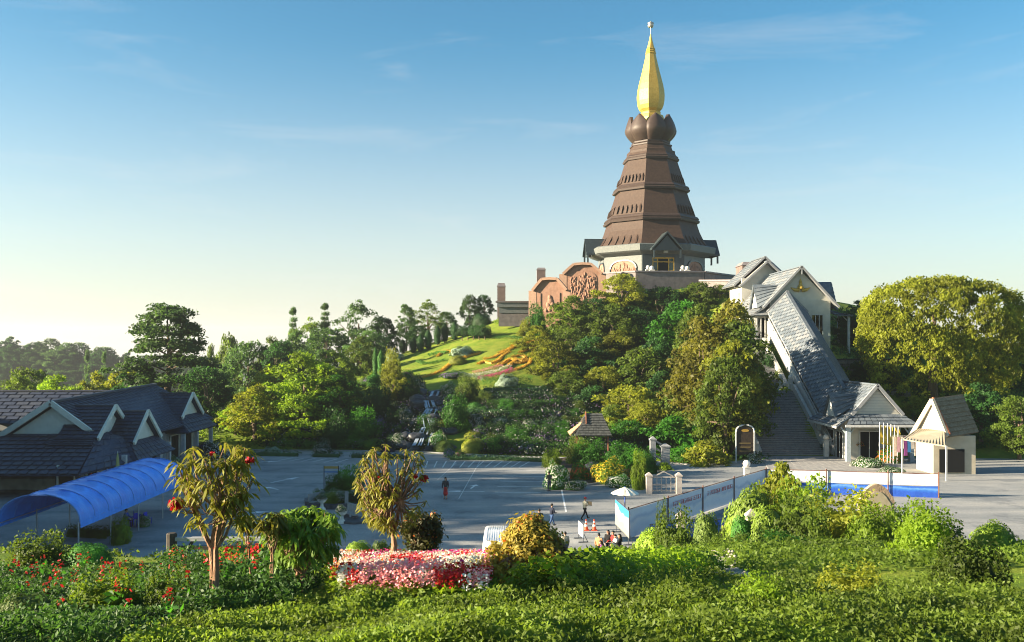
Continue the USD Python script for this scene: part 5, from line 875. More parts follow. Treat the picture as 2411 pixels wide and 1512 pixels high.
def person(label, loc, yaw, shirt, trousers, hair=(.012, .01, .009), H=1.68, legs=((.0, .0), (.0, .0)), arms=((.05, .1), (.05, .1)), lean=0.0, skirt=False, longhair=False, hat=None, sit=0.0, group=None, head=0.0, carry=None):
    """legs/arms: (swing forward, bend) for left and right; forward is +y."""
    s = H/1.68; th = T('person', label, 'person', loc, yaw, group)
    hipz = .90-sit; J = {}; pel = np.array([0, 0, hipz+.03]); up = rot((0, 0, 1), 'x', -lean); fw = rot((0, 1, 0), 'x', -lean)
    chest, neck = pel+up*.36, pel+up*.53; hd = neck+rot((0, .02, .155), 'x', -lean*.5-head)
    body, top, leg_, shoe = [], [], [], []
    body += [_hull([(pel, .12), (pel+up*.18, .105)]), _hull([(pel+up*.18, .105), (chest+np.array([-.09, 0, 0]), .11), (chest+np.array([.09, 0, 0]), .11)]), _hull([(neck-up*.03, .06), (hd-np.array([0, 0, .06]), .055)]), _hull([(hd, .095), (hd+np.array([0, .015, -.07]), .065), (hd+np.array([0, -.02, .03]), .095)]), _hull([(hd+np.array([0, .09, -.01]), .014), (hd+np.array([0, .105, -.035]), .016)]), _hull([(hd+np.array([-.093, 0, -.01]), .018), (hd+np.array([-.095, -.005, -.04]), .014)]), _hull([(hd+np.array([.093, 0, -.01]), .018), (hd+np.array([.095, -.005, -.04]), .014)])]
    top += [_hull([(pel+up*.02, .135), (pel+up*.18, .125), (chest+np.array([-.1, 0, 0]), .122), (chest+np.array([.1, 0, 0]), .122)]), _hull([(chest+up*.07+np.array([-.15, 0, 0]), .065), (chest+up*.07+np.array([.15, 0, 0]), .065), (neck-up*.03, .07)])]
    feet = []
    for q, (sw, bd) in zip((-1, 1), legs):
        hip = pel+np.array([q*.09, 0, -.04]); kn = hip+rot((0, 0, -.42), 'x', sw); an = kn+rot((0, 0, -.41), 'x', sw-bd); to = an+rot((0, .15, -.05), 'x', (sw-bd)*.6)
        body += [_hull([(hip, .085), (kn, .058)]), _hull([(kn, .055), (an, .038)]), _hull([(an, .035), (to, .03)])]
        leg_ += [_hull([(hip, .1), (kn, .07)]), _hull([(kn, .068), (an+np.array([0, 0, .03]), .055)]), ]; shoe.append(_hull([(an-np.array([0, .02, .03]), .048), (to, .038)])); feet.append(min(an[2], to[2])-.05)
    leg_.append(_hull([(pel, .13), (pel+np.array([-.09, 0, -.05]), .1), (pel+np.array([.09, 0, -.05]), .1)]))
    for q, (sw, bd) in zip((-1, 1), arms):
        sh = chest+up*.08+np.array([q*.19, 0, 0]); el = sh+rot((q*.06, 0, -.28), 'x', sw); wr = el+rot((-q*.03, 0, -.25), 'x', sw+bd); hv = nrm(wr-el)
        body += [_hull([(sh, .055), (el, .042)]), _hull([(el, .04), (wr, .03)]), _hull([(wr, .028), (wr+hv*.07+np.array([.02, 0, 0]), .022), (wr+hv*.07-np.array([.02, 0, 0]), .022)])]
        for k in range(4): b = wr+hv*.08+np.array([(k-1.5)*.018, 0, 0]); body.append(_hull([(b, .0095), (b+hv*(.05-.006*abs(k-1.5))+fw*.02, .008)]))
        body.append(_hull([(wr+hv*.03+np.array([-q*.025, .01, 0]), .011), (wr+hv*.075+np.array([-q*.045, .03, 0]), .009)]))
        top += [_hull([(sh, .072), (el, .056)]), _hull([(el, .055), (wr-hv*.03, .045)])]
    dz = -min(feet) if not sit else 0.0; sc = lambda t: (np.asarray(t.vertices)*s+np.array([0, 0, dz*s]), t.faces)
    th.part('body', sc(_skin(body)), SKIN, smooth=60)
    th.part('shirt', sc(_skin(top)), M('cloth_%d_%d_%d' % tuple(int(x*99) for x in shirt), shirt, tuple(x*.75 for x in shirt), 5, .9, .3), smooth=60)
    tm_ = M('cloth_%d_%d_%d' % tuple(int(x*99) for x in trousers), trousers, tuple(x*.75 for x in trousers), 5, .9, .3)
    if skirt: leg_ = [_hull([(pel, .14), (pel+np.array([0, 0, -.5]), .2)])]
    th.part('skirt' if skirt else 'trousers', sc(_skin(leg_)), tm_, smooth=60); th.part('shoes', sc(_skin(shoe, 2)), M('shoe', (.02, .02, .02)), smooth=60)
    hr = [_hull([(hd+np.array([0, -.03, .035]), .1), (hd+np.array([0, .02, .06]), .082)])]
    if longhair: hr.append(_hull([(hd+np.array([0, -.05, .0]), .1), (chest+np.array([0, -.12, 0]), .07)]))
    th.part('hair', sc(_skin(hr, 4)), M('hair_%d' % int(hair[0]*999), hair, None, 3, .5), smooth=60)
    if hat: th.part('hat', sc(_skin([_hull([(hd+np.array([0, 0, .07]), .1), (hd+np.array([0, 0, .09]), .09)]), _hull([(hd+np.array([0, .06, .06]), .07), (hd+np.array([0, .14, .05]), .04)])], 2)), M('hat_%d' % int(hat[0]*99), hat), smooth=60)
    return th, dz
w2 = ((.45, .1), (-.35, .25)); wa = ((-.35, .3), (.4, .4)); LN = (lambda ox, oy: G(ox, oy))
D = {'red': (.42, .03, .03), 'black': (.012, .012, .014), 'jean': (.04, .08, .18), 'navy': (.015, .02, .04), 'cream': (.55, .48, .35), 'orange': (.6, .25, .12), 'purple': (.3, .08, .32), 'white': (.6, .6, .6), 'olive': (.08, .09, .05), 'pink': (.5, .2, .25), 'grey': (.12, .12, .13), 'blue': (.02, .06, .4)}
person('person in a black top and red skirt standing alone in the car park', G(1049, 1176), 2.9, (.05, .045, .05), D['red'], skirt=True, H=1.85, longhair=True, arms=((.1, .2), (.1, .3)))
person('person in dark clothes standing at the edge of the flower island', G(1293, 1157), .4, (.05, .06, .04), (.02, .03, .07), H=1.7, arms=((.2, .9), (.2, .8)))
person('person in a dark jacket and blue jeans walking across the car park', G(1299, 1241), -.9, D['navy'], D['jean'], legs=w2, arms=((.3, 1.3), (.2, 1.2)))
person('person in a cream top and red cap walking with a brown box', G(1377, 1224), -1.0, D['cream'], D['black'], legs=((.5, .15), (-.35, .3)), arms=((.5, 1.0), (.5, 1.0)), hat=(.35, .03, .04))
bx = T('cardboard_box', 'brown cardboard box carried by the person in the red cap', 'box', G(1377, 1224)+np.array([.3, .18, 1.05]), -1.0); CARD = M('cardboard', (.45, .27, .13), (.5, .32, .17), 4)
bx.part('carton', MB().box((0, 0, .16), (.42, .32, .32)), CARD); bx.part('flap', MB().box((-.1, 0, .325), (.2, .31, .008)).box((.105, 0, .326), (.2, .31, .008)), CARD); bx.part('tape', MB().box((0, 0, .333), (.05, .322, .006)), M('tape', (.6, .5, .35)))
person('person seen from behind in a black top and jeans beside the white van', G(1270, 1258), .1, D['black'], D['jean'], H=1.7, legs=((.1, .1), (-.1, .1)))
person('person half hidden behind the orange-leaved bush, in a pale top', G(1331, 1316), .2, (.4, .36, .28), D['grey'], H=1.62)
person('person in an orange shirt standing at the left of the group by the hedge', G(1410, 1320), -.5, D['orange'], D['black'], H=1.62)
person('person in black at the back of the group by the hedge', G(1432, 1312), 2.5, D['black'], D['navy'], H=1.64, longhair=True)
person('person in a bright red top in the middle of the group by the hedge', G(1444, 1314), 2.2, D['red'], D['black'], H=1.64, arms=((.5, 1.2), (.3, .9)))
person('person crouching in purple in front of the group by the hedge', G(1425, 1324), 1.2, D['purple'], D['grey'], H=1.6, lean=.5, legs=((1.3, 2.0), (1.1, 2.0)), longhair=True)
person('person with long dark hair in black at the right of the group by the hedge', G(1459, 1322), 1.4, D['black'], D['black'], H=1.62, longhair=True, arms=((.6, 1.3), (.5, 1.2)))
person('person in a white top beside the long-haired person in the group', G(1452, 1321), 1.9, D['white'], D['navy'], H=1.58, arms=((.6, 1.3), (.5, 1.2)), lean=.15)
person('person in red and blue standing in a doorway of the tiled house', np.array([-39.2, 83.4, 0]), -1.2, (.5, .03, .03), D['blue'], H=1.7)
person('person in blue seated in the shade under the blue tent', np.array([-28.6, 66.4, -.0]), -1.6, D['blue'], D['navy'], sit=.42, legs=((1.5, 1.5), (1.4, 1.4)), arms=((.5, .6), (.5, .6)))
# ---------------------------------------------------------------- van, cones, boards, umbrella
vp = W(1168, 1224, 1); vx, vy = -.95, 55.0
van = T('white_van', 'white minivan with a ribbed roof parked behind the orange-leaved bush', 'van', (vx, vy, 0), .0, scale=(1.0, 1.38, 1.02)); VW = M('van_white', (.68, .68, .69), (.74, .74, .74), 2, .3, 0, spec=.5, coat=.5); VG = M('van_glass', (.01, .014, .02), None, 2, .06, 0, spec=.6)
def vsec(y, w, zr, zb=.38): return [(-w*.94, y, zb), (-w, y, .75), (-w*.99, y, 1.05), (-w*.86, y, zr-.16), (-w*.74, y, zr-.03), (-w*.4, y, zr), (w*.4, y, zr), (w*.74, y, zr-.03), (w*.86, y, zr-.16), (w*.99, y, 1.05), (w, y, .75), (w*.94, y, zb)]
secs = [vsec(-2.42, .80, 1.55), vsec(-2.34, .86, 1.93), vsec(-1.9, .88, 2.02), vsec(0, .88, 2.05), vsec(1.2, .88, 2.0), vsec(1.55, .87, 1.9), vsec(2.15, .85, 1.12), vsec(2.5, .8, .95), vsec(2.6, .76, .72)]
v = np.array(secs).reshape(-1, 3); n_ = 12; f = [[i*n_+j, i*n_+j+1, (i+1)*n_+j+1, (i+1)*n_+j] for i in range(len(secs)-1) for j in range(n_-1)]+[[i*n_+n_-1, i*n_, (i+1)*n_, (i+1)*n_+n_-1] for i in range(len(secs)-1)]
bm = MB().add(v, [x[::-1] for x in f]); bm.add(v[:12], [[0, j, j+1] for j in range(1, 11)]); bm.add(v[-12:], [[0, j+1, j] for j in range(1, 11)]); van.part('body', bm, VW, smooth=35)
for k in range(9): van.part('roof_rib', MB().bar((-.56+k*.14, -2.0, 2.03), (-.56+k*.14, 1.0, 2.035), .045, .035), VW)
van.part('rear_window', MB().plate([(-.7, -2.45, 1.15), (.7, -2.45, 1.15), (.62, -2.375, 1.75), (-.62, -2.375, 1.75)], (0, -.02, 0)), VG); van.part('windscreen', MB().plate([(-.74, 2.2, 1.15), (.74, 2.2, 1.15), (.66, 1.62, 1.83), (-.66, 1.62, 1.83)], (0, .03, .02)), VG)
for s in (-1, 1):
    van.part('side_window', MB().plate([(s*.885, -2.2, 1.15), (s*.885, 1.6, 1.15), (s*.79, 1.3, 1.78), (s*.79, -2.1, 1.78)], (s*.015, 0, 0)), VG); van.part('tail_light', MB().box((s*.76, -2.44, 1.0), (.14, .06, .42)), M('tail_red', (.45, .01, .01), None, 2, .2)); van.part('headlight', MB().box((s*.66, 2.56, .78), (.3, .1, .18)), M('lamp_clear', (.7, .7, .7), None, 2, .1))
    for y in (-1.55, 1.6):
        wl = van.part('wheel', MB().lathe([(.2, -.1), (.33, -.1), (.34, 0), (.33, .1), (.2, .1)], 18).xf(lambda q, s=s, y=y: np.column_stack([q[:, 2]+s*.8, q[:, 0]+y, q[:, 1]+.34])), M('tyre', (.015, .015, .015)), smooth=40); van.part('rim', MB().lathe([(.02, -.02), (.19, -.02), (.2, .06), (.02, .08)], 10).xf(lambda q, s=s, y=y: np.column_stack([q[:, 2]*s+s*.86, q[:, 0]+y, q[:, 1]+.34])), M('rim_metal', (.4, .4, .42), None, 2, .3, 0, metal=.8), parent=wl)
van.part('rear_bumper', MB().box((0, -2.46, .55), (1.6, .14, .24)), M('bumper', (.08, .08, .085))); van.part('number_plate', MB().box((0, -2.54, .72), (.4, .02, .16)), M('plate', (.6, .6, .55))); van.part('rear_badge', MB().box((0, -2.445, .95), (.7, .02, .12)), M('plate', (.6, .6, .55)))
def cone(ox, oy, label):
    c = T('traffic_cone', label, 'traffic cone', G(ox, oy)); O = M('cone_orange', (.6, .07, .02), (.5, .05, .015), 3, .5); Wc = M('cone_white', (.65, .65, .62))
    c.part('base', MB().box((0, 0, .025), (.42, .42, .05)), O); c.part('body', MB().lathe([(.17, .05), (.12, .3), (.115, .3)], 14), O)
    c.part('band', MB().lathe([(.118, .3), (.093, .44)], 14), Wc); c.part('body', MB().lathe([(.094, .44), (.07, .58)], 14), O); c.part('band', MB().lathe([(.07, .58), (.055, .66)], 14), Wc); c.part('tip', MB().lathe([(.056, .66), (.035, .8), (.01, .82)], 14), O)
cone(1380, 1249, 'orange and white traffic cone, left one of two, behind the small white board'); cone(1399, 1249, 'orange and white traffic cone, right one of two')
FRAMEB = M('steel_frame', (.1, .11, .14), (.14, .15, .17), 4, .5, 0, metal=.4)
def board(label, a, b, h, lo, mat, art=None):
    """Printed board on a steel stand from a to b."""
    a, b = np.array([*a[:2], 0.]), np.array([*b[:2], 0.]); t = T('banner_board', label, 'board', a); d = b-a; u = nrm(d); n = np.array([u[1], -u[0], 0]); 
    t.part('panel', MB().plate([[0, 0, lo], d+[0, 0, lo], d+[0, 0, h], [0, 0, h]], n*.03), mat)
    t.part('frame', MB().bar([0, 0, lo], [0, 0, h], .06, .06).bar(d+[0, 0, lo], d+[0, 0, h], .06, .06).bar([0, 0, h], d+[0, 0, h], .06, .06).bar([0, 0, lo], d+[0, 0, lo], .06, .06), FRAMEB)
    for q in (d*.06, d*.94): t.part('foot', MB().bar(q-n*.35+[0, 0, .06], q+n*.35+[0, 0, .06], .06, .06).bar(q+[0, 0, .06], q+[0, 0, lo], .05, .05).bar(q-n*.3+[0, 0, .08], q+[0, 0, lo+.35], .04, .04), FRAMEB)
    return t
def printed(name, c_top, c_mid, c_low, h0, h1, blot=(.6, .62, .66), sc=.7):
    """Sky-like print fading with height, in soft cloudy blotches: the picture on a banner."""
    if name in _mats: return _mats[name]
    _mats[name] = usdkit.material(stage, '/World/Looks/'+name, {'g': ('texture_coordinate', {}), 's': ('separate_xyz', {}), 'n': ('noise_texture', {'scale': sc, 'detail': 5.0}), 'ad': ('math', {'math_type': 'multiply_add', 'value2': .7, 'value3': -.35}), 'm': ('map_range', {'from_min': h0, 'from_max': h1}), 'a2': ('math', {'math_type': 'add'}),
        'r': ('rgb_ramp', {'ramp': [(0, c_low), (.35, c_low), (.5, c_mid), (.62, blot), (.75, c_top), (1, c_top)]}), 'n2': ('noise_texture', {'scale': 2.5, 'detail': 3.0}), 'b': ('bump', {'strength': .5, 'distance': .08}), 'p': ('principled_bsdf', {'roughness': .45})},
        [('g.object', 's.vector'), ('g.object', 'n.vector'), ('g.object', 'n2.vector'), ('n.fac', 'ad.value1'), ('s.z', 'm.value'), ('m.result', 'a2.value1'), ('ad.value', 'a2.value2'), ('a2.value', 'r.fac'), ('r.color', 'p.base_color'), ('n2.fac', 'b.height'), ('b.normal', 'p.normal')], surface='p.BSDF'); return _mats[name]
pa, pb = G(1449, 1252), G(1482, 1287)
bb = board('tall board with a blue mountain picture standing at the end of the banner fence', pa, pb, 2.35, .55, printed('blue_print', (.03, .22, .6), (.3, .5, .7), (.25, .28, .2), .5, 2.4)) 
pa, pb = G(1362, 1268), G(1374, 1279)
board('small white board on feet in front of the traffic cones', pa, pb, 1.25, .35, printed('white_print', (.7, .7, .7), (.65, .66, .68), (.3, .4, .55), 0, 1.4))
um = T('white_umbrella', 'large open white paper umbrella standing at the end of the banner fence', 'umbrella', G(1484, 1262)+np.array([-.3, .6, 0])); UW = M('umbrella_cloth', (.62, .58, .48), (.68, .64, .55), 3, .8)
um.part('pole', MB().tube([(0, 0, 0), (0, 0, 3.4)], .04), M('umbrella_pole', (.02, .06, .3))); N_ = 24; a = np.arange(N_)/N_*2*PI
cv = [(0, 0, 3.35)]+[(r*math.sin(t), -r*math.cos(t), 3.3-.42*(r/1.0)**1.4+(.03 if i % 2 else -.0)) for r in (.35, .7, 1.0) for i, t in enumerate(a)]
um.part('canopy', MB().add(cv, [[0, 1+i, 1+(i+1) % N_] for i in range(N_)]+[q for k in range(2) for i in range(N_) for q in ([1+k*N_+i, 1+(k+1)*N_+i, 1+(k+1)*N_+(i+1) % N_], [1+k*N_+i, 1+(k+1)*N_+(i+1) % N_, 1+k*N_+(i+1) % N_])]), UW)
for i in range(12): t = a[i*2]; um.part('rib', MB().tube([(0, 0, 3.2), (1.0*math.sin(t), -1.0*math.cos(t), 2.86)], .015, 5), M('bamboo', (.35, .25, .12)))
# banner fence
WPR = printed('white_banner', (.62, .64, .68), (.66, .64, .64), (.6, .6, .64), 0, 2.1, (.42, .47, .56), .45); BPR = printed('blue_banner', (.02, .1, .45), (.03, .14, .5), (.02, .08, .42), 0, 1.2, (.1, .25, .6), .5)
POST = M('rust_post', (.16, .07, .05), (.2, .1, .07), 4, .7); 
fb = T('banner_fence', 'long fence of wrinkled white printed banners on thin rusty posts', 'banner fence', (0, 0, 0))
fpts = [np.array(p) for p in ((8.05, 61.8), (11.6, 66.5), (15.2, 71.3), (18.9, 76.2), (23.2, 81.8), (28.3, 80.7), (33.4, 79.6), (37.5, 78.8))]; rngB = np.random.default_rng(12)
def cloth(a, b, z0, z1, nx=14, nz=7, amp=.07):
    d = np.array([*(b-a), 0]); n = nrm(np.array([d[1], -d[0], 0])); v = []
    for j in range(nz):
        for i in range(nx):
            u, w = i/(nx-1), j/(nz-1); p = np.array([*a, z0+(z1-z0)*w])+d*u; k = math.sin(PI*u)*(.35+.65*math.sin(PI*w)); q = float(meshkit.noise(np.array([[u*5+a[0], w*3+u*4, a[1]]]), 2)[0])-.5
            v.append(p+n*(amp*2.2*q*k)+np.array([0, 0, -.05*math.sin(PI*u)*w]))
    return np.array(v), [[j*nx+i, j*nx+i+1, (j+1)*nx+i+1, (j+1)*nx+i] for j in range(nz-1) for i in range(nx-1)]
for i, (a_, b_) in enumerate(zip(fpts[:-1], fpts[1:])):
    blue = i >= 4
    pn = fb.part('banner', cloth(a_, b_, 1.05 if blue else .12, 2.1), WPR, label='white printed banner with pale blotches', smooth=True)
    if blue: fb.part('blue_banner', cloth(a_, b_, -.0, 1.02), BPR, smooth=True)
    fb.part('top_rail', MB().bar([*a_, 2.12], [*b_, 2.12], .05, .05), POST)
for a_ in fpts: fb.part('post', MB().bar([*(a_+[-.02, -.1]), 0], [*(a_+[-.02, -.1]), 2.3], .08, .08), POST)
PINK = M('faded_red_print', (.6, .22, .22)); 
# faded lettering, too washed out to read: ranks of stroke-like marks as on the banner
for i in (1, 2):
    a_, b_ = fpts[i], fpts[i+1]; d = np.array([*(b_-a_), 0]); u = nrm(d); n = np.array([u[1], -u[0], 0]); x = .5; m = MB()
    while x < 5.3:
        w = rngB.uniform(.16, .34); o = np.array([*a_, 0])+u*x+n*.17
        for q in range(rngB.integers(2, 4)): z = 1.45+rngB.uniform(0, .3); m.bar(o+u*w*rngB.uniform(0, .8)+[0, 0, 1.42], o+u*w*rngB.uniform(.1, 1)+[0, 0, z], .05, .02); 
        m.bar(o+[0, 0, 1.72], o+u*w+[0, 0, 1.72], .05, .02); x += w+.06+(.35 if rngB.uniform() < .15 else 0)
    fb.part('faded_lettering', m, PINK)
b2 = T('blue_banner_board', 'blue banner with white swashes on a frame in front of the white banner fence', 'banner', (9.3, 60.3, 0)); 
b2.part('panel', MB().plate([(0, 0, .15), (5.4, 1.9, .15), (5.4, 1.9, 1.35), (0, 0, 1.35)], (.01, -.03, 0)), BPR); b2.part('frame', MB().bar((0, 0, 0), (0, 0, 1.4), .06, .06).bar((5.4, 1.9, 0), (5.4, 1.9, 1.4), .06, .06).bar((0, 0, 1.38), (5.4, 1.9, 1.38), .06, .06), FRAMEB)
sw = MB(); tt = np.linspace(0, 1, 9)
for k, (x0, z0, r) in enumerate(((3.0, .8, .25), (3.5, .75, .3), (4.1, .8, .22))): sw.tube([(x0+r*math.sin(q*5)+.3*q, (x0+r*math.sin(q*5)+.3*q)*.352-.07, z0+r*math.cos(q*5)) for q in tt], .035, 5)
b2.part('swash', sw, M('white_ink', (.6, .4, .5)))
# ---------------------------------------------------------------- foreground garden on the slope under the camera
def fT(ox, oy): return Tr(ox, oy, 5.0, 70.0)
def blades(B, D_, L, w, rng, droop=.5):
    """Long arching leaves from base points B along D_."""
    B, D_ = np.asarray(B, float), nrm(D_); n = len(B); L = (L*rng.uniform(.7, 1.3, n))[:, None]; dn = np.array([0, 0, -1.])
    s = nrm(np.cross(D_, dn+rng.normal(size=(n, 3))*.5)); p = lambda t: B+D_*L*t+dn*L*droop*t*t
    k = w*L; v = np.stack([B, p(.4)+s*k, p(.4)-s*k, p(.75)+s*k*.75, p(.75)-s*k*.75, p(1.)], 1).reshape(-1, 3); i = np.arange(n)[:, None]*6
    return v, np.vstack([i+q for q in ([0, 1, 2], [1, 4, 2], [1, 3, 4], [3, 5, 4])])
RHO = LEAF('rhododendron_leaf', [(.12, .12, .016), (.32, .24, .03), (.5, .33, .045), (.4, .3, .07), (.2, .19, .04)], .35, .3, 4.0); RHOG = LEAF('rhododendron_green', [(.08, .14, .016), (.2, .25, .03), (.4, .37, .05), (.3, .24, .05)], .35, .3, 4.0)
BLOOM = LEAF('red_bloom', [(.35, .008, .012), (.6, .03, .03), (.75, .16, .14)], .25, .2, 4.0); RUSTLEAF = LEAF('rust_leaf', [(.2, .16, .025), (.48, .28, .05), (.55, .3, .07), (.45, .38, .07), (.3, .3, .05)], .35, .3, 4.0); REDP = PM['red']
BARKR = M('red_bark', (.16, .085, .045), (.3, .19, .12), 18, .9, .8, stretch=(1, 1, .15))
def rhodo(name, label, ox, base, top, w, ends, seed, mat=RHO, leafL=.13, per=11, stems=2, fork=.42, low=.45, trunk=.045, flowers=(), spread=.9, cat='tree', cone=False, loose=0):
    rng = np.random.default_rng(seed); p = fT(ox, base); s = p[1]/FOC; H = (base-top)*s; R = w/2*s
    t = T(name, label, cat, p); wood = MB(); tips, dirs = [], []
    for k in range(stems):
        a = 2*PI*k/stems+rng.uniform(0, 1); f = np.array([math.sin(a)*R*.16, -math.cos(a)*R*.16, H*fork*rng.uniform(.85, 1.1)]); b0 = np.array([math.sin(a)*trunk, -math.cos(a)*trunk, -.15])
        wood.tube([b0, b0*.6+f*.4+rng.normal(size=3)*.02, b0*.2+f*.75+rng.normal(size=3)*.02, f], trunk*np.array([1.15, .9, .75, .6]), 8)
        for j in range(5):
            a2 = a+rng.normal()*1.1; q = f+np.array([math.sin(a2)*R*.4, -math.cos(a2)*R*.4, H*(1-fork)*rng.uniform(.3, .5)]); wood.tube([f, (f+q)/2+rng.normal(size=3)*.02, q], trunk*np.array([.5, .38, .28]), 6)
            for e in range(ends//(stems*5)):
                a3 = a2+rng.normal()*.8; zz = rng.uniform(low, 1)**.8; rr = (R*(1.05-zz)**.8 if cone else R*math.sqrt(max(.05, 1-((zz-.72)/.45)**2)))*rng.uniform(.45, 1)**.7*spread
                g = np.array([math.sin(a3)*rr, -math.cos(a3)*rr, H*zz]); wood.tube([q, (q+g)/2+np.array([0, 0, -.03])*H+rng.normal(size=3)*.015, g], trunk*np.array([.25, .18, .1]), 4); tips.append(g); dirs.append(nrm(g-q))
    tips = np.array(tips); n = len(tips); wv, wf_ = wood.get(); t.part('trunk', (wv, wf_), BARKR, smooth=50)
    B = np.repeat(tips, per, 0)+rng.normal(size=(n*per, 3))*.02; a = rng.uniform(0, 6.28, n*per); d = np.column_stack([np.sin(a), -np.cos(a), rng.uniform(-1.0, .3, n*per)])
    lv = MB().add(*blades(B, d, leafL, .13, rng, .55)); low_ = tips[::6]*.8+np.array([0, 0, H*.1]); B = np.repeat(low_, per//2, 0); B = B+rng.normal(size=B.shape)*.05; a = rng.uniform(0, 6.28, len(B)); lv.add(*blades(B, np.column_stack([np.sin(a), -np.cos(a), rng.uniform(-.8, .1, len(B))]), leafL, .13, rng, .6))
    if loose:
        B = np.repeat(tips, per*3, 0); g = rng.normal(size=B.shape); lv = MB().add(*leaves(B+g*loose, g+np.array([0, 0, .5]), leafL, rng, aspect=.6)); B = np.repeat(tips[::3], 4, 0); g = rng.normal(size=B.shape); t.part('blossom', leaves(B+g*loose*.9+[0, 0, loose*.6], g, leafL*.7, rng, aspect=.9), PM['orange'], kind='stuff')
    t.part('foliage', lv, mat)
    for fx, fy, r in flowers:
        q = W(fx, fy, p[1]-R*.35)-p; d = ball(110, rng); t.part('flower', leaves(q+d*r*rng.uniform(.3, 1.15, (110, 1))*[1, 1, .8], d+rng.normal(size=d.shape)*.4, r*.6, rng, aspect=.8, bend=.5), BLOOM)
    return t
rhodo('rhododendron_tree', 'tall twin-trunked rhododendron with drooping bronze leaves and red blooms, left foreground', 505, 1432, 1047, 215, 100, 1, leafL=.105, per=11, fork=.34, low=.45, flowers=((413, 1188, .075), (588, 1085, .05), (500, 1068, .03), (530, 1172, .03)))
rhodo('rhododendron_tree', 'single-trunked rhododendron with rusty tufts and three red blooms, mid foreground', 924, 1338, 1050, 190, 170, 2, leafL=.1, per=10, stems=1, fork=.3, low=.25, trunk=.07, flowers=((892, 1128, .08), (998, 1126, .08), (978, 1122, .05)))
rhodo('rhododendron_tree', 'low bushy rhododendron between the two taller ones', 715, 1390, 1206, 190, 150, 3, mat=RHOG, leafL=.12, per=13, stems=3, fork=.25, low=.35, trunk=.03, flowers=((650, 1238, .035), (745, 1290, .04)))
rhodo('rhododendron_tree', 'spindly young rhododendron beside the left tall one', 585, 1400, 1215, 40, 12, 4, leafL=.13, per=10, stems=1, fork=.6, low=.85, trunk=.014)
rhodo('rhododendron_tree', 'thin leaning rhododendron in front of the low bushy one', 640, 1410, 1210, 60, 20, 5, leafL=.12, per=10, stems=2, fork=.5, low=.8, trunk=.016)
rhodo('rust_bush', 'dark red-leaved bush right of the single-trunked rhododendron', 995, 1330, 1216, 105, 120, 6, mat=LEAF('dark_red_leaf', [(.05, .05, .015), (.16, .07, .03), (.24, .12, .05)], .3, .3, 4.0), leafL=.075, per=9, stems=3, fork=.2, low=.15, trunk=.03, loose=.06)
rhodo('orange_bush', 'spreading bush with orange and yellow leaves in front of the white van', 1245, 1368, 1228, 330, 420, 7, mat=RUSTLEAF, leafL=.06, per=14, stems=4, fork=.2, low=.1, cone=True, loose=.05, trunk=.025, flowers=((1200, 1318, .03), (1275, 1300, .03), (1262, 1330, .03)))
PLANT = LEAF('planting_leaf', [(.08, .12, .014), (.2, .24, .025), (.36, .34, .04), (.4, .27, .06), (.16, .26, .03), (.45, .44, .07)], .45, .5, 1.3); PLANTD = LEAF('planting_dark', [(.03, .07, .014), (.08, .16, .025), (.17, .23, .04), (.24, .18, .045), (.06, .14, .03)], .4, .55, 1.3)
def bed(name, label, pts, n, h, cols, fol, psize=.06, seed=1, patch=.9, cat='flowers', spike=False, lsize=.09, fn=None):
    """Flower bed over the ground inside the picture outline pts."""
    rng = np.random.default_rng(seed); P = Polygon([tuple((fn or fT)(*p)[:2]) for p in pts]).buffer(0); x0, y0, x1, y1 = P.bounds
    q = np.column_stack([rng.uniform(x0, x1, n*3), rng.uniform(y0, y1, n*3)]); q = q[shapely.contains_xy(P, q[:, 0], q[:, 1])][:n]; z = hgt(q[:, 0], q[:, 1]); m = len(q)
    hh_ = h*((.2+1.5*meshkit.noise(np.column_stack([q*1.1, q[:, 0]*0]), seed)*meshkit.noise(np.column_stack([q*3.1, q[:, 0]*0]), seed+1)*1.6) if not cols else .55+.6*meshkit.noise(np.column_stack([q*1.3, q[:, 0]*0]), seed)); c = np.column_stack([q, z]); t = T(name, label, cat, (0, 0, 0))
    L = np.repeat(c, 9, 0); L = L+rng.normal(size=L.shape)*[.06, .06, 0]+np.column_stack([0*L[:, 0], 0*L[:, 0], np.repeat(hh_, 9)*rng.uniform(0, .95, m*9)])
    t.part('foliage', leaves(L, rng.normal(size=L.shape)+[0, -.3, .6], lsize, rng, aspect=.5), fol, kind='stuff')
    f = np.stack([meshkit.noise(np.column_stack([q*patch, q[:, 0]*0]), 50+seed*7+i) for i in range(len(cols))], 1).argmax(1) if cols else None
    for i, cn in enumerate(cols):
        s = c[f == i]; hs = hh_[f == i]
        if len(s) < 3: continue
        k = 7 if spike else 6; B = np.repeat(s, k, 0); g = rng.normal(size=B.shape)
        B = B+(np.column_stack([g[:, 0]*.018, g[:, 1]*.018, np.repeat(hs, k)*.75+rng.uniform(0, .2, len(B))]) if spike else np.column_stack([g[:, 0]*.06, g[:, 1]*.06, np.repeat(hs, k)+g[:, 2]*.03]))
        t.part('blossom', leaves(B, np.column_stack([g[:, :2], np.abs(g[:, 2])+.5]), psize, rng, aspect=.9), PM[cn], kind='stuff')
bed('flower_bed', 'bed of pink, white and red snapdragons along the foreground', [(760, 1362), (900, 1366), (1000, 1372), (1150, 1376), (1190, 1345), (1050, 1334), (900, 1336), (800, 1338)], 2300, .2, ['pink', 'white', 'red', 'orange', 'pink', 'magenta', 'white'], LM['lime'], .032, 1, spike=True, patch=3.0)
bed('salvia_bed', 'dark green bed with leafy salvia at the foot of the left rhododendron', [(360, 1350), (420, 1470), (680, 1450), (760, 1372), (660, 1346)], 4000, .32, [], PLANTD, .05, 2, lsize=.055)
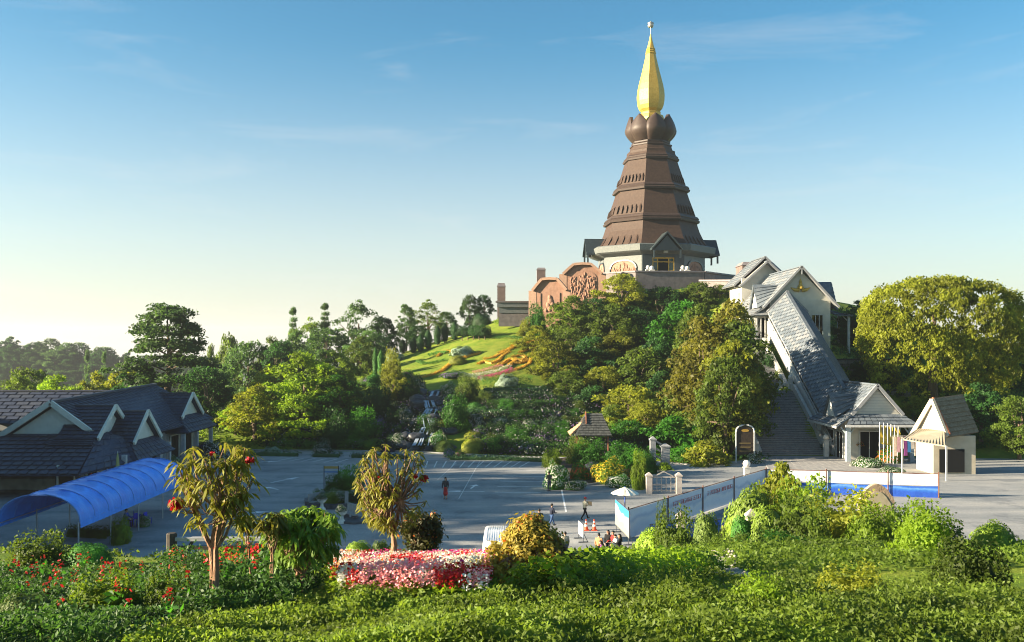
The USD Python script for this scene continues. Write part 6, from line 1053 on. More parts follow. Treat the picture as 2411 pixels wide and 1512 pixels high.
bed('salvia_spikes', 'red salvia spikes standing in the dark bed at left', [(380, 1352), (440, 1450), (660, 1430), (700, 1375), (640, 1350)], 60, .45, ['red'], LM['green'], .045, 3, spike=True)
bed('flower_bed', 'low pink and white flowers in the lower foreground', [(800, 1412), (1150, 1415), (1160, 1390), (1000, 1386), (780, 1378)], 700, .2, ['pink', 'white', 'red'], LM['lime'], .032, 4, spike=True, patch=3.0)
bed('garden_planting', 'mixed leafy planting filling the lower right of the slope', [(1180, 1400), (1700, 1365), (2300, 1370), (2600, 1520), (1300, 1520)], 8000, .2, [], PLANT, .02, 5, lsize=.05)
bed('garden_planting', 'mixed leafy planting along the bottom of the slope', [(360, 1480), (780, 1425), (1200, 1422), (1320, 1530), (300, 1530)], 7000, .16, [], PLANT, .02, 6, lsize=.045)
bed('garden_planting', 'mixed leafy planting in the lower left corner of the slope', [(-150, 1350), (350, 1352), (410, 1470), (330, 1530), (-250, 1530)], 6500, .24, [], PLANTD, .02, 7, lsize=.05)
bed('salvia_spikes', 'sparse red spikes over the planting in the lower left corner', [(0, 1360), (350, 1360), (500, 1500), (100, 1520)], 45, .35, ['red'], LM['green'], .04, 8, spike=True)
def fsh(kind, label, ox, bot, w, h, name='garden_bush', cat='shrub', sq=1.0):
    p = fT(ox, bot); s = p[1]/FOC; plant(kind, name, label, cat, p-[0, 0, .08], ox*.71, (w/2*s, w/2*s*sq, h*s))
strip_f = lambda name, label, pts, w, h, mat, seed=1, dens=60, size=.1: strip(name, label, [tuple(fT(*p)[:2]) for p in pts], w, h, mat, size, dens, seed=seed, world=True)
strip_f('long_hedge', 'long shaggy yellow-green hedge along the bottom of the view', [(1290, 1394), (1330, 1388), (1380, 1374), (1500, 1364), (1640, 1352)], .9, .42, LM['lime'], 3, 260, .1)
strip_f('long_hedge', 'darker hedge right behind the long yellow-green one', [(1380, 1362), (1440, 1354), (1520, 1348)], .8, .4, LM['olive'], 4, 200, .1)
strip_f('long_hedge', 'short dark clipped hedge behind the left rhododendron', [(530, 1322), (580, 1318), (640, 1316)], .9, .55, LM['olive'], 5, 160, .08)
tree('mound_lime', 'garden_bush', 'clipped round green ball left of the single-trunked rhododendron', 'shrub', 845, 1274, 74, 20); tree('mound_olive', 'garden_bush', 'smaller clipped ball directly left of the same rhododendron trunk', 'shrub', 895, 1272, 48, 20)
for k, l, ox, top, w, Y in [('mound_lime', 'large clipped round bush left of the white gravel path', 1535, 1243, 100, 38), ('shaggy_olive', 'reddish tangled bush hugging the large clipped round bush', 1592, 1236, 95, 37), ('mound_olive', 'upright clipped bush behind the gravel path', 1664, 1205, 74, 42), ('shaggy_olive', 'small tufted bush on top of the clipped round one', 1558, 1222, 30, 38.5),
    ('mound_lime', 'tall clipped hedge mass beyond the stone cap post', 1772, 1143, 140, 48), ('shaggy_lime', 'leafy green bush right of the tall clipped hedge mass', 1890, 1172, 140, 47), ('mound_lime', 'smooth green cone-shaped bush in the middle of the right shrubs', 1808, 1190, 115, 40), ('mound_green', 'small dark green bush left of the cone-shaped bush', 1748, 1215, 66, 40), ('shaggy_gold', 'loose golden bush at the right of the shrubs', 1985, 1196, 190, 42), ('shaggy_olive', 'brownish bush between the cone-shaped and golden ones', 1893, 1200, 120, 39), ('shaggy_lime', 'lime bush at the lower right', 2060, 1222, 120, 38), ('mound_lime', 'low rounded bush at the bottom right of the shrubs', 1950, 1270, 130, 34), ('shaggy_green', 'dark green low bush under the brownish one', 1850, 1272, 130, 34), ('shaggy_olive', 'tangled red-flowered bush by the gravel path', 1722, 1272, 90, 36), ('shaggy_lime', 'leafy bush at the right before the lobed stone sign', 2110, 1222, 110, 42), ('shaggy_olive', 'olive bush before the right end of the banner fence', 2200, 1236, 150, 44)]:
    tree(k, 'garden_bush', l, 'shrub', ox, top, w, Y)
for k, l, ox, bot, w, h in [
    ('shaggy_lime', 'lime bush beyond the right edge of the shrubs', 2180, 1310, 140, 100), ('shaggy_olive', 'olive bush in the lower right corner', 2280, 1400, 160, 110), ('mound_lime', 'rounded bush near the right edge of the slope', 2340, 1300, 110, 80), ('shaggy_gold', 'gold bush on the lower slope at right', 2010, 1420, 150, 80), ('shaggy_lime', 'green bush on the lower slope right of the path', 1800, 1430, 140, 70),
    ('mound_green', 'dark clipped bush at the lower left', 210, 1330, 110, 60), ('shaggy_lime', 'lime bush standing near the blue tent poles', 285, 1280, 44, 50), ('shaggy_olive', 'olive bush at the left edge of the slope', 90, 1350, 130, 80), ('shaggy_lime', 'green bush in the lower left corner', 250, 1440, 150, 80), ('shaggy_olive', 'dark bush below the salvia bed', 400, 1430, 110, 80), ('mound_olive', 'round bush at the bottom left edge', 60, 1460, 130, 80)]:
    fsh(k, l, ox, bot, w, h)
strip_f('clipped_hedge', 'clipped hedge at the near edge of the car park under the blue tent', [(165, 1262), (215, 1264), (260, 1266)], 1.2, .8, LM['olive'], 6, 80, .13)
tree('bush_gold', 'flowering_bush', 'pale yellow-flowered bush rising before the white banner fence', 'shrub', 1842, 1100, 135, 58)
# gravel path, lawn edges
GRV = M('white_gravel', (.2, .19, .15), (.36, .34, .28), 14, .95, .6)
gA, gB = [fT(1640, 1296), fT(1668, 1330), fT(1700, 1372), fT(1740, 1420)], [fT(1702, 1296), fT(1735, 1330), fT(1775, 1372), fT(1830, 1420)]
gv = [[np.append(p[:2], hz(*p[:2])+.03) for p in (np.array([np.interp(t, range(4), [q[k] for q in G_]) for k in (0, 1)]) for t in np.linspace(0, 3, 22))] for G_ in (gA, gB)]
gv = [[a_*(1-u)+b_*u for a_, b_ in zip(*gv)] for u in (0, .25, .5, .75, 1)]; gv = [[np.array([p[0], p[1], hz(p[0], p[1])+.03]) for p in r] for r in gv]
put('gravel_path', MB().add(np.vstack(gv), [[k*22+i, k*22+i+1, k*22+i+23, k*22+i+22] for k in range(4) for i in range(21)]), GRV, kind='structure', label='pale gravel path between the right shrubs', cat='path')
rngP = np.random.default_rng(8); st_ = MB(); oc = trimesh.creation.icosphere(0)
for _ in range(900):
    t, u = rngP.uniform(0, 20.9), rngP.uniform(-.12, 1.12); i = int(t); p = (gv[0][i]+(gv[0][i+1]-gv[0][i])*(t-i))*(1-u)+(gv[4][i]+(gv[4][i+1]-gv[4][i])*(t-i))*u; st_.add(oc.vertices*rngP.uniform(.02, .06)*[1, 1, .7]+p, oc.faces)
put('path_gravel', st_, GRV, kind='stuff', label='loose pale stones on the gravel path', cat='gravel')
rngG = np.random.default_rng(31); q = np.column_stack([rngG.uniform(-14, 14, 9000), rngG.uniform(6.5, 24, 9000)]); q = q[np.abs(q[:, 0]) < q[:, 1]*.62]
def tuft(q, size, rng):
    n = len(q); b = np.column_stack([q, hgt(q[:, 0], q[:, 1])]); a = rng.uniform(0, 6.28, n); d = np.column_stack([np.sin(a)*.5, np.cos(a)*.5, np.ones(n)]); s = np.column_stack([np.cos(a), -np.sin(a), 0*a])*size*.09
    return np.stack([b-s, b+s, b+d*size*rng.uniform(.5, 1.2, (n, 1))], 1).reshape(-1, 3), np.arange(n*3).reshape(-1, 3)
put('lawn_grass', tuft(q, .08, rngG), LEAF('grass_blade', [(.1, .16, .015), (.2, .26, .03), (.3, .28, .06)], .3, .3, 1.0), label='short grass of the foreground slope', cat='grass', kind='stuff')
q = np.column_stack([rngG.uniform(-32, 42, 9000), rngG.uniform(23, 56, 9000)]); q = q[(np.abs(q[:, 0]) < q[:, 1]*.66+4) & (q[:, 1] < near_edge(q[:, 0])-.8)]
undergrowth('low tangled plants covering the slope down to the car park', q, LM['olive'], .16, .22, 12, 41)
q = np.column_stack([rngG.uniform(2, 26, 5000), rngG.uniform(16, 32, 5000)]); q = q[q[:, 0] > 2+(q[:, 1]-16)*.25]
undergrowth('low leafy plants between the right shrubs and the long hedge', q, LM['olive'], .09, .16, 14, 43)
# timber rail with post in the left foreground
rf = T('timber_rail', 'dark timber barrier with a round post at the near edge of the car park', 'barrier', fT(400, 1300)*0); p = W(404, 1288, 30); q = W(620, 1275, 30)
z0 = hz(p[0], 30)
rf.part('post', MB().lathe([(.17, 0), (.17, 1.0), (.14, 1.04)], 10, c=(p[0], 30, W(404, 1300, 30)[2]-.4)), M('dark_timber', (.03, .025, .02), (.06, .05, .04), 6, .8)); 
rf.part('top_rail', MB().bar(W(410, 1269, 30), W(640, 1269, 30), .16, .12), M('grey_timber', (.3, .31, .32), (.4, .4, .4), 6, .7)); rf.part('lower_rail', MB().bar(W(410, 1290, 30), W(640, 1290, 30), .12, .12), M('dark_timber', (.03, .025, .02)))
for ox in (455, 510, 565, 620): rf.part('brace', MB().bar(W(ox, 1272, 30), W(ox-24, 1312, 30), .09, .09), M('dark_timber', (.03, .025, .02)))
# ---------------------------------------------------------------- small structures round the car park
TIM = M('red_timber', (.2, .08, .05), (.28, .12, .07), 3, .7); ROOFP = M('pavilion_tile', (.05, .055, .055), (.09, .095, .09), 3, .7, .4)
pv = T('pavilion', 'small open timber pavilion with a steep dark tiled roof beside the wood', 'pavilion', (0, 0, 0)); y0 = 107.0; xa, xb = W(1352, 1000, y0)[0], W(1440, 1000, y0)[0]
z_r, z_e = W(0, 976, y0)[2], W(0, 1026, y0)[2]; yr = y0+1.8; xm = xa+1.6
slope(pv, None, (xa, y0-.3, z_e), (xb, y0-.3, z_e), (xb-1.0, yr, z_r), (xm, yr, z_r), [ROOFP], 9, 7, name='front_roof'); slope(pv, None, (xb, y0+3.9, z_e), (xa, y0+3.9, z_e), (xm, yr, z_r), (xb-1.0, yr, z_r), [ROOFP], 6, name='back_roof')
slope(pv, None, (xa-.5, y0+3.9, z_e+.05), (xa-.5, y0-.3, z_e+.05), (xm-.1, yr-.5, z_r-.8), (xm-.1, yr+.5, z_r-.8), [M('sunlit_tile', (.4, .24, .13), (.48, .3, .17), 3, .8)], 6, name='side_skirt_roof')  # orange of this skirt is warm sunlight put into the tile colour
pv.part('barge_board', MB().bar((xm-.1, yr-1.2, z_r-1.2), (xm-.1, yr, z_r+.2), .1, .2).bar((xm-.1, yr, z_r+.2), (xm-.1, yr+1.2, z_r-1.2), .1, .2), TIM)
for x in (xa+.4, xb-.4):
    for y in (y0+.3, y0+3.2): pv.part('post', MB().box((x, y, z_e/2), (.18, .18, z_e)), TIM)
pv.part('floor', MB().box(((xa+xb)/2, y0+1.8, .35), (xb-xa, 4, .3)), M('plank', (.16, .1, .06), (.22, .14, .08), 4))
def table(label, ox, oy, Y):
    p = W(ox, oy, Y); z = max(hz(p[0], Y), 0); t = T('garden_table', label, 'table', (p[0], Y, z)); t.part('tabletop', MB().lathe([(.02, .72), (.85, .72), (.85, .8), (.02, .8)], 16), M('table_wood', (.4, .22, .12), (.48, .28, .16), 3)); t.part('pedestal', MB().lathe([(.3, 0), (.12, .1), (.12, .72)], 8), TIM)
    for i in range(4): a_ = i*PI/2+.4; st_ = t.part('stool', MB().lathe([(.12, 0), (.12, .35), (.22, .36), (.22, .42)], 10, c=(1.25*math.sin(a_), 1.25*math.cos(a_), 0)), M('table_wood', (.4, .22, .12)))
table('round wooden garden table with stools right of the pavilion', 1403, 1050, 104)
STONEP = M('gate_stone', (.17, .18, .2), (.25, .26, .27), 3, .8, .3); LAT = M('lattice_timber', (.22, .21, .2), (.32, .3, .28), 5, .8)
gp = T('stone_gateway', 'pair of tall grey stone gate posts with timber rails between them', 'gateway', (0, 0, 0)); Y = 98.0
for ox, w, top in ((1537, 13, 1036), (1566, 19, 1052)):
    p = W(ox, top, Y); w_ = w*Y/FOC; pp = gp.part('post', MB().box((p[0], Y, p[2]/2), (w_, w_, p[2])), STONEP); gp.part('cap', MB().box((p[0], Y, p[2]+.06), (w_*1.25, w_*1.25, .14)).box((p[0], Y, p[2]+.27), (w_*1.1, w_*1.1, .28), taper=.1), STONEP, parent=pp)
for z in (1.1, 1.9, 2.7): gp.part('rail', MB().bar((W(1540, 0, Y)[0], Y, z+.35), (W(1563, 0, Y)[0], Y, z-.3), .12, .2), LAT)
gt = T('lattice_gate', 'timber lattice gate with a peaked top between two pale stone pillars', 'gate', (0, 0, 0)); Y = 81.0
xl, xr = W(1528, 0, Y)[0], W(1598, 0, Y)[0]
for x in (xl, xr): pp = gt.part('pillar', MB().box((x, Y, .8), (.5, .5, 1.6)), M('pale_pillar', (.3, .27, .25), (.37, .34, .31), 3)); gt.part('cap', MB().box((x, Y, 1.65), (.64, .64, .12)).box((x, Y, 1.83), (.6, .6, .26), taper=.1), M('pale_pillar', (.42, .38, .34)), parent=pp)
gt.part('top_bar', MB().bar((xl+.25, Y, 1.5), (xr-.25, Y, 1.5), .1, .12).bar((xl+.5, Y, 1.58), ((xl+xr)/2, Y, 2.0), .08, .1).bar(((xl+xr)/2, Y, 2.0), (xr-.5, Y, 1.58), .08, .1), LAT)
for k in range(6): gt.part('slat', MB().bar((xl+.3+k*(xr-xl-.6)/5, Y, .15), (xl+.3+k*(xr-xl-.6)/5, Y, 1.48), .07, .05), LAT)
for z in (.3, .8): gt.part('rail', MB().bar((xl+.25, Y+.05, z), (xr-.25, Y+.05, z), .06, .1), LAT)
nb = T('notice_board', 'dark notice board under a white arched frame beside the long stairs', 'notice board', (0, 0, 0)); Y = 102.5
xl, xr = W(1733, 0, Y)[0], W(1776, 0, Y)[0]; zt = W(0, 1018, Y)[2]
for x in (xl, xr): nb.part('post', MB().bar((x, Y, 0), (x, Y, zt), .14, .14), TRIMW)
tt = np.linspace(0, PI, 9); nb.part('arch', MB().tube([((xl+xr)/2-(xr-xl)/2*math.cos(t), Y, zt+.85*math.sin(t)**.8) for t in tt], .1, 6), TRIMW)
nb.part('panel', MB().plate([(xl+.1, Y, .9)]+[(xr-.1, Y, .9)]+[((xl+xr)/2+((xr-xl)/2-.1)*math.cos(t), Y, zt+.72*math.sin(t)**.8) for t in tt], (0, .06, 0)), M('board_brown', (.025, .02, .015), (.05, .035, .025), 4, .5))
pl = nb.part('plaque', MB().plate([((xl+xr)/2+.45*math.cos(t), Y-.04, zt+.2+.16*math.sin(t)) for t in np.linspace(0, 2*PI, 12, endpoint=False)], (0, .03, 0)), GF)
for z in (1.3, 1.75, 2.2): nb.part('line_of_writing', MB().box(((xl+xr)/2, Y-.03, z), (1.3, .03, .1)), M('faded_gilt', (.16, .12, .05)))
def globe(label, ox, oy, Y, r=.3):
    p = W(ox, oy, Y); z = max(hz(p[0], Y), 0); t = T('globe_lamp', label, 'lamp', (p[0], Y, z)); h = max(.3, p[2]-z)
    t.part('pedestal', MB().box((0, 0, (h-r)/2), (.5, .5, max(.1, h-r))).box((0, 0, h-r), (.62, .62, .1)), WST); t.part('globe', MB().sph((0, 0, h), r, 2), M('milk_globe', (.7, .62, .55)))
globe('white globe lamp on a pedestal beyond the end of the white banner fence', 1758, 1092, 86, .36); globe('white globe lamp at the right foot of the long stairs', 1945, 1030, 107.6, .36); globe('white globe lamp at the left foot of the long stairs', 1781, 1042, 107.4, .28)
globe('globe lamp on the stair landing, right one', 1861, 888, 122.6, .3); globe('globe lamp on the stair landing, left one', 1838, 885, 124.5, .3)
# flags and clothes stall
for i, (ox, h) in enumerate(((2071, 4.8), (2080, 4.7), (2089, 4.6), (2096, 4.5), (2104, 4.4), (2112, 4.2))):
    p = W(ox, 0, 100.5+i*.2); f_ = T('flag', ['first', 'second', 'third', 'fourth', 'fifth', 'sixth'][i]+' yellow flag from the left hanging on its pole before the lower station', 'flag', (p[0], p[1], 0), 0, 'yellow flags before the lower station')
    f_.part('pole', MB().tube([(0, 0, 0), (.03*i, 0, h)], .045, 6), TRIMW); zz = np.linspace(h-.3, h-2.4, 8); f_.part('cloth', MB().add(np.vstack([np.column_stack([.05+0*zz+.03*i, -.03+.05*np.sin(zz*3+i), zz]), np.column_stack([.05+.03*i+.12+.28*np.linspace(0, 1, 8), .09*np.sin(zz*5+i), zz-.12])]), [[k, k+1, k+9, k+8] for k in range(7)]), M('flag_yellow', (.6, .42, .04), (.7, .52, .08), 4, .8), smooth=True)
cs = T('clothes_stall', 'stall of hanging pale and coloured clothes right of the yellow flags', 'stall', W(2128, 0, 99)*[1, 1, 0]); cs.part('rail', MB().bar((-1.2, 0, 3.4), (3.6, 0, 3.4), .06, .06).bar((-1.2, 0, 0), (-1.2, 0, 3.4), .06, .06).bar((3.6, 0, 0), (3.6, 0, 3.4), .06, .06), PIPE)
for k in range(12): 
    c_ = [(.6, .5, .42), (.5, .3, .35), (.65, .6, .55), (.2, .05, .2), (.05, .2, .45), (.6, .55, .5)][k % 6]; x = -1.0+k*.39; m = MB(); m.plate([(x-.13, -.1, 3.3), (x+.13, -.1, 3.3), (x+.2, -.12, 1.2+.4*(k % 3)), (x-.18, -.12, 1.2+.4*(k % 3))], (0, .08, 0)); m.plate([(x-.12, -.1, 3.25), (x-.2, -.1, 2.7), (x-.15, -.1, 2.65), (x-.08, -.1, 2.9)], (0, .06, 0)); cs.part('garment', m, M('garment_%d' % (k % 6), c_, tuple(q*.7 for q in c_), 5, .95))
# right shop
rs = T('right_shop', 'steep-roofed shop with a cream gable and a pale ribbed awning at the right', 'shop', (0, 0, 0)); CREAMW = M('warm_cream', (.4, .36, .28), (.47, .42, .33), 1, .8); THT = M('brown_roof', (.14, .1, .06), (.2, .15, .1), 3, .9, .6)
ap, lf, rt_ = W(2196, 945, 94), W(2160, 1012, 95.5), W(2222, 1020, 92.0); bk = np.array([4.2, 2.2, .3])
rs.part('gable', MB().plate([lf, rt_, ap], [.3, .25, 0]), CREAMW); rs.part('barge_board', MB().bar(ap+[-.1, -.1, .2], lf+[-.6, 0, -.5], .3, .4).bar(ap+[-.1, -.1, .2], rt_+[.2, -.3, -.3], .3, .4), CREAMW); rs.part('barge_edge', MB().bar(ap+[.05, .05, .4], rt_+[.5, -.25, -.1], .16, .2), M('copper_edge', (.35, .12, .06)))
slope(rs, None, rt_+[.4, -.2, -.4], rt_+bk+[.4, -.2, -.4], ap+bk+[0, 0, .3], ap+[0, 0, .3], [THT], 9, name='right_roof'); slope(rs, None, lf+bk, lf, ap+[0, 0, .3], ap+bk+[0, 0, .3], [THT], 9, name='left_roof')
a1, a2, a3, a4 = W(2124, 1034, 91), W(2228, 1050, 88.5), W(2224, 1014, 92.2), W(2160, 1010, 95.3); rs.part('awning', MB().plate([a1, a2, a3, a4], [0, 0, -.1]), M('awning_cream', (.34, .3, .22), (.4, .35, .26), 2, .7))
for k in range(14): t = (k+.5)/14; rs.part('awning_rib', MB().bar(a1+(a2-a1)*t+[0, 0, .05], a4+(a3-a4)*t+[0, 0, .05], .1, .06), M('awning_cream', (.5, .44, .33)))
rs.part('wall', MB().box((rt_[0]+1.7, rt_[1]+3.2, 2.0), (4.4, 4, 4.0)), CREAMW); rs.part('shop_front', MB().box((rt_[0]+1.4, rt_[1]+1.14, 1.4), (2.6, .1, 2.4)), DARKIN)
for q in (a1, a2): rs.part('post', MB().bar([*q[:2], 0], [q[0], q[1], q[2]], .14, .14), TRIMW)
# flower pots, planters
def gpl(kind, name, label, ox, bot, w, h, cat='flowers', z=0.0, group=None):
    p = G(ox, bot, z); s = p[1]/FOC; plant(kind, name, label, cat, p, ox*.9, (w/2*s, w/2*s, h*s), group)
for k, l, ox, bot, w, h in [('flowering_white_green', 'low bed of white flowers before the lower station', 2045, 1098, 70, 20), ('flowering_magenta_green', 'magenta flowers under the yellow flags', 2060, 1075, 34, 26), ('flowering_orange_green', 'orange flowers at the right of the white bed', 2095, 1088, 56, 40), ('flowering_white_green', 'low white and green bed right behind the banner fence', 2100, 1118, 60, 18), ('flowering_pink_green', 'potted pink flowers at the station corner post', 2012, 1072, 26, 28), ('flowering_red_green', 'red potted flowers by the globe lamp at the stair foot', 1962, 1068, 22, 30), ('shaggy_dark', 'dark potted shrub left of the stair foot lamp', 1940, 1070, 28, 20), ('shaggy_dark', 'dark potted shrub by the station door', 1975, 1070, 30, 18), ('flowering_white_dark', 'dark planter of white flowers under the notice board', 1775, 1090, 40, 18), ('flowering_yellow_lime', 'yellow flowers under the yellow flags', 2082, 1072, 30, 20)]: gpl(k, 'flower_planting', l, ox, bot, w, h)
pp = T('orange_planter', 'orange flower stand at the lower station corner', 'planter', G(2022, 1078)); pp.part('bowl', MB().lathe([(.3, 0), (.2, .3), (.22, .9), (.7, 1.5), (.72, 1.6)], 10), M('orange_clay', (.5, .2, .05), (.58, .26, .08), 3)); gpl('flowering_orange_green', 'flower_planting', 'orange flowers in the orange stand', 2022, 1050, 30, 14, z=1.5)
# flower island right of the car park
isl = [G(*p)[:2] for p in ((1286, 1088), (1289, 1118), (1312, 1142), (1345, 1150), (1380, 1143), (1430, 1139), (1478, 1144), (1512, 1128), (1520, 1095), (1500, 1075), (1440, 1070), (1340, 1078))]
it = T('flower_island', 'raised flower island at the right edge of the car park', 'flower bed', (0, 0, 0)); IP = Polygon(isl); it.part('soil', MB().flat(IP, .12), M('soil', (.04, .03, .02), (.07, .05, .035), 5))
for a_, b_ in zip(isl, isl[1:]+isl[:1]): it.part('edging', MB().bar([*a_, .08], [*b_, .08], .16, .17), KERB)
for k, l, ox, bot, w, h in [('flowering_white_green', 'white-flowering cascading plant at the left tip of the flower island', 1312, 1148, 56, 58), ('flowering_white_green', 'white flowers along the front of the flower island', 1352, 1150, 56, 22), ('flowering_purple_dark', 'deep purple flowers at the front left of the flower island', 1325, 1138, 24, 22), ('flowering_red_green', 'red-flowered plants in the middle of the flower island', 1365, 1128, 50, 36), ('flowering_yellow_lime', 'big yellow flowering bush in the flower island', 1432, 1134, 84, 52), ('flowering_white_green', 'white flowers at the front right of the flower island', 1455, 1144, 60, 26), ('flowering_orange_green', 'orange flowers at the right of the flower island', 1488, 1124, 36, 24), ('shaggy_green', 'green bush at the back of the flower island', 1390, 1096, 80, 44), ('shaggy_olive', 'leafy olive bush in front of the pavilion', 1365, 1090, 60, 46), ('shaggy_lime', 'lime bush at the far left of the flower island', 1300, 1100, 44, 30), ('shaggy_lime', 'tall green plant beside the lattice gate', 1505, 1150, 34, 66), ('shaggy_green', 'green bush behind the yellow flowering bush', 1470, 1100, 80, 44), ('flowering_purple_dark', 'purple blooms behind the red ones in the flower island', 1395, 1112, 40, 24), ('shaggy_green', 'low dark bush between the gate posts and flower island', 1525, 1112, 50, 36)]: gpl(k, 'island_plant', l, ox, bot, w, h, z=.1)
ih = [(1350, 1126), (1390, 1124), (1425, 1126)]
# round planted island with benches in the middle of the car park
ci = G(800, 1185); SLATE = M('dark_slate', (.035, .04, .05), (.07, .075, .085), 3, .6, .3); cen = T('planted_island', 'dark stone planter full of greenery in the middle of the car park', 'planter', ci)
cen.part('rim', MB().lathe([(3.0, 0), (3.0, .42), (2.7, .42), (2.7, .1)], 12, cap=False), SLATE); cen.part('soil', MB().lathe([(2.72, .0), (2.72, .3)], 12), M('soil', (.04, .03, .02)))
for k, l, dx, dy, w, h in [('shaggy_green', 'tall dark feathery bush at the back of the planted island', .4, 1.6, 1.1, 2.0), ('shaggy_green', 'dark bush at the back left of the planted island', -.7, 1.3, 1.0, 1.5), ('flowering_white_green', 'white-dotted plants at the front left of the planted island', -1.3, -.9, 1.0, .9), ('flowering_white_green', 'white-dotted plants at the centre of the planted island', .1, -.6, 1.1, 1.0), ('flowering_white_green', 'white flowers at the right of the planted island', 1.6, .4, 1.0, .9), ('shaggy_dark', 'dark low plants at the front right of the planted island', 1.4, -1.2, .9, .6), ('shaggy_lime', 'light green plant at the front of the planted island', -.4, -1.7, .7, .7)]: plant(k, 'island_plant', l, 'plant', ci+[dx, dy, .28], dx, (w, w, h))
def bench(label, p, rz):
    b = T('stone_bench', label, 'bench', p, rz); b.part('seat', MB().box((0, 0, .45), (1.9, .5, .1)), M('bench_stone', (.2, .21, .21), (.28, .28, .28), 4)); b.part('backrest', MB().box((0, .3, .82), (1.9, .12, .6)), M('bench_stone', (.2, .21, .21)))
    for x in (-.7, .7): b.part('leg', MB().box((x, 0, .2), (.25, .45, .4)), SLATE)
bench('dark stone bench at the left of the planted island', G(752, 1192), 1.0); bench('dark stone bench in front of the planted island', G(825, 1222), -.9)
for l, ox, oy in (('low dark slab at the left of the planted island', 740, 1198), ('low dark slab in front of the nearest stone bench', 838, 1228)):
    t = T('stone_slab', l, 'slab', G(ox, oy)); t.part('slab', MB().lathe([(1.2, 0), (1.2, .14), (1.1, .18)], 8), SLATE)
def urn(label, ox, oy, k):
    t = T('white_urn', label, 'urn', G(ox, oy)); UR = M('urn_white', (.5, .5, .45), (.6, .6, .55), 3); t.part('pedestal', MB().lathe([(.32, 0), (.3, .12), (.14, .3), (.12, .55)], 12), UR); t.part('bowl', MB().lathe([(.12, .55), (.3, .68), (.42, .9), (.46, .93), (.38, .92)], 14), UR)
    plant(k, 'urn_flowers', 'flowers growing in the '+label, 'flowers', G(ox, oy)+[0, 0, .85], 1, (.42, .42, .45))
urn('white stone urn left of the planted island', 758, 1201, 'flowering_white_green'); urn('white stone urn before the nearest stone bench', 805, 1232, 'flowering_white_dark')
sf = T('sign_frame', 'thin black post frame carrying a small gilt sign at the planted island', 'sign', G(780, 1165)); 
for x in (-.65, .65): sf.part('post', MB().bar((x, 0, 0), (x, 0, 2.6), .06, .06), M('black_iron', (.015, .015, .015)))
sf.part('sign', MB().box((0, -.01, 2.45), (1.24, .04, .22)), M('gilt_sign', (.4, .28, .08), (.3, .2, .06), 9)); sf.part('blue_strip', MB().box((0, -.01, 2.05), (1.2, .03, .1)), M('sign_blue', (.05, .15, .35)))
fp = T('flower_barrel', 'dark tall flower barrel behind the planted island', 'planter', G(850, 1148)); fp.part('barrel', MB().lathe([(.36, 0), (.3, .35), (.34, .7), (.4, 1.3), (.36, 1.3)], 12), SLATE); plant('flowering_violet_green', 'barrel_flowers', 'purple flowers crowning the tall dark barrel', 'flowers', G(850, 1148)+[0, 0, 1.2], 2, (.48, .48, .6))
plant('flowering_magenta_green', 'pot_flowers', 'dark magenta pot plant left of the planted island', 'flowers', G(745, 1180), 2, (.4, .4, .9))
pw = T('slate_plinth', 'upright grey slate marker in the planted island', 'marker', ci+[1.0, -2.3, .3]); pw.part('slab', MB().box((0, 0, .55), (.28, .1, 1.1)), M('bench_stone', (.2, .21, .21))); pw.part('foot', MB().box((0, 0, .05), (.5, .3, .1)), SLATE)
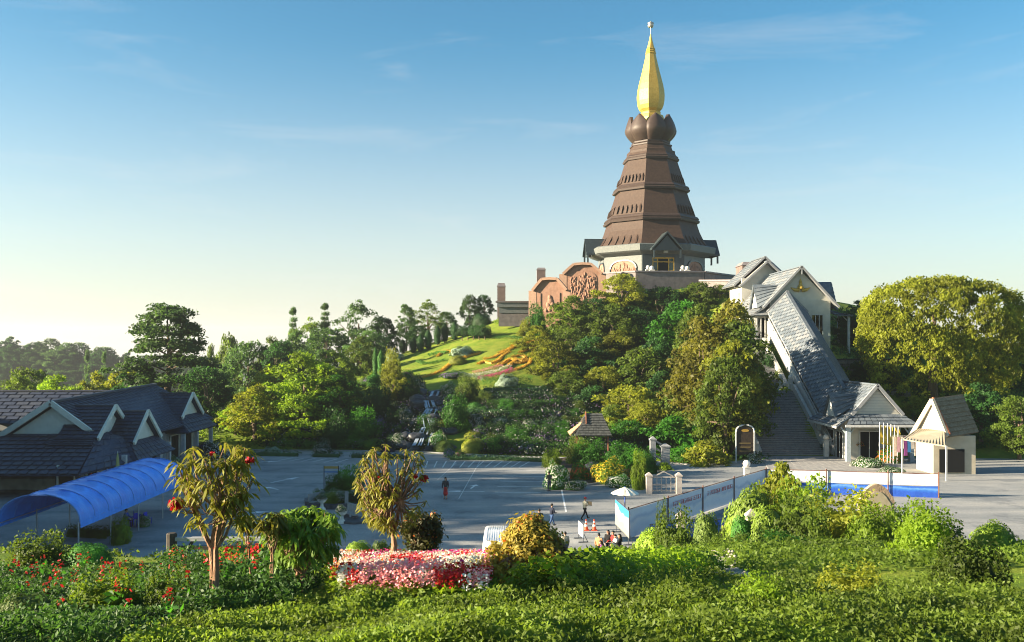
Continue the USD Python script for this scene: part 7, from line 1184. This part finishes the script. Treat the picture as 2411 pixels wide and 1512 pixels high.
# right foreground stonework
sm = T('stone_sign', 'lobed sandstone sign standing among the right shrubs', 'sign stone', W(2065, 1190, 50)*[1, 1, 0]+[0, 0, hz(W(2065, 0, 50)[0], 50)]); zt = W(0, 1140, 50)[2]-hz(W(2065, 0, 50)[0], 50); SND = M('sandstone', (.34, .24, .16), (.44, .33, .23), 2, .85, .4)
lob = [(.95, 0), (.98, zt-.95), (.9, zt-.72), (.75, zt-.55), (.62, zt-.34), (.42, zt-.16), (.22, zt-.04), (0, zt), (-.22, zt-.04), (-.42, zt-.16), (-.62, zt-.34), (-.75, zt-.55), (-.9, zt-.72), (-.98, zt-.95), (-.95, 0)]
sm.part('slab', MB().plate([(x, 0, z) for x, z in lob], (0, .3, 0)), SND); sm.part('face', MB().plate([(x*.82, -.02, z*.9) for x, z in lob], (0, .03, 0)), M('sand_face', (.42, .36, .24), (.5, .43, .3), 3)); sm.part('base', MB().box((0, .15, .1), (2.6, .7, .3)), SND)
def gpost(label, ox, top, bot, w, Y, rails=True):
    p = W(ox, top, Y); z0 = min(hz(p[0], Y), p[2]-1.0); h = p[2]-z0; t = T('stone_post', label, 'post', (p[0], Y, z0)); w = w*Y/FOC; t.part('shaft', MB().box((0, 0, h*.45), (w, w, h*.9)), M('pale_pillar', (.42, .38, .34))); t.part('cap', MB().box((0, 0, h*.91), (w*1.25, w*1.25, .1)).box((0, 0, h*.91+.2), (w*1.15, w*1.15, .3), taper=.08), M('pale_pillar', (.42, .38, .34))); return t
t = gpost('pale stone post with a pyramid cap and slatted screen beside the blue banner', 1603, 1206, 1252, 17, 54)
t.part('screen', MB().box((1.0, .05, .55), (1.5, .06, 1.1)), LAT); t.part('screen_rail', MB().box((1.0, .0, 1.12), (1.6, .1, .08)), LAT)
for k in range(6): t.part('slat', MB().box((.36+k*.26, .0, .55), (.18, .05, 1.05)), LAT)
gpost('stone post with a pyramid cap between clipped bushes at right', 1769, 1204, 1235, 22, 46)
lw = T('low_wall', 'low sandy wall piece between the clipped bushes', 'wall', fT(1697, 1262)); lw.part('wall', MB().box((0, 0, .35), (1.5, .3, .9)), SND); lw.part('coping', MB().box((0, 0, .84), (1.6, .4, .1)), M('sand_face', (.42, .36, .24)))
ok = T('stone_figure', 'small orange stone ornament beside the low sandy wall', 'ornament', fT(1702, 1272)); ok.part('base', MB().box((0, 0, .2), (.4, .3, .4), taper=.8), M('orange_stone', (.42, .2, .1), (.5, .27, .15), 4)); ok.part('body', MB().lathe([(.12, .4), (.2, .55), (.16, .75), (.08, .8), (.12, .9), (.04, 1.02)], 10), M('orange_stone', (.42, .2, .1)))

# ---------------------------------------------------------------- the air
HAZE = usdkit.material(stage, '/World/Looks/haze_air', {'v': ('principled_volume', {'color': (.8, .86, .92), 'density': 0.00013, 'anisotropy': 0.35})}, [], volume='v.volume')
put('haze', MB().box((0, 2000, -14), (5200, 4200, 212)), HAZE, label='thin pale haze over the whole place', cat='haze', kind='stuff')
